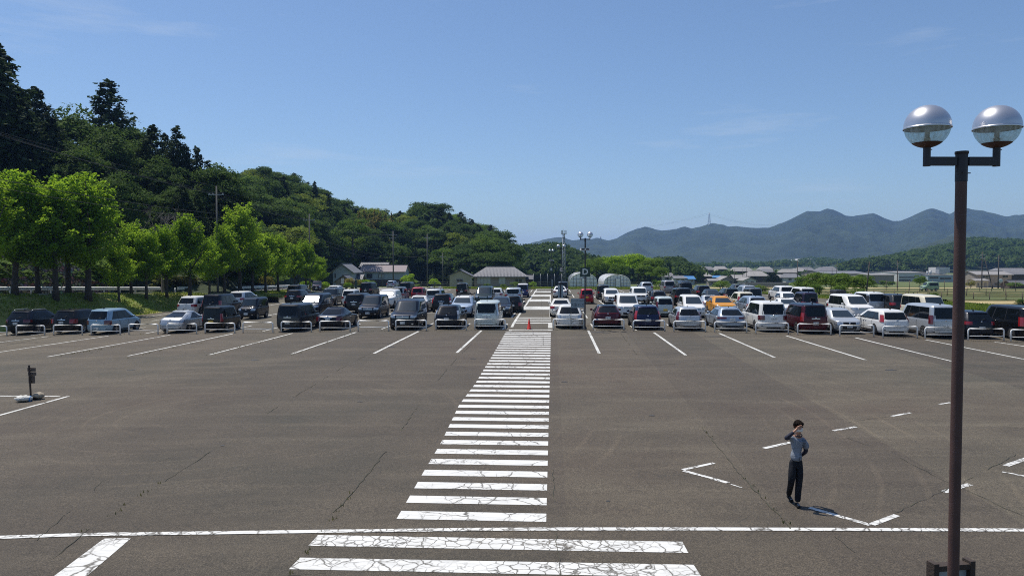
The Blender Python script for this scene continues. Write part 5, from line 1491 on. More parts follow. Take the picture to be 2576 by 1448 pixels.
# ------------------------------------------------------------------ houses
def windowb(t, c, w, h, ny=-1, panes=2, glass='window', fr='frame'):
    """a framed window on a wall facing the camera: centre c on the wall plane"""
    mb = MB(); x, y, z = c; b = .08
    mb.box((x, y - .04, z + h / 2 + b / 2), (w + 2 * b, .10, b)); mb.box((x, y - .04, z - h / 2 - b / 2), (w + 2 * b, .10, b))
    for s in (-1, 1): mb.box((x + s * (w / 2 + b / 2), y - .04, z), (b, .10, h))
    for k in range(1, panes): mb.box((x - w / 2 + w * k / panes, y - .045, z), (.06, .08, h))
    o = mb.build('window', M[fr], t)
    for k in range(panes):
        mb = MB(); mb.box((x - w / 2 + w * (k + .5) / panes, y - .015, z), (w / panes - .06, .03, h)); mb.build('pane', M[glass], o)
def house(name, label, x0, x1, yr, ye, yb, d, depth, axis='x', wall='wall_white', roof='roof_tile', wins=(), hip=0.0, over=.45, ribs=0, base=None, door=None, lower=None, cat='house', group=None, yaw=0.0):
    s = d / FPX; P = at((x0 + x1) / 2, yb, d); W = (x1 - x0) * s; z0 = P.z
    hr, he = (yb - yr) * s, (yb - ye) * s
    t = thing(name, label, cat, (P.x, P.y, z0), R(yaw), group)
    mb = MB(); n = depth
    zl = -1.2
    if axis == 'x':
        mb.add([(-W / 2, 0, zl), (W / 2, 0, zl), (W / 2, n, zl), (-W / 2, n, zl), (-W / 2, 0, he), (W / 2, 0, he), (W / 2, n, he), (-W / 2, n, he), (-W / 2 + hip * W, n / 2, hr - .1), (W / 2 - hip * W, n / 2, hr - .1)],
               [(0, 1, 5, 4), (1, 2, 6, 5), (2, 3, 7, 6), (3, 0, 4, 7), (4, 5, 9, 8), (6, 7, 8, 9), (5, 6, 9), (7, 4, 8)])
    else:
        mb.add([(-W / 2, 0, zl), (W / 2, 0, zl), (W / 2, n, zl), (-W / 2, n, zl), (-W / 2, 0, he), (W / 2, 0, he), (W / 2, n, he), (-W / 2, n, he), (0, 0, hr - .1), (0, n, hr - .1)],
               [(0, 1, 5, 8, 4), (1, 2, 6, 5), (2, 3, 7, 9, 6), (3, 0, 4, 7), (4, 8, 9, 7), (5, 6, 9, 8)])
    mb.build('wall', M[wall], t)
    if lower:
        mb = MB(); mb.box((0, -.05, (lower[1] * s + zl) / 2), (W + .1, .12, lower[1] * s - zl)); mb.build('lower_wall', M[lower[0]], t)
    mb = MB(); o = over; th = .16
    if axis == 'x':
        a = hip * W; sl = (hr - he) / (n / 2); eo = he - o * sl
        for yy, y2 in ((-o, n / 2), (n + o, n / 2)):
            q = [(-W / 2 - o, yy, eo), (W / 2 + o, yy, eo), (W / 2 + (o * .6 if not hip else -a), y2, hr), (-W / 2 - (o * .6 if not hip else -a), y2, hr)]
            mb.add(q + [(x, y, z + th) for x, y, z in q], [(0, 1, 2, 3), (4, 5, 6, 7), (0, 1, 5, 4), (1, 2, 6, 5), (2, 3, 7, 6), (3, 0, 4, 7)])
        if hip:
            for sx in (-1, 1):
                q = [(sx * (W / 2 + o), -o, eo), (sx * (W / 2 + o), n + o, eo), (sx * (W / 2 - a), n / 2, hr)]
                mb.add(q + [(x, y, z + th) for x, y, z in q], [(0, 1, 2), (3, 4, 5), (0, 1, 4, 3), (1, 2, 5, 4), (2, 0, 3, 5)])
        mb.box((0, n / 2, hr + th), (W - 2 * a + .4, .34, .26))
        rf = mb.build('roof', M[roof], t)
        if ribs:
            mb = MB(); x = -W / 2 - o + .15
            while x < W / 2 + o:
                top_y = n / 2; zt_ = hr
                if hip:
                    m_ = (abs(x) - (W / 2 - a)) / (a + o)
                    if m_ > 0: top_y = n / 2 - (n / 2 + o) * m_; zt_ = lerp(hr, eo, m_)
                mb.tube([(x, -o, eo + th), (x, top_y, zt_ + th)], .055, 5)
                x += ribs
            o_ = mb.build('tile_rows', M[roof], t); o_['kind'] = 'stuff'
    else:
        sl = (hr - he) / (W / 2); eo = he - o * sl
        for sx in (-1, 1):
            q = [(sx * (W / 2 + o), -o, eo), (sx * (W / 2 + o), n + o, eo), (0, n + o, hr), (0, -o, hr)]
            mb.add(q + [(x, y, z + th) for x, y, z in q], [(0, 1, 2, 3), (4, 5, 6, 7), (0, 1, 5, 4), (1, 2, 6, 5), (2, 3, 7, 6), (3, 0, 4, 7)])
        mb.box((0, n / 2, hr + th), (.3, n + 2 * o + .1, .22))
        rf = mb.build('roof', M[roof], t)
    for wn in wins:
        a, b, c, d_ = wn[:4]
        x = ((a + b) / 2 - (x0 + x1) / 2) * s; z = (yb - (c + d_) / 2) * s
        windowb(t, (x, -.11 if lower and z < lower[1] * s else 0, z), (b - a) * s, (d_ - c) * s, panes=wn[4] if len(wn) > 4 else 2, glass=wn[5] if len(wn) > 5 else 'window', fr='dark_frame' if lower or wall == 'wall_brown' else 'frame')
    if door:
        a, b, c, m_ = door; mb = MB(); mb.box((((a + b) / 2 - (x0 + x1) / 2) * s, -.04, (yb - c) * s / 2), ((b - a) * s, .10, (yb - c) * s)); mb.build('door', M[m_], t)
    return t
house('storehouse', 'white plastered storehouse with a dark gable roof left of the grey house', 838, 885, 664.5, 682, 719, 172, 9, 'y', 'wall_grey', 'roof_tile', over=.7, wins=[(842, 845, 688, 698, 1)])
house('shed', 'low tiled outbuilding roof in front of the white storehouse', 845, 884, 693, 707, 722, 160, 4, 'y', 'wall_tan', 'roof_dark', over=.6)
house('outbuilding', 'small tiled roof between the storehouse and the grey house', 886, 909, 691, 702, 718, 176, 4, 'x', 'wall_brown', 'roof_tile', ribs=.4)
hg = house('farmhouse', 'two storey grey blue house with a mauve roof behind the far row of cars', 907, 1017, 668, 683, 721, 198, 9, 'x', 'wall_grey', 'roof_brown', lower=('wall_brown', 18), over=.5,
      wins=[(923, 936, 689, 699, 2), (953, 966, 689, 699, 2, 'curtain')])
house('farmhouse_wing', 'raised tiled ridge roof above the left part of the grey blue house', 906, 973, 661, 672, 700, 203, 6, 'x', 'wall_grey', 'roof_tile', ribs=.45, over=.4)
house('shed', 'beige corrugated shed with one small window left of the long tiled house', 1131, 1183, 680, 693, 719, 166, 8, 'y', 'wall_beige', 'roof_dark', over=.35, wins=[(1149, 1164, 702, 709, 2)])
house('bungalow', 'long single storey house with a ribbed grey hip roof', 1193, 1322, 672.5, 693.5, 718, 176, 9, 'x', 'wall_tan', 'roof_tile', hip=.23, ribs=.34, over=.75,
      wins=[(1200, 1234, 698, 713, 4, 'curtain'), (1255, 1271, 698, 713, 2, 'curtain'), (1296, 1313, 701, 714, 2)])
house('shed', 'dark lean-to shed at the right end of the long tiled house', 1322, 1340, 693, 702, 718, 182, 5, 'x', 'wall_brown', 'roof_dark')
# village on the right
V_ = 'village houses beyond the fields'
for a in [('pale grey gabled house with a tiled hip roof left of the blue roofed sheds', 1665, 1712, 687, 696, 710, 300, 9, 'x', 'wall_white', 'roof_tile', .18),
          ('lower tiled house with a white gable wall right of the hip roofed one', 1697, 1726, 694.5, 700, 711, 290, 8, 'x', 'wall_white', 'roof_tile', 0),
          ('grey walled shed with a bright blue metal roof', 1726, 1747, 695, 701.5, 711.5, 290, 6, 'x', 'wall_grey', 'roof_blue', 0),
          ('large dark house under a pale half-hipped roof', 1754, 1791, 686, 695, 711, 320, 12, 'x', 'wall_brown', 'roof_pale', .2),
          ('long house with a thin blue roof edge among the village roofs', 1792, 1824, 694, 698, 711, 330, 8, 'x', 'wall_brown', 'roof_blue', 0),
          ('low beige shed with a tan roof before the village', 1784, 1810, 702, 706, 713, 280, 5, 'x', 'wall_tan', 'roof_pale', 0),
          ('house with a broad pale grey gable roof and tan walls', 1812, 1848, 695.5, 704, 712.5, 300, 9, 'y', 'wall_tan', 'roof_pale', 0),
          ('brown house with a pale tan roof left of the white gabled house', 1848, 1882, 692, 700, 712, 310, 9, 'x', 'wall_brown', 'roof_pale', 0),
          ('small white gabled house in front of the large dark one', 1871, 1902, 698, 705, 712.5, 290, 8, 'y', 'wall_white', 'roof_pale', 0),
          ('large dark timber house under a bright pale roof beside the cypresses', 1888, 1934, 682, 694, 712, 315, 12, 'x', 'wall_brown', 'roof_pale', .22),
          ('house behind the cypresses with a pale roof', 1950, 1972, 691, 698, 711, 330, 8, 'x', 'wall_brown', 'roof_pale', 0),
          ('grey roofed house with white upper wall left of the bushes', 1977, 2015, 689, 698, 711, 325, 9, 'x', 'wall_white', 'roof_tile', .1)]:
    lb, x0, x1, yr, ye, yb, d, dep, ax, wl_, rf_, hp = a
    house('village_house', lb, x0, x1, yr, ye, yb, d, dep, ax, wl_, rf_, hip=hp, over=.5, group=V_, wins=[(lerp(x0, x1, .18), lerp(x0, x1, .36), ye + 2.5, ye + 6.5, 2), (lerp(x0, x1, .58), lerp(x0, x1, .80), ye + 2.5, ye + 6.5, 2)])
house('boundary_wall', 'long low pale stone wall in front of the village', 1862, 1984, 712.0, 712.2, 719, 262, .6, 'x', 'wall_tan', 'roof_pale', over=.05, cat='wall')
house('warehouse', 'pale grey warehouse wall and roof beyond the field bushes', 2187, 2249, 689.5, 692, 711, 300, 22, 'x', 'wall_tan', 'roof_pale', over=.3, cat='warehouse')
house('warehouse', 'long low grey warehouse roof behind the bushes', 2076, 2186, 683, 688, 711, 360, 30, 'x', 'wall_tan', 'roof_tile', over=.3, cat='warehouse')
f_ = house('factory', 'white factory block with stepped roofs and vents', 2260, 2334, 684, 686.5, 713, 340, 30, 'x', 'wall_white', 'roof_pale', over=.2, cat='factory', wins=[(2262, 2300, 696, 698.5, 8), (2262, 2290, 703, 706, 6)])
f2 = house('factory', 'grey factory wing with a roof tank behind the green van', 2334, 2398, 690, 692, 713, 335, 26, 'x', 'wall_grey', 'roof_pale', over=.2, cat='factory', wins=[(2338, 2360, 696, 700, 4), (2364, 2392, 698, 702, 5)])
mb = MB(); mb.box((2.4, 4, 5.4), (3.2, 3, 2.2)); mb.tube([(-3, 3, 3), (-3, 3, 6.0)], .5, 8); mb.tube([(-4.4, 3, 3), (-4.4, 3, 5.6)], .4, 8); mb.build('roof_plant', M['galv'], f2)
mb = MB(); mb.box((5.0, 10, 6.0), (6.5, 6, 2.6)); mb.build('roof_block', M['wall_white'], f2)
hr_ = house('farmhouse', 'grey two storey house with four dark windows behind the dark poles at the right', 2458, 2544, 683, 691, 727, 250, 10, 'x', 'wall_tan', 'roof_pale', over=.5,
      wins=[(2471, 2486, 693.5, 698.5, 2), (2521, 2534.5, 692.5, 698, 2), (2502, 2516.5, 711, 717.5, 2), (2521, 2535, 711, 717.5, 2)])
house('house_wing', 'low cream wing with a lean roof left of the grey two storey house', 2455, 2486, 702, 706, 727, 243, 5, 'x', 'wall_beige', 'roof_pale', over=.4, wins=[(2458.5, 2461.5, 712, 719, 1)], door=(2476, 2482, 711, 'wall_tan'))
house('farmhouse', 'old dark timber farmhouse with a wide tiled roof at the right edge', 2520, 2610, 675, 689, 724, 275, 12, 'x', 'wall_brown', 'roof_tile', hip=.12, over=.8, ribs=.7)
house('shed', 'small dark tiled annex at the far right edge', 2550, 2600, 706, 716, 727, 225, 6, 'x', 'wall_brown', 'roof_dark', over=.6)

# the dark net beside the walkway end
P0, P1 = at(1342, 712, 150), at(1413, 712, 150); z = -.6
t = thing('windbreak_net', 'dark blue windbreak net stretched between poles beyond the walkway', 'net', (P0.x, P0.y, z), 0)
Wn = P1.x - P0.x; hn = zat(690, 150) - z
mb = MB(); vs = []
for i in range(21):
    x = Wn * i / 20; yy = .12 * math.sin(i * 1.3)
    vs += [(x, yy, .25), (x, yy + .05, hn - .10 * abs(math.sin(i * math.pi / 5)))]
mb.add(vs, [(2 * i, 2 * i + 2, 2 * i + 3, 2 * i + 1) for i in range(20)]); mb.build('netting', M['net'], t)
for i in range(5): mb = MB(); mb.tube([(Wn * i / 4, -.05, 0), (Wn * i / 4, -.05, hn + .1)], .04, 6); mb.build('post', M['galv'], t)

# ------------------------------------------------------------------ greenhouses
def greenhouse(x0, x1, ytop, ybase, d, L, lb):
    s = d / FPX; P = at((x0 + x1) / 2, ybase, d); W = (x1 - x0) * s; hh = (ybase - ytop) * s
    t = thing('greenhouse', lb, 'greenhouse', (P.x, P.y, P.z), -YAW, 'arched plastic greenhouses')
    def arch(n=16):
        out = [(-W / 2, 0)]
        for i in range(n + 1):
            a = math.pi - math.pi * i / n
            out.append((W / 2 * math.cos(a), hh * .42 + (hh * .58) * math.sin(a) ** .9))
        out.append((W / 2, 0)); return out
    A = arch(); n = len(A)
    mb = MB(); mb.add([(x, y, z) for y in (0, L) for x, z in A], [(i, i + 1, n + i + 1, n + i) for i in range(n - 1)], 0, True); mb.build('cover', M['film'], t)
    mb = MB(); mb.add([(x, .02, z) for x, z in A], [tuple(range(n))]); mb.build('front_panel', M['film'], t)
    mb = MB(); mb.add([(x, L - .02, z) for x, z in A], [tuple(range(n))]); mb.build('rear_panel', M['film'], t)
    mb = MB(); mb.tube([(x * 1.01, -.03, z * 1.01) for x, z in A], .055, 6); arc = mb.mesh('rib', M['white_paint'])
    mb2 = MB(); mb2.tube([(x * 1.005, 0, z * 1.005) for x, z in A], .022, 5); thin = mb2.mesh('rib', M['galv'])
    obj_from('front_arch', arc, t)
    y = 1.2
    while y < L: obj_from('rib', thin, t, (0, y, 0)); y += 1.2
    def top(x): return pl(A[1:-1], x)
    for k in range(1, 8):
        x = -W / 2 + W * k / 8; mb = MB(); mb.box((x, -.03, top(x) / 2), (.04, .03, top(x) - .06)); mb.build('mullion', M['dark_frame'], t)
    for z in (hh * .20, hh * .40, hh * .62):
        w = W / 2 * (1 if z < hh * .42 else math.cos(math.asin(min(1, ((z - hh * .42) / (hh * .58)) ** (1 / .9)))))
        mb = MB(); mb.box((0, -.05, z), (2 * w - .04, .03, .04)); mb.build('cross_rail', M['dark_frame'], t)
    mb = MB(); x = W * .03
    for s_ in (-1, 1): mb.box((x + s_ * .42, -.075, .95), (.05, .03, 1.9))
    mb.box((x, -.075, 1.9), (.9, .03, .05)); mb.build('door_frame', M['dark_frame'], t)
    mb = MB(); mb.box((x, -.06, .94), (.78, .02, 1.84)); mb.build('door', M['film'], t)
greenhouse(1434, 1501, 687, 726, 133, 17, 'arched white greenhouse on the left, partly behind the D sign')
greenhouse(1520, 1585, 691, 726.5, 132, 17, 'arched white greenhouse on the right, with its door in the middle')

# ------------------------------------------------------------------ fences
def fence(name, label, pts, gap, h, rails=(.95, .5), post='fence_green', r=.04, group=None, rr=.018):
    t = thing(name, label, 'fence', (pts[0][0], pts[0][1], G(*pts[0][:2])), 0, group)
    o = Vector(t.location)
    mb = MB(); mb.tube([(0, 0, -.1), (0, 0, h)], r, 5); pm = mb.mesh('post', M[post])
    P = [Vector((p[0], p[1])) for p in pts]; Q = []
    for a, b in zip(P, P[1:]):
        n = max(1, round((b - a).length / gap))
        Q += [a.lerp(b, i / n) for i in range(n)]
    Q.append(P[-1]); Q = [Vector((q.x, q.y, G(q.x, q.y))) - o for q in Q]
    for q in Q: obj_from('post', pm, t, q)
    for k in rails:
        mb = MB(); mb.tube([q + Vector((0, 0, h * k)) for q in Q], rr, 4); mb.build('rail', M[post], t)
    return t
fence('wire_fence', 'dark green wire fence along the far edge of the lot', [(x, far_edge(x) + 1.6) for x in (-18, 0, 7)], 2.4, 1.25, (.97, .65, .33))
fence('wire_fence', 'dark green wire fence between the walkway end and the greenhouses', [(x, far_edge(x) + 1.6) for x in (11, 24, 40)], 2.4, 1.3, (.97, .65, .33))
P0, P1 = at(1960, 750, 118), at(1850, 740, 140)
fence('wire_fence', 'rusty mesh fence around the garden plot right of the far lot', [(P0.x, P0.y), (P1.x, P1.y)], 1.6, 1.5, (.97, .75, .5, .25), 'wood_post', .035)
fence('field_fence', 'thin wooden post fence between the verge and the fields at the right', [(44 + 3, 96), (50, 86), (68, 82), (80, 80)], 1.7, 1.1, (.9, .5), 'wood_post', .045, rr=.008)
fence('field_fence', 'post fence further out in the striped fields', [(58, 108), (95, 104)], 2.6, 1.2, (.9,), 'wood_post', .05, rr=.008)
fence('field_fence', 'tall fence posts by the field track right of the green minicar', [(80, 158), (110, 154)], 2.4, 2.4, (.95, .5), 'wood_post', .06, rr=.012)

# ------------------------------------------------------------------ masts
def lattice(name, label, P, h, w0, w1, cat, r=.05, seg=10):
    t = thing(name, label, cat, P)
    cor = [(-1, -1), (1, -1), (1, 1), (-1, 1)]
    for cx_, cy_ in cor:
        mb = MB(); mb.tube([(cx_ * w0, cy_ * w0, 0), (cx_ * w1, cy_ * w1, h)], r, 4); mb.build('leg', M['galv'], t)
    for k in range(seg):
        a, b = k / seg, (k + 1) / seg; wa, wb_ = lerp(w0, w1, a), lerp(w0, w1, b); mb = MB()
        for i in range(4):
            p, q = cor[i], cor[(i + 1) % 4]
            mb.tube([(p[0] * wa, p[1] * wa, h * a), (q[0] * wb_, q[1] * wb_, h * b)], r * .6, 4, caps=False)
            mb.tube([(q[0] * wa, q[1] * wa, h * a), (p[0] * wb_, p[1] * wb_, h * b)], r * .6, 4, caps=False)
            mb.tube([(p[0] * wb_, p[1] * wb_, h * b), (q[0] * wb_, q[1] * wb_, h * b)], r * .6, 4, caps=False)
        mb.build('bracing', M['galv'], t)
    return t
P = at(1418, 700, 300); P.z = -4
hh = zat(588, 300) + 4
t = lattice('phone_mast', 'slim lattice phone mast with antennas rising behind the lamps', P, hh, .75, .35, 'mast', .10, 12)
for k in range(6):
    a = k * math.pi / 3; mb = MB(); mb.box((math.cos(a) * .95, math.sin(a) * .95, hh + .6), (.22, .22, 1.7)); mb.build('antenna', M['galv'], t)
mb = MB(); mb.lathe([(.0, hh), (1.0, hh), (1.0, hh + .12), (0, hh + .12)], n=8); mb.lathe([(.0, hh - 1.6), (.8, hh - 1.6), (.8, hh - 1.48), (0, hh - 1.48)], n=8); mb.build('platform', M['galv'], t)
mb = MB(); mb.tube([(0, 0, hh), (0, 0, hh + 2.6)], .04, 4); mb.build('lightning_rod', M['galv'], t)

# ------------------------------------------------------------------ foliage
rng = np.random.default_rng(11)
def leaf_quads(C, Nrm, size, jitter=.6, asp=.75):
    """leaf clumps: quads at points C, roughly facing Nrm, with random spin"""
    n = len(C)
    Nn = Nrm + rng.normal(0, jitter, (n, 3)); Nn /= np.linalg.norm(Nn, axis=1, keepdims=True) + 1e-9
    A = np.cross(Nn, rng.normal(0, 1, (n, 3))); A /= np.linalg.norm(A, axis=1, keepdims=True) + 1e-9
    B = np.cross(Nn, A); s = (size * rng.uniform(.55, 1.25, (n, 1)))
    A = A * s * .5; B = B * s * .5 * asp
    return np.stack([C - A - B * .3, C - B, C + A + B * .2, C + B * .9], axis=1)
def crown_blobs(n_blob, per, rx, rz, z0, br, size, seed, low=0.15):
    """a crown made of leafy clumps spread over an ellipsoid; unit: metres"""
    r = np.random.default_rng(seed); C = []; Nn = []
    for k in range(n_blob):
        t = r.uniform(0, 2 * np.pi); ph = np.arcsin(r.uniform(-.45, 1.0)); q = r.uniform(.45, .88)
        c = np.array([np.cos(t) * np.cos(ph) * rx * q, np.sin(t) * np.cos(ph) * rx * q, z0 + np.sin(ph) * rz * q])
        b = br * r.uniform(.65, 1.2)
        d = r.normal(0, 1, (per, 3)); d /= np.linalg.norm(d, axis=1, keepdims=True)
        d[:, 2] = np.where(d[:, 2] < -low, -d[:, 2] * .6, d[:, 2])
        C.append(c + d * b * r.uniform(.72, 1.08, (per, 1)) * np.array([1, 1, .75])); Nn.append(d + np.array([0, 0, .5]))
    return leaf_quads(np.concatenate(C), np.concatenate(Nn), size)
def crown_upright(n_br, per, h, rx, z0, size, seed, spray=.5):
    """crown of a young street tree: feathery branches rising at a steep angle"""
    r = np.random.default_rng(seed); C = []; Nn = []
    for k in range(n_br):
        a = r.uniform(0, 2 * np.pi); zb = z0 + h * r.uniform(0, .72) ** 1.0; t = (zb - z0) / h
        reach = rx * (1 - t) ** .55 * r.uniform(.75, 1.1) * (0.72 + .28 * np.sin(np.pi * min(1, t * 2.2 + .1)))
        up = h * .22 * r.uniform(.5, 1.3) + t * h * .12
        u = r.uniform(0, 1, per) ** .7
        P = np.stack([np.cos(a) * reach * u, np.sin(a) * reach * u, zb + up * u ** 1.4], axis=1)
        j = r.normal(0, 1, (per, 3)) * spray * (0.35 + .5 * np.sin(np.pi * np.minimum(1, u * 1.05)))[:, None] * np.array([1, 1, .55])
        C.append(P + j); Nn.append(j * .4 + np.array([0, 0, .9]))
    for k in range(5):
        zz = r.uniform(.55, 1, per // 2) * h + z0
        C.append(np.stack([r.normal(0, .28, per // 2), r.normal(0, .28, per // 2), zz], axis=1)); Nn.append(np.tile([0, 0, 1.0], (per // 2, 1)))
    return leaf_quads(np.concatenate(C), np.concatenate(Nn), size)
def crown_cone(h, rx, z0, n, size, seed, layers=26, ragged=.35, top=.06):
    """tall conifer with drooping clumped branches"""
    r = np.random.default_rng(seed); C = []; Nn = []
    for L in range(layers):
        t = (L + r.uniform(0, .8)) / layers; z_ = z0 + (h - z0) * t
        nb = 7 if t < .8 else 5
        for b in range(nb):
            z = z_ + r.normal(0, .9) * (1 - t * .6) * h / 22; a = r.uniform(0, 2 * np.pi); reach = rx * ((1 - t) ** .68 + top) * r.uniform(1 - ragged, 1 + ragged * .5)
            m = max(6, int(n / layers / nb * (1.25 - t)))
            u = r.uniform(.15, 1, m) ** .6; cl = r.normal(0, 1, (m, 3)) * np.array([.16, .16, .14]) * rx * (1.15 - t)
            P = np.stack([np.cos(a) * reach * u, np.sin(a) * reach * u, z - reach * .22 * u + reach * .12], axis=1) + cl
            C.append(P); Nn.append(np.stack([np.cos(a) * np.ones(m) * .5, np.sin(a) * np.ones(m) * .5, np.ones(m)], axis=1))
    return leaf_quads(np.concatenate(C), np.concatenate(Nn), size)

def branchy(seed, h, r0, crown_z, n=7, reach=.35, up=.5, r_top=.4, mt='bark'):
    random.seed(seed); mb = MB()
    pts = [(0, 0, -.15), (0.02, 0, h * .08), (random.uniform(-.1, .1), random.uniform(-.1, .1), h * .35), (random.uniform(-.15, .15), random.uniform(-.15, .15), h * .65), (random.uniform(-.1, .1), 0, h * .95)]
    mb.tube(pts, [r0 * 1.5, r0 * 1.05, r0 * .85, r0 * .5, r0 * .12], 8)
    for k in range(n):
        t = lerp(crown_z, .85, k / max(1, n - 1)); a = k * 2.4 + random.random(); L = h * reach * (1.1 - t)
        z = h * t; b = Vector((0.02, 0, z)); e = b + Vector((math.cos(a) * L, math.sin(a) * L, L * up * random.uniform(.7, 1.5)))
        m = b.lerp(e, .5) + Vector((random.uniform(-.2, .2), random.uniform(-.2, .2), random.uniform(-.1, .25)))
        mb.tube([b, m, e], [r0 * (1 - t) * .6 + .02, r0 * (1 - t) * .35 + .015, .012], 5)
    return mb.mesh('trunk', M[mt])

TREES = {}
def variants(kind):
    if kind in TREES: return TREES[kind]
    out = []
    if kind == 'street':
        for s in range(5): out.append((quad_mesh('crown', crown_upright(62, 190, 7.2, 3.5, 2.5, .225, 20 + s, .40), M['leaf_bright']), branchy(30 + s, 9.5, .19, .26, 9, .34, .9), 10.0))
    elif kind == 'cedar':
        for s in range(4): out.append((quad_mesh('crown', crown_cone(22, 4.3, 4.0, 13000, .50, 40 + s, 34), M['leaf_cedar']), branchy(50 + s, 21, .24, .35, 6, .10, .0), 22.0))
    elif kind == 'broad':
        for s in range(4): out.append((quad_mesh('crown', crown_blobs(26, 200, 4.6, 4.2, 7.0, 1.8, .42, 60 + s), M['leaf_dark']), branchy(70 + s, 9.5, .26, .35, 7, .35, .6), 11.5))
    elif kind == 'mid':
        for s in range(3): out.append((quad_mesh('crown', crown_blobs(24, 200, 4.4, 3.8, 6.6, 1.7, .40, 80 + s), M['leaf_mid']), branchy(90 + s, 9, .24, .3, 7, .35, .6), 10.8))
    elif kind == 'bigbroad':
        for s in range(4): out.append((quad_mesh('crown', crown_blobs(46, 230, 6.6, 8.0, 12.5, 2.3, .50, 140 + s), M['leaf_dark']), branchy(145 + s, 18, .34, .3, 9, .28, .7), 20.8))
    elif kind == 'bush':
        for s in range(3): out.append((quad_mesh('foliage', crown_blobs(14, 90, 1.0, .8, .8, .48, .17, 100 + s), M['leaf_mid']), branchy(110 + s, 1.3, .05, .1, 6, .5, .9), 1.7))
    elif kind == 'bamboo':
        for s in range(2): out.append((quad_mesh('crown', crown_cone(12, 2.2, 2.5, 1800, .5, 120 + s, 16, .5, .1), M['leaf_yellow']), branchy(125 + s, 11, .08, .3, 4, .1, .3, mt='bark'), 12.0))
    elif kind == 'ybush':
        for s in range(2): out.append((quad_mesh('foliage', crown_blobs(14, 90, 1.0, .8, .8, .48, .17, 130 + s), M['leaf_yellow']), branchy(135 + s, 1.3, .05, .1, 6, .5, .9), 1.7))
    TREES[kind] = out; return out
cnt = {}
def plant(kind, P, h, label, cat='tree', group=None, wide=1.0, name=None, leaf=None, rz=None, v=None, trunkless=False):
    vs = variants(kind); i = cnt.get(kind, 0); cnt[kind] = i + 1
    cm, tm, hh = vs[(v if v is not None else i * 7 + i // 3) % len(vs)]
    s = h / hh
    t = thing(name or {'street': 'roadside_tree', 'cedar': 'cedar_tree', 'broad': 'broadleaf_tree', 'bigbroad': 'broadleaf_tree', 'mid': 'broadleaf_tree', 'bush': 'bush', 'bamboo': 'bamboo_clump', 'ybush': 'bush'}[kind], label, cat, P, random.uniform(0, 6.28) if rz is None else rz, group)
    t.scale = (s * wide, s * wide, s)
    c = obj_from('foliage' if kind in ('bush', 'ybush') else 'crown', cm, t)
    if leaf: c.material_slots[0].link = 'OBJECT'; c.material_slots[0].material = M[leaf]
    if not trunkless: obj_from('stem' if kind in ('bush', 'ybush') else 'trunk', tm, t)
    return t

# roadside row: px, height of the top, depth
row = [(-60, 400, 58), (38, 425, 62), (95, 470, 66), (140, 432, 64), (172, 455, 69), (222, 418, 67), (299, 600, 70), (330, 560, 75), (368, 565, 74), (420, 555, 77), (478, 525, 80), (527, 595, 84),
       (565, 560, 87), (604, 508, 91), (636, 560, 95), (668, 585, 99), (700, 588, 103), (742, 615, 110), (770, 602, 113), (806, 645, 121)]
near_lb = ['bright green tree of the roadside row, cut by the left frame edge', 'bright green roadside tree left of the large pair', 'smaller roadside tree filling in behind the left group',
           'tall bright green roadside tree with a thick dark trunk above the second black SUV', 'slim roadside tree squeezed between the two largest', 'largest bright green roadside tree above the light blue minivan',
           'low roadside tree right of the largest one', 'small roadside tree behind the low one', 'roadside tree in front of the bare grey tree', 'roadside tree right of the bare grey tree', 'pointed roadside tree left of the utility pole',
           'low roadside tree just left of the utility pole', 'roadside tree just right of the utility pole', 'tall pointed roadside tree right of the utility pole', 'roadside tree above the white-roofed silver minivan',
           'roadside tree in the middle of the far group', 'roadside tree left of the second utility pole group', 'roadside tree before the second utility pole', 'roadside tree at the second utility pole', 'last and smallest roadside tree beside the driving car']
for k, (px, yt, d) in enumerate(row):
    P = at(px, 740, d); x = min(P.x, top_x(d) + .2); z = G(x, d)
    hgt = at(px, yt, d).z - z
    t = plant('street', (P.x, d, G(P.x, d)), hgt * 1.03, near_lb[k], group='bright green trees along the road', wide=(1.12 if px < 290 else 1.0), v=k % 5)
# bare tree among them
def bare(P, h, label, seed=3, spread=.55):
    random.seed(seed); t = thing('bare_tree', label, 'tree', P); mb = MB()
    def grow(p, d, L, r, n):
        e = p + d * L; mb.tube([p, e], [r, r * .6], 4, caps=False)
        if n:
            for _ in range(3 if n > 1 else 4):
                dd = (d + Vector((random.gauss(0, spread), random.gauss(0, spread), random.gauss(.15, .25)))).normalized()
                grow(e, dd, L * random.uniform(.55, .8), r * .55, n - 1)
    grow(Vector((0, 0, 0)), Vector((0, 0, 1)), h * .30, h * .018, 0)
    top = Vector((0, 0, h * .28))
    for _ in range(5): grow(top, Vector((random.gauss(0, .5), random.gauss(0, .5), 1)).normalized(), h * .25, h * .012, 4)
    mb.build('branches', M['bark_grey'], t)
P = at(408, 600, 80); bare((P.x, 80, 1.0), at(408, 508, 80).z - 1.0, 'leafless grey tree poking out above the roadside trees')
P = at(340, 700, 84)

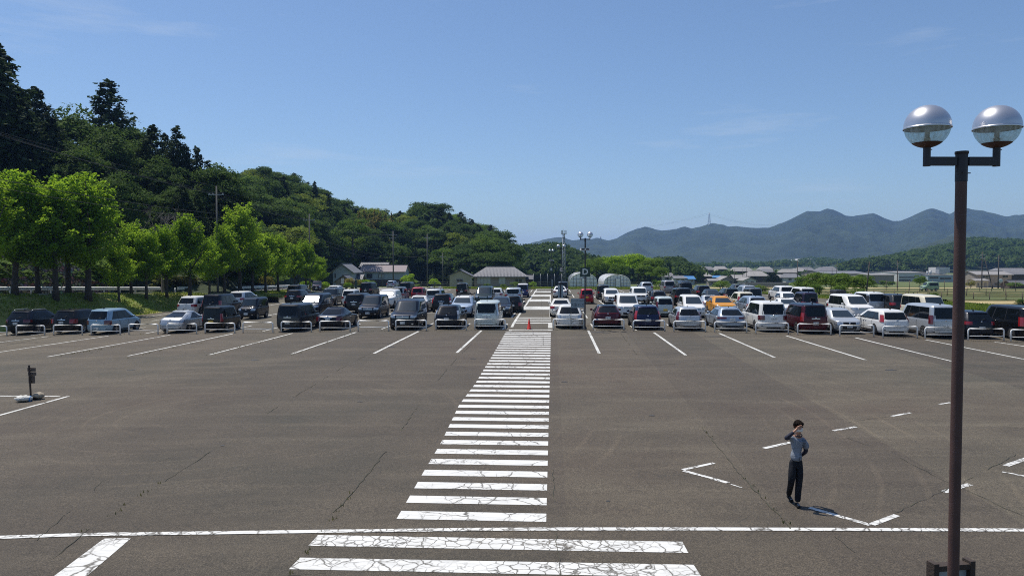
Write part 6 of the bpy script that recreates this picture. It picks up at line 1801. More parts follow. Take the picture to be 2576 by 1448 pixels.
# conifers and dark trees of the hill on the left: px, top, depth, ground z, kind, label, wide
def hz_left(d): return lerp(1.5, 17.0, clamp((d - 84) / 60))
left = [(-30, 70, 92, 'cedar', 1.25, 'huge dark conifer cut by the left frame edge'), (8, 131, 96, 'cedar', 1.45, 'tallest dark conifer at the left edge of the sky'), (58, 262, 94, 'cedar', 1.15, 'dark conifer in front of the tallest one'),
        (100, 231, 104, 'cedar', 1.25, 'dark conifer with a rounded top left of the slope'), (128, 300, 100, 'cedar', 1.1, 'smaller dark conifer below the rounded one'), (170, 345, 104, 'bigbroad', 1.0, 'dark bushy tree in the dip of the skyline'),
        (206, 277, 112, 'bigbroad', 1.0, 'round topped tree left of the lone pointed cedar'), (277, 211, 122, 'cedar', 1.45, 'lone pointed cedar standing highest in the middle of the hill'), (262, 300, 115, 'cedar', .9, 'dark cedar half hidden left of the lone pointed one'),
        (300, 318, 118, 'cedar', 1.0, 'dark cedar right of the lone pointed one'), (338, 307, 122, 'bigbroad', .9, 'light green tree on the skyline right of the pointed cedar'), (388, 321, 112, 'cedar', 1.2, 'pointed cedar with a knob top in the middle of the slope'),
        (420, 342, 116, 'cedar', .9, 'cedar between the two thin pointed ones'), (449, 327, 112, 'cedar', .9, 'thin pointed cedar with a ragged top'), (470, 372, 113, 'cedar', .9, 'dark cedar right of the thin pointed one'),
        (498, 377, 112, 'cedar', .9, 'cedar on the falling right part of the skyline'), (526, 412, 110, 'cedar', 1.0, 'cedar left of the last spreading one'), (556, 404, 108, 'bigbroad', .8, 'spreading dark tree ending the near hill on the right'), (575, 436, 108, 'bigbroad', .8, 'drooping dark tree at the lower right end of the near hill')]
for px, yt, d, kd, wd, lb in left:
    P = at(px, 600, d); z = hz_left(d) - (clamp((px - 420) / 160) * hz_left(d) * .6)
    plant(kd, (P.x, d, z), (at(px, yt, d).z - z) * 1.02, lb, group='tall trees on the near hill skyline', wide=wd * (22 / max(10, (at(px, yt, d).z - z))) ** .35)
random.seed(5)
sil = [(px, yt) for px, yt, d, kd, wd, lb in left]
sil = sorted(sil)
n_ = 0
while n_ < 62:
    px = random.uniform(-60, 590); d = random.uniform(92, 132); base = pl(sil, px)
    yt = base + random.uniform(30, 170)
    P = at(px, 600, d); z = hz_left(d) - (clamp((px - 420) / 160) * hz_left(d) * .6)
    h = at(px, yt, d).z - z
    if h < 6: continue
    kd = random.choice(['cedar', 'cedar', 'cedar', 'bigbroad', 'bigbroad']) if px > 120 else random.choice(['cedar', 'cedar', 'bigbroad'])
    plant(kd, (P.x, d, z), min(h, 24), {'bigbroad': 'dark leafy tree among the crowded trees of the near hill', 'cedar': 'dark cedar among the crowded trees of the near hill', 'broad': 'dark leafy tree among the crowded trees of the near hill', 'mid': 'lighter green leafy tree within the near hill wood'}[kd] + (', left end' if px < 110 else ', above the roadside trees' if px < 330 else ', behind the utility pole' if px > 470 else ', above the bare tree'), group='crowded trees of the near hill', wide=1.0 if h > 12 else 1.2)
    bpy.data.objects[-1] if False else None
    n_ += 1
# undergrowth behind the guard rail
for k in range(44):
    y = 62 + k * 1.7; x = top_x(y) - random.uniform(10.5, 15.0)
    plant('bush', (x, y, G(x, y)), random.uniform(2.0, 4.2), 'dark shrub beyond the road, ' + ('left end of the guard rail' if k < 10 else 'behind the largest roadside trees' if k < 20 else 'behind the brown handrail' if k < 30 else 'under the far roadside trees'), 'shrub', 'shrubs beyond the road', wide=1.6, leaf='leaf_dark' if random.random() < .7 else 'leaf_mid')
P = at(440, 705, 88); plant('ybush', (P.x, 88, .9), 2.6, 'yellow green bush lit by the sun beyond the guard rail', 'bush', wide=1.5)
P = at(655, 700, 110); plant('ybush', (P.x, 112, .6), 2.0, 'small pale yellow bush deep under the trees', 'bush', wide=1.0)

# ------------------------------------------------------------------ hills
def hill(name, prof, db, dr, zb, th, m_='hillside', nu=60, nv=14, bumpy=.6, back=1.5):
    dbf = db if callable(db) else (lambda px: db)
    """surface rising from depth db to a ridge at depth dr whose skyline follows prof, less the tree height th"""
    vs = []; x0, x1 = prof[0][0], prof[-1][0]; nvt = nv + 5
    for i in range(nu + 1):
        px = lerp(x0, x1, i / nu); zr = at(px, pl(prof, px), dr).z - th
        for j in range(nvt + 1):
            v = j / nv
            d = lerp(dbf(px), dr, v) if v <= 1 else dr * (1 + (v - 1) * .6)
            z = zb + (zr - zb) * (sstep(v * .5 + .0) * 2 if v <= 1 else 1 - (v - 1) * 1.6) if False else zb + (zr - zb) * (math.sin(v * math.pi / 2) if v <= 1 else max(0, 1 - (v - 1) * 2.2))
            p = at(px, HOR, d)
            vs.append((p.x, d, z + bumpy * mnoise.noise((p.x * .03, d * .03, 0)) * (v if v < 1 else 1)))
    k = nvt + 1
    me = bpy.data.meshes.new(name); me.from_pydata(vs, [], [(i * k + j, i * k + j + 1, (i + 1) * k + j + 1, (i + 1) * k + j) for i in range(nu) for j in range(nvt)])
    me.materials.append(M[m_]); me.polygons.foreach_set('use_smooth', [True] * len(me.polygons)); me.update()
    o = obj_from(name, me); o['kind'] = 'structure'
    def f(px, v):
        p = at(px, HOR, lerp(dbf(px), dr, v)); zr = at(px, pl(prof, px), dr).z - th
        return Vector((p.x, p.y, zb + (zr - zb) * math.sin(v * math.pi / 2)))
    return f
PL = [(-260, 120), (-60, 90), (8, 140), (60, 215), (100, 250), (200, 300), (277, 290), (340, 330), (450, 360), (560, 440), (640, 560), (700, 640)]
hill('hill', PL, 84, 140, .6, 15, nu=40, nv=10)
PA = [(520, 520), (575, 478), (590, 466), (608, 456), (640, 444), (680, 450), (697, 458), (725, 460), (755, 468), (790, 480), (815, 500), (838, 512), (870, 522), (905, 532), (940, 546), (980, 560), (1010, 590), (1050, 640), (1090, 690)]
PB = [(850, 560), (900, 545), (935, 548), (1000, 550), (1030, 545), (1042, 528), (1060, 526), (1080, 528), (1115, 532), (1140, 546), (1165, 562), (1190, 574), (1215, 580), (1232, 584), (1250, 596), (1262, 606), (1285, 640), (1310, 690)]
PC = [(1180, 600), (1240, 604), (1275, 613), (1300, 618), (1325, 613), (1345, 614), (1370, 610), (1395, 610), (1410, 614), (1440, 623), (1460, 634), (1490, 643), (1540, 650), (1600, 655), (1640, 650), (1660, 645), (1690, 645), (1715, 650), (1735, 661), (1746, 680), (1752, 692)]
PR = [(2120, 694), (2135, 684), (2160, 670), (2190, 661), (2220, 655), (2260, 645), (2300, 637), (2340, 630), (2380, 620), (2420, 609), (2450, 606), (2500, 607), (2576, 610), (2700, 600)]
fA = hill('hill', PA, lambda px: pl([(560, 128), (740, 150), (800, 190), (860, 215)], px), 260, -1.0, 8.0, nu=50)
fB = hill('hill', PB, lambda px: pl([(1120, 228), (1180, 205)], px), 300, -2.5, 8.0, nu=44)
fC = hill('hill', PC, 300, 430, -4.0, 9.0, nu=50)
fR = hill('hill', PR, 640, 1000, -4.0, 10.0, nu=50)
random.seed(21)
def wood(f, x0, x1, n, rows, lb, group, kinds, h=(8.5, 12), vmin=.12, wide=1.15):
    for k in range(n):
        v = lerp(vmin, 1.0, (k % rows + random.uniform(-.35, .35)) / (rows - 1)); v = clamp(v, .03, 1.0)
        px = lerp(x0, x1, (k + random.random()) / n)
        p = f(px, v); kd = random.choice(kinds)
        plant(kd, (p.x, p.y, p.z - .6), random.uniform(*h), lb[kd] + [', at its foot', ', halfway up the slope', ', near the skyline'][min(2, int(v * 3))] + [' on the left', ' in the middle', ' on the right'][min(2, int(3 * (px - x0) / (x1 - x0)))], group=group, wide=wide * random.uniform(.8, 1.3) * (1.5 if kd == 'cedar' else 1), trunkless=v > .3, leaf='leaf_lime' if kd == 'mid' and random.random() < .22 else None)
LBA = {'broad': 'dark round tree behind the storehouse', 'mid': 'lighter green tree behind the storehouse', 'cedar': 'dark conifer in the wood behind the storehouse'}
wood(fA, 575, 1000, 100, 6, LBA, 'woodland behind the storehouse', ['broad', 'broad', 'broad', 'mid', 'mid', 'cedar'])
LBB = {'broad': 'dark round tree behind the long tiled house', 'mid': 'lighter green tree behind the long tiled house', 'cedar': 'dark conifer behind the long tiled house'}
wood(fB, 890, 1275, 92, 6, LBB, 'woodland behind the long tiled house', ['broad', 'broad', 'mid', 'mid', 'cedar'], h=(9, 12.5), vmin=.05)
for px, yt, d, kd, lb, wd in [(793, 458, 228, 'cedar', 'dark wind-shaped pine standing above the wooded skyline', 1.5), (828, 495, 225, 'cedar', 'smaller dark pine right of the wind-shaped one', 1.2), (640, 440, 225, 'broad', 'broad dark tree crowning the second hill', 1.5),
                              (1045, 522, 290, 'mid', 'pale green dome shaped tree on the third hill skyline', 1.0), (1085, 527, 290, 'broad', 'dark dome shaped tree right of the pale one', 1.3), (760, 505, 190, 'mid', 'light green tree high on the second hill', 1.2),
                              (888, 545, 200, 'mid', 'light green round tree on the right flank of the second hill', 1.25), (700, 500, 175, 'broad', 'large dark tree in the middle of the second hill', 1.4), (935, 590, 232, 'mid', 'pale flowering tree above the storehouse', 1.0)]:
    p = at(px, HOR, d); top = at(px, yt, d).z; h = 13 if kd == 'cedar' else 11
    plant(kd, (p.x, d, top - h), h, lb, group=None, wide=wd * (.75 if kd == 'cedar' else 1))
for px, yt, d in [(905, 535, 232), (918, 528, 235), (930, 540, 230), (943, 529, 236), (956, 534, 238), (970, 540, 240), (985, 536, 242), (968, 590, 226), (950, 606, 224), (960, 600, 225), (980, 600, 228)]:
    p = at(px, HOR, d); top = at(px, yt, d).z
    plant('bamboo', (p.x, d, top - 11), 11, 'yellow green bamboo clump on the wooded hill', 'bamboo', 'yellow bamboo on the wooded hill', wide=1.15, trunkless=True)
P = at(1232, 600, 285); bare((P.x, 285, at(1232, 600, 285).z - 3), 9, 'leafless tree on the falling skyline right of the third hill', 8)

# far woods as joined masses
unit = [crown_blobs(8, 26, 4.4, 3.8, 3.2, 2.2, 1.5, 200 + s, .0) for s in range(4)]
def wood_mass(name, f, x0, x1, n, label, m_, h=(.8, 1.25), vmin=.0, seed=1):
    r = random.Random(seed); out = []
    for k in range(n):
        p = f(r.uniform(x0, x1), clamp(r.uniform(vmin, 1.03) ** .8, 0, 1)); q = unit[k % 4]; s = r.uniform(*h); a = r.uniform(0, 6.28)
        ca, sa = math.cos(a), math.sin(a); Rm = np.array([[ca, -sa, 0], [sa, ca, 0], [0, 0, 1]], dtype=np.float32) * s
        out.append(q @ Rm.T + np.array([p.x, p.y, p.z - .5]))
    o = obj_from(name, quad_mesh(name, np.concatenate(out), M[m_])); o['kind'] = 'stuff'; o['label'] = label; return o
wood_mass('woodland', fA, 560, 1010, 230, 'continuous dark canopy of the second hill', 'leaf_wood', (.7, 1.15), .0, 2)
wood_mass('woodland', fB, 880, 1285, 260, 'continuous green canopy of the third hill', 'leaf_wood', (.7, 1.2), .0, 3)
wood_mass('woodland', fC, 1200, 1750, 620, 'wooded hill beyond the end of the walkway', 'leaf_wood', (.9, 1.35), .0, 4)
wood_mass('woodland', fR, 2125, 2650, 1100, 'wooded hill behind the factory at the right', 'leaf_wood', (1.4, 2.1), .0, 5)
fL = lambda px, v: (lambda d, z: Vector((at(px, HOR, d).x, d, z)))(lerp(88, 132, v), hz_left(lerp(88, 132, v)) * (1 - .6 * clamp((px - 420) / 160)))
wood_mass('woodland', fL, -80, 640, 90, 'dark undergrowth below the near hill trees', 'leaf_dark', (.5, .9), .0, 6)

# ------------------------------------------------------------------ trees and bushes by the buildings and fields
random.seed(33)
for px, yt, yb, d, kd, wd, lb in [(1500, 645, 712, 185, 'mid', 1.15, 'leafy tree at the left of the big green clump behind the greenhouses'), (1535, 640, 712, 195, 'mid', 1.2, 'second leafy tree of the big green clump'), (1572, 634, 712, 200, 'mid', 1.25, 'tallest leafy tree in the middle of the big green clump'),
                          (1605, 634, 712, 195, 'mid', 1.25, 'broad leafy tree above the right greenhouse'), (1640, 645, 712, 185, 'mid', 1.2, 'leafy tree at the right end of the big green clump'), (1660, 668, 712, 180, 'mid', .9, 'low leafy tree next to the tiled houses'),
                          (1478, 672, 716, 175, 'mid', 1.0, 'small bright tree just right of the D lamp'), (1556, 660, 712, 178, 'mid', 1.1, 'nearer leafy tree between the greenhouses'), (1620, 662, 712, 176, 'mid', 1.1, 'nearer leafy tree above the far parked cars')]:
    p = at(px, HOR, d); z = G(p.x, p.y)
    plant(kd, (p.x, d, z), at(px, yt, d).z - z, lb, wide=wd, leaf='leaf_bright' if px in (1572, 1605, 1535) else None)
for px, yt, yb, d, kd, wd, lf, lb in [(888, 697, 724, 133, 'ybush', 1.25, None, 'yellow green bush behind the planters'), (915, 701, 724, 136, 'bush', 1.5, 'leaf_bright', 'spreading light green shrub right of the yellow bush'), (932, 704, 724, 138, 'bush', 1.2, 'leaf_mid', 'flowering shrub left of the brown house wall'),
                              (874, 708, 724, 131, 'bush', 1.0, 'leaf_bright', 'low green shrub left of the yellow bush'), (1029, 688, 722, 142, 'bush', .95, 'leaf_bright', 'bright layered shrub at the right end of the grey house'), (1092, 698, 721, 150, 'bush', 1.0, 'leaf_bright', 'upright green shrub beside the utility pole'),
                              (814, 708, 722, 126, 'bush', 1.4, 'leaf_bright', 'yellowish green bush behind the driving car'), (770, 706, 722, 124, 'bush', 1.2, 'leaf_bright', 'green bush left of the driving car'), (790, 710, 722, 126, 'bush', 1.1, 'leaf_bright', 'green bush hidden behind the driving car'),
                              (1224, 712, 722, 131, 'bush', 1.3, 'leaf_mid', 'low bush under the wide window of the long tiled house'), (1267, 713, 722, 131, 'bush', 1.1, 'leaf_mid', 'low bush under the second window of the long tiled house'), (1294, 708, 722, 131, 'bush', 1.2, 'leaf_mid', 'taller bush near the door of the long tiled house'),
                              (1340, 706, 720, 140, 'bush', .9, 'leaf_bright', 'small bush beside the dark lean-to'), (1050, 714, 724, 131, 'bush', 1.6, 'leaf_mid', 'clipped hedge bush behind the silver blue hatchback'),
                              (1818, 703, 718, 165, 'bush', 1.6, 'leaf_mid', 'round bush below the village roofs'), (1652, 703, 716, 175, 'bush', 1.3, 'leaf_bright', 'pale green bush left of the tiled houses'), (1907, 716, 738, 128, 'bush', 1.7, 'leaf_mid', 'overgrown bush at the garden plot'), (1892, 720, 738, 126, 'bush', 1.5, 'leaf_dark', 'dark overgrown bush left of the garden fence'),
                              (1915, 722, 740, 125, 'bush', 1.6, 'leaf_dark', 'dark overgrown bush right of the garden fence'), (2442, 705, 726, 235, 'ybush', 1.0, None, 'yellowish clipped bush left of the cream wing'), (2556, 708, 730, 225, 'bush', 1.6, 'leaf_mid', 'green bush in front of the old farmhouse'),
                              (2350, 748, 763, 100, 'bush', 1.7, 'leaf_mid', 'scrubby bush in the field left of the tall lamp pole'), (2570, 750, 790, 78, 'bush', 1.0, 'leaf_dark', 'dark reddish shrub at the right frame edge'), (2230, 705, 715, 250, 'bush', 2.0, 'leaf_dark', 'dark bush in front of the grey warehouse')]:
    p = at(px, HOR, d); z = min(G(p.x, p.y), at(px, yb, d).z + .8)
    plant(kd, (p.x, d, z), max(.7, at(px, yt, d).z - z), lb, 'bush', None, wide=wd, leaf=lf)
# orchard bushes by the field
for px, yt, d, wd, lb in [(2030, 692, 112, 1.2, 'leftmost shrubby tree of the orchard beside the field'), (2062, 684, 110, 1.25, 'second shrubby tree of the orchard'), (2092, 690, 114, 1.2, 'shrubby tree in the middle of the orchard'), (2122, 686, 108, 1.25, 'shrubby tree right of the orchard middle'),
                          (2152, 694, 107, 1.2, 'shrubby tree before the leaning pole'), (2172, 690, 112, 1.0, 'rightmost shrubby tree at the leaning pole'), (2110, 718, 102, 1.3, 'low tangled bush at the foot of the orchard'), (2160, 725, 100, 1.2, 'low tangled bush under the leaning pole'), (2045, 715, 105, 1.2, 'low tangled bush at the left foot of the orchard')]:
    p = at(px, HOR, d); z = G(p.x, p.y); plant('mid', (p.x, d, z - .9), at(px, yt, d).z - z + 1.1, lb, group='orchard shrubs beside the field', wide=wd)
p = at(2315, HOR, 150); plant('mid', (p.x, 150, G(p.x, 150)), at(2315, 690, 150).z - G(p.x, 150), 'single round tree behind the green minicar', wide=1.0)
for k, (px, yt) in enumerate([(1938, 685), (1948, 684), (1957, 693)]):
    p = at(px, HOR, 300); plant('cedar', (p.x, 300, -4), at(px, yt, 300).z + 4, ['left dark cypress beside the large timber house', 'right dark cypress beside the large timber house', 'shorter dark cypress behind the pair'][k], name='cypress_tree', wide=2.6)

# ------------------------------------------------------------------ far town, low woods and mountains
def town(name, label, spots, m_w, m_r):
    mb = MB()
    for x, y, z, w, h in spots:
        dp = w * .8
        mb.box((x, y, z + h / 2), (w, dp, h), 0)
        mb.add([(x - w * .58, y - dp * .6, z + h), (x + w * .58, y - dp * .6, z + h), (x + w * .58, y + dp * .6, z + h), (x - w * .58, y + dp * .6, z + h), (x - w * .4, y, z + h + w * .25), (x + w * .4, y, z + h + w * .25)], [(0, 1, 5, 4), (2, 3, 4, 5), (1, 2, 5), (3, 0, 4)], 1 + (hash((round(x), round(y))) % 2))
    o = mb.build(name, [M[m_w]] + [M[r_] for r_ in m_r]); o['kind'] = 'stuff'; o['label'] = label
r = random.Random(9); sp_ = []
PT = [(1600, 676), (1745, 668), (1800, 669), (1900, 665), (1980, 656), (2040, 650), (2100, 652), (2160, 664), (2260, 670), (2360, 676)]
fT = hill('hill', PT, 1000, 1600, -4, 8, nu=40, nv=8)
for k in range(380):
    px = r.uniform(1745, 2035); p = fT(px, r.uniform(.70, 1.02)); sp_.append((p.x, p.y, p.z - 1, r.uniform(8, 13), r.uniform(6.0, 8)))
town('distant_town', 'pale roofs of a housing estate at the foot of the mountains', sp_, 'wall_white', ['roof_tile', 'wall_white'])
sp_ = []
for k in range(16):
    px = r.uniform(1745, 2120); d = r.uniform(380, 560); p = at(px, HOR, d); sp_.append((p.x, d, -4, r.uniform(6, 9), r.uniform(3, 4.6)))
town('village', 'farther village roofs behind the first houses', sp_, 'wall_brown', ['roof_pale', 'roof_tile'])
PT = [(1600, 676), (1745, 668), (1800, 669), (1900, 665), (1980, 656), (2040, 650), (2100, 652), (2160, 664), (2260, 670), (2360, 676)]
wood_mass('woodland', lambda px, v: fT(px, v * (.6 if 1740 < px < 2040 else 1)), 1620, 2330, 420, 'low wooded rise beyond the village', 'leaf_wood', (1.2, 1.8), .0, 7)
wood_mass('woodland', lambda px, v: (lambda q: Vector((q.x, q.y, -4.0)))(at(px, HOR, lerp(325, 470, v))), 1725, 2060, 70, 'dark garden trees between the village roofs', 'leaf_dark', (.35, .75), .0, 12)
PS = [(2140, 690), (2231, 650), (2300, 626), (2345, 613), (2393, 603), (2450, 600), (2550, 606), (2700, 615)]
hill('hill', PS, 900, 1500, -4, 0, 'mountain', nu=40, nv=10, bumpy=16)
PM = [(1150, 655), (1250, 636), (1330, 613), (1345, 609), (1372, 603), (1400, 597), (1412, 597), (1440, 604), (1480, 603), (1500, 598), (1510, 600), (1530, 604), (1550, 600), (1572, 587), (1600, 576), (1622, 571), (1640, 574), (1665, 580), (1700, 576), (1722, 569), (1740, 575), (1760, 570), (1790, 562),
      (1815, 563), (1830, 570), (1850, 569), (1880, 573), (1930, 573), (1950, 567), (1975, 557), (2000, 545), (2030, 530), (2060, 532), (2080, 524), (2095, 528), (2125, 542), (2145, 543), (2195, 536), (2220, 547), (2245, 556), (2265, 555), (2290, 545), (2320, 530), (2345, 524), (2370, 532), (2385, 538),
      (2400, 530), (2420, 524), (2470, 530), (2530, 544), (2576, 539), (2640, 545), (2760, 580), (2900, 640)]
def mountain():
    vs = []; nu, nv = 330, 44; db, dr = 1700, 2900
    for i in range(nu + 1):
        px = lerp(PM[0][0], PM[-1][0], i / nu); zr = at(px, pl(PM, px), dr).z
        for j in range(nv + 13):
            v = j / nv; d = lerp(db, dr, v) if v <= 1 else dr + (v - 1) * 2600
            p = at(px, HOR, d)
            base = -6 + (zr + 6) * (v ** 1.25 if v <= 1 else max(0, 1 - (v - 1) * 3.2))
            n1 = mnoise.fractal((p.x * .0032, d * .0017, 1.0), 1.0, 2.0, 5); n2 = mnoise.fractal((p.x * .02, d * .02, 5.0), .9, 2.0, 3)
            e = math.sin(clamp(v) * math.pi) ** .8 if v < 1 else 0
            vs.append((p.x, d, base + e * (1 - abs(n1) * 1.7) * (zr * .30) - e * zr * .14 + n2 * 3.5 * (1 if v > .1 else v * 10)))
    k = nv + 13
    me = bpy.data.meshes.new('mountain'); me.from_pydata(vs, [], [(i * k + j, i * k + j + 1, (i + 1) * k + j + 1, (i + 1) * k + j) for i in range(nu) for j in range(k - 1)])
    me.materials.append(M['mountain']); me.polygons.foreach_set('use_smooth', [True] * len(me.polygons)); me.update()
    o = obj_from('mountain', me); o['kind'] = 'structure'; o['label'] = 'long blue-green forested mountain ridge on the horizon'
mountain()
P = at(1784, 566, 2860); t = lattice('pylon', 'steel power pylon on the mountain ridge', P, at(1784, 535, 2860).z - P.z, 5.5, 1.0, 'pylon', .30, 8)
hh = at(1784, 535, 2860).z - P.z
for z in (.70, .83, .95): mb = MB(); mb.box((0, 0, hh * z), (11, .5, .5)); mb.build('crossarm', M['galv'], t)
P = at(1511, 604, 2850); lattice('pylon', 'tiny steel pylon on the left part of the ridge', P, at(1511, 594, 2850).z - P.z, 2.5, 1.0, 'pylon', .5, 4)
for dz in (.95, .83):
    wire(P.lerp(P, 0) if False else at(1784, 566, 2860) + Vector((-6, 0, hh * dz)), at(1600, 574, 2860), 6, .12, 'faint power line running down from the ridge pylon', 'lines of the ridge pylon')
    wire(at(1784, 566, 2860) + Vector((6, 0, hh * dz)), at(1960, 566, 2860), 14, .12, 'faint power line running down from the ridge pylon', 'lines of the ridge pylon')

# ------------------------------------------------------------------ the person
def skinned(name, verts, edges, radii, m_, parent=None, sub=2, root=0, link=True, smooth=True):
    me = bpy.data.meshes.new(name); me.from_pydata([tuple(v) for v in verts], edges, []); me.update()
    o = bpy.data.objects.new(name, me); col.objects.link(o)
    sk = o.modifiers.new('skin', 'SKIN'); sk.use_smooth_shade = True; sk.branch_smoothing = .6
    for i, r in enumerate(radii):
        r = r if isinstance(r, tuple) else (r, r)
        me.skin_vertices[0].data[i].radius = r; me.skin_vertices[0].data[i].use_root = (i == root)
    ss = o.modifiers.new('sub', 'SUBSURF'); ss.levels = sub; ss.render_levels = sub
    dg = bpy.context.evaluated_depsgraph_get()
    m2 = bpy.data.meshes.new_from_object(o.evaluated_get(dg))
    bpy.data.objects.remove(o); bpy.data.meshes.remove(me)
    m2.name = name; m2.materials.clear(); m2.materials.append(m_)
    m2.polygons.foreach_set('material_index', [0] * len(m2.polygons))
    m2.polygons.foreach_set('use_smooth', [True] * len(m2.polygons))
    return obj_from(name, m2, parent)
gp = ground(2003, 1271)
person = thing('person', 'person in grey tee shirt, dark sleeves and trousers shading the eyes with one hand', 'person', gp, 0)
sh = (-.125, .02, 1.455); sl = (.165, .02, 1.395)
eR, wR = (-.275, -.12, 1.425), (-.118, -.19, 1.600)
eL, wL = (.215, .07, 1.115), (.145, .185, .985)
hip = (-.01, .02, .93)
kR, aR = (-.130, -.07, .56), (-.05, .30, .135)
kL, aL = (.055, -.02, .50), (.010, -.03, .085)
# body: head, neck, torso, arms with hands and fingers, legs - one surface
Vt = [hip, (-.0, .02, 1.08), (.01, .02, 1.25), (.02, .03, 1.40), (.03, .02, 1.475), (.03, -.005, 1.535), (.022, -.02, 1.60), (.015, -.015, 1.69), (.015, -.01, 1.745),
      sh, eR, wR, sl, eL, wL, (-.075, .02, .87), kR, aR, (.085, .02, .87), kL, aL]
Rd = [(.115, .09), (.095, .07), (.09, .065), (.055, .045), .045, .050, (.068, .078), (.080, .092), (.055, .065),
      .030, .034, .026, .028, .034, .026, .060, .045, .034, .060, .045, .034]
E = [(0, 1), (1, 2), (2, 3), (3, 4), (4, 5), (5, 6), (6, 7), (7, 8), (3, 9), (9, 10), (10, 11), (3, 12), (12, 13), (13, 14), (0, 15), (15, 16), (16, 17), (0, 18), (18, 19), (19, 20)]
def hand(w, palm, fdir, tdir, spread, up, curl=0.0):
    """palm vertex then four fingers of unequal length and a thumb from the side near the wrist"""
    b = len(Vt); w_ = Vector(w if not isinstance(w, int) else Vt[w]); palm = Vector(palm); fdir = Vector(fdir).normalized(); sp_ = Vector(spread).normalized()
    Vt.append(tuple(palm)); Rd.append((.030, .018)); E.append((w, b))
    cu = Vector(up)
    for k, L in enumerate((.068, .078, .072, .055)):
        o = palm + sp_ * (.034 - .0225 * k) + fdir * .030; i = len(Vt)
        m = o + fdir * L * .55 + cu * curl * .2; e = m + (fdir + cu * curl).normalized() * L * .5
        Vt.extend([tuple(o), tuple(m), tuple(e)]); Rd.extend([.0105, .0095, .0075]); E.extend([(b, i), (i, i + 1), (i + 1, i + 2)])
    i = len(Vt); td = Vector(tdir).normalized(); o = w_.lerp(palm, .45) + td * .022
    Vt.extend([tuple(o + td * .022), tuple(o + td * .052 + fdir * .012)]); Rd.extend([.012, .009]); E.extend([(b, i), (i, i + 1)])
hand(11, (-.050, -.165, 1.655), (.98, .10, .17), (.35, -.05, .95), (-.15, -.05, .95), (0, .6, -.1), .15)
hand(14, (.085, .205, .965), (-.95, .05, -.15), (0, .15, .95), (0, .1, .95), (0, -.5, 0), .3)
body = skinned('body', Vt, E, Rd, M['skin'], person, 2)
# ear and nose as small swellings kept close to the head surface
shirt_v = [(-.01, .02, .915), (-.005, .02, 1.06), (.005, .018, 1.22), (.018, .02, 1.36), (.03, .02, 1.46), (-.085, .02, 1.43), (-.185, -.04, 1.44), (.135, .02, 1.375), (.195, .035, 1.27), (.213, .055, 1.16)]
shirt_r = [(.172, .130), (.160, .120), (.168, .12), (.155, .11), (.085, .075), (.085, .080), (.075, .072), (.088, .085), (.078, .074), (.076, .070)]
shirt = skinned('shirt', shirt_v, [(0, 1), (1, 2), (2, 3), (3, 4), (3, 5), (5, 6), (3, 7), (7, 8), (8, 9)], shirt_r, M['shirt'], person, 2, 2)
tr_v = [(-.008, .02, 1.03), (-.008, .02, .90), (-.078, .02, .82), (-.105, -.035, .69), (-.130, -.07, .56), (-.09, .10, .35), (-.052, .285, .135), (.066, .02, .82), (.056, .0, .66), (.045, -.015, .50), (.028, -.02, .30), (.012, -.03, .075)]
tr_r = [(.135, .105), (.158, .125), (.092, .10), .084, .074, .064, .058, (.094, .102), .086, .075, .068, .064]
skinned('trousers', tr_v, [(0, 1), (1, 2), (2, 3), (3, 4), (4, 5), (5, 6), (1, 7), (7, 8), (8, 9), (9, 10), (10, 11)], tr_r, M['trouser'], person, 2, 1)
def lerp3(a, b, t): return tuple(lerp(x, y, t) for x, y in zip(a, b))
skinned('arm_sleeve', [lerp3(sh, eR, .45), eR, lerp3(eR, wR, .5), lerp3(eR, wR, .9)], [(0, 1), (1, 2), (2, 3)], [.054, .050, .042, .034], M['navy'], person, 2)
skinned('arm_sleeve', [lerp3(sl, eL, .60), eL, lerp3(eL, wL, .5), lerp3(eL, wL, .95)], [(0, 1), (1, 2), (2, 3)], [.054, .048, .041, .034], M['navy'], person, 2)
for (ax_, ay, az), dx, lift in (((.010, -.03, .085), -.03, 0), ((-.045, .30, .135), .02, .05)):
    o = skinned('shoe', [(ax_, ay + .05, az - .045 + lift * .3), (ax_ + dx * .3, ay - .05, az - .050), (ax_ + dx, ay - .17, az - .062 - lift)], [(0, 1), (1, 2)], [(.045, .042), (.047, .038), (.042, .026)], M['shoe'], person, 2)
    mb = MB(); mb.box((ax_ + dx * .5, ay - .085, az - .012 - lift * .5), (.05, .02, .006), M=Euler((R(20), 0, 0)).to_matrix()); mb.box((ax_ + dx * .6, ay - .13, az - .028 - lift * .6), (.05, .012, .006), M=Euler((R(20), 0, 0)).to_matrix()); mb.build('shoe_stripe', M['lace'], o)
# mask: a cupped shell over nose and mouth with ear loops
mb = MB(); vs = []
for j in range(7):
    for i in range(11):
        u = (i / 10 - .5) * 2; v = j / 6; a = u * 1.25; wd = .079 * (1 - .25 * abs(v - .45))
        vs.append((.018 + math.sin(a) * wd, -.026 - math.cos(a) * (.092 + .012 * math.sin(v * math.pi)), 1.555 + v * .088 + .004 * math.cos(u * 3)))
mb.add(vs, [(j * 11 + i, j * 11 + i + 1, (j + 1) * 11 + i + 1, (j + 1) * 11 + i) for j in range(6) for i in range(10)], 0, True)
mb.build('face_mask', M['mask'], person)
# ears
for s in (-1, 1):
    mb = MB(); mb.lathe([(.001, -.009), (.017, -.006), (.021, 0), (.014, .006), (.001, .004)], n=10, M=Matrix.Rotation(R(90), 3, 'Y') @ Matrix.Diagonal((1.5, 1.0, 1.0)), c=(.015 + s * .083, .0, 1.645)); mb.build('ear', M['skin'], person)
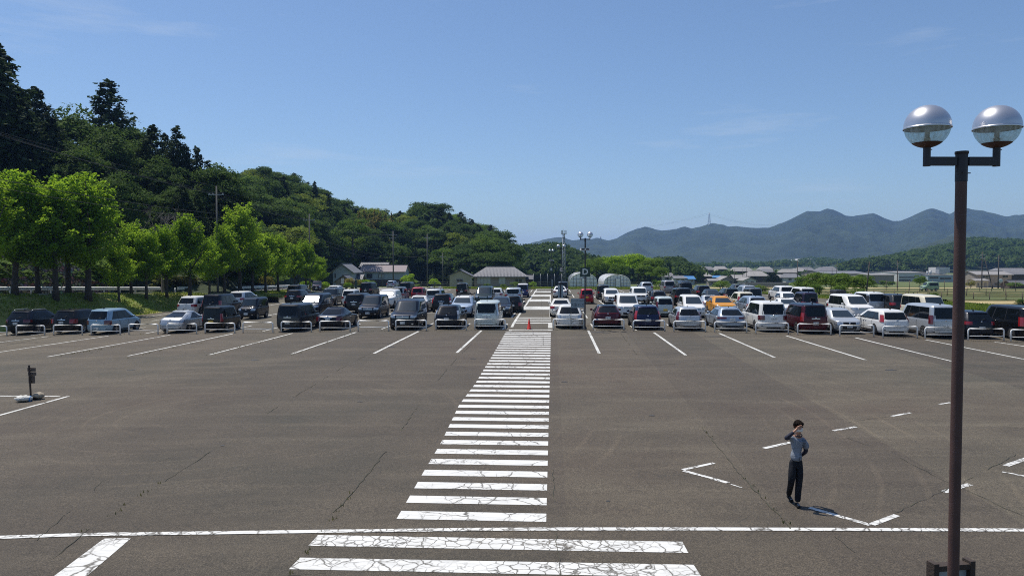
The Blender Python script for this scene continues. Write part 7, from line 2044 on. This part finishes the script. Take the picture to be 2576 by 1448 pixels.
# hair: a thick cap made of overlapping locks
mb = MB(); vs = []; nu, nv = 30, 12
for j in range(nv + 1):
    for i in range(nu):
        a = 2 * math.pi * i / nu; ph = math.pi / 2 * (1 - j / nv * 1.34)
        fr = -math.sin(a)
        if j == nv: ph = ph if fr < .2 else lerp(-.60, .12, clamp((fr - .2) / .5))
        elif fr > .2: ph = max(ph, lerp(-.45, .16, clamp((fr - .2) / .5)))
        rr = 1.0 + .035 * math.sin(a * 11 + j) + .04 * mnoise.noise((a * 2.5, j * .6, 3))
        vs.append((.015 + math.cos(a) * math.cos(ph) * .096 * rr, -.008 + math.sin(a) * math.cos(ph) * .110 * rr, 1.675 + math.sin(ph) * .112 * rr))
mb.add(vs, [(j * nu + i, j * nu + (i + 1) % nu, (j + 1) * nu + (i + 1) % nu, (j + 1) * nu + i) for j in range(nv) for i in range(nu)], 0, True)
rl = random.Random(4)
for k in range(46):
    a = rl.uniform(math.pi * 1.08, math.pi * 1.92); b = Vector((.015 + math.cos(a) * .080, -.008 + math.sin(a) * .095, 1.735 + rl.uniform(-.01, .02)))
    e = Vector((.015 + math.cos(a) * .092, -.010 + math.sin(a) * .112, 1.675 + rl.uniform(-.01, .02)))
    mb.tube([b, b.lerp(e, .5) + Vector((math.cos(a), math.sin(a), 0)) * .014, e], [.010, .010, .003], 5)
mb.build('hair', M['hair'], person)
# collar
mb = MB(); ring = [(.03 + math.cos(t) * .070, .008 + math.sin(t) * .066, 1.470 + .022 * math.sin(t)) for t in [2 * math.pi * i / 20 for i in range(21)]]
mb.tube(ring, .011, 6, caps=False); mb.build('collar', M['navy'], person)
# the slanting print of the shirt, laid on its surface
bv = BVHTree.FromPolygons([v.co.copy() for v in shirt.data.vertices], [list(p.vertices) for p in shirt.data.polygons])
for (xa, za, xb, zb_, sz) in ((.115, 1.40, .00, .965, .052), (.155, 1.385, .055, .955, .050)):
    mb = MB(); word = 'OUTDOOR' if False else '0UTS1DE'
    for k in range(9):
        t_ = (k + .5) / 9; x = lerp(xa, xb, t_); z = lerp(za, zb_, t_)
        if k == 3 and xa > .13: continue
        def on(px_, pz_):
            h_ = bv.ray_cast(Vector((px_, -1, pz_)), Vector((0, 1, 0)))
            return (h_[0] + Vector((0, -.004, 0))) if h_[0] else None
        hw, hh2 = .017, .016
        bars = [[(-hw, -hh2, -hw + .008, hh2), (hw - .008, -hh2, hw, hh2), (-hw, hh2 - .008, hw, hh2)], [(-hw, -hh2, -hw + .008, hh2), (-hw, -hh2, hw, -hh2 + .008), (hw - .008, -hh2, hw, hh2)], [(-hw, -hh2, hw, -hh2 + .007), (-hw, hh2 - .007, hw, hh2), (-.004, -hh2, .004, hh2)]][k % 3]
        for a0, b0_, a1, b1_ in bars:
            q = [on(x + a0, z + b0_), on(x + a1, z + b0_), on(x + a1, z + b1_), on(x + a0, z + b1_)]
            if all(v is not None for v in q): mb.add(q, [(0, 1, 2, 3)])
    mb.build('shirt_print', M['ink'], shirt)

# ------------------------------------------------------------------ air
mb = MB(); X0, X1, Y0, Y1, Z0, Z1 = -6500, 6500, -350, 7500, -30, 262
mb.box(((X0 + X1) / 2, (Y0 + Y1) / 2, (Z0 + Z1) / 2), (X1 - X0, Y1 - Y0, Z1 - Z0))
hm = bpy.data.materials.new('haze'); hm.use_nodes = True; t_ = hm.node_tree; t_.nodes.clear()
ho = t_.nodes.new('ShaderNodeOutputMaterial'); hv = t_.nodes.new('ShaderNodeVolumePrincipled')
hv.inputs['Color'].default_value = (0.30, 0.53, 1.0, 1); hv.inputs['Density'].default_value = HAZE; hv.inputs['Anisotropy'].default_value = 0.25
t_.links.new(hv.outputs[0], ho.inputs['Volume'])
hz = mb.build('haze', hm); hz['kind'] = 'stuff'; hz['label'] = 'pale summer haze in the air'
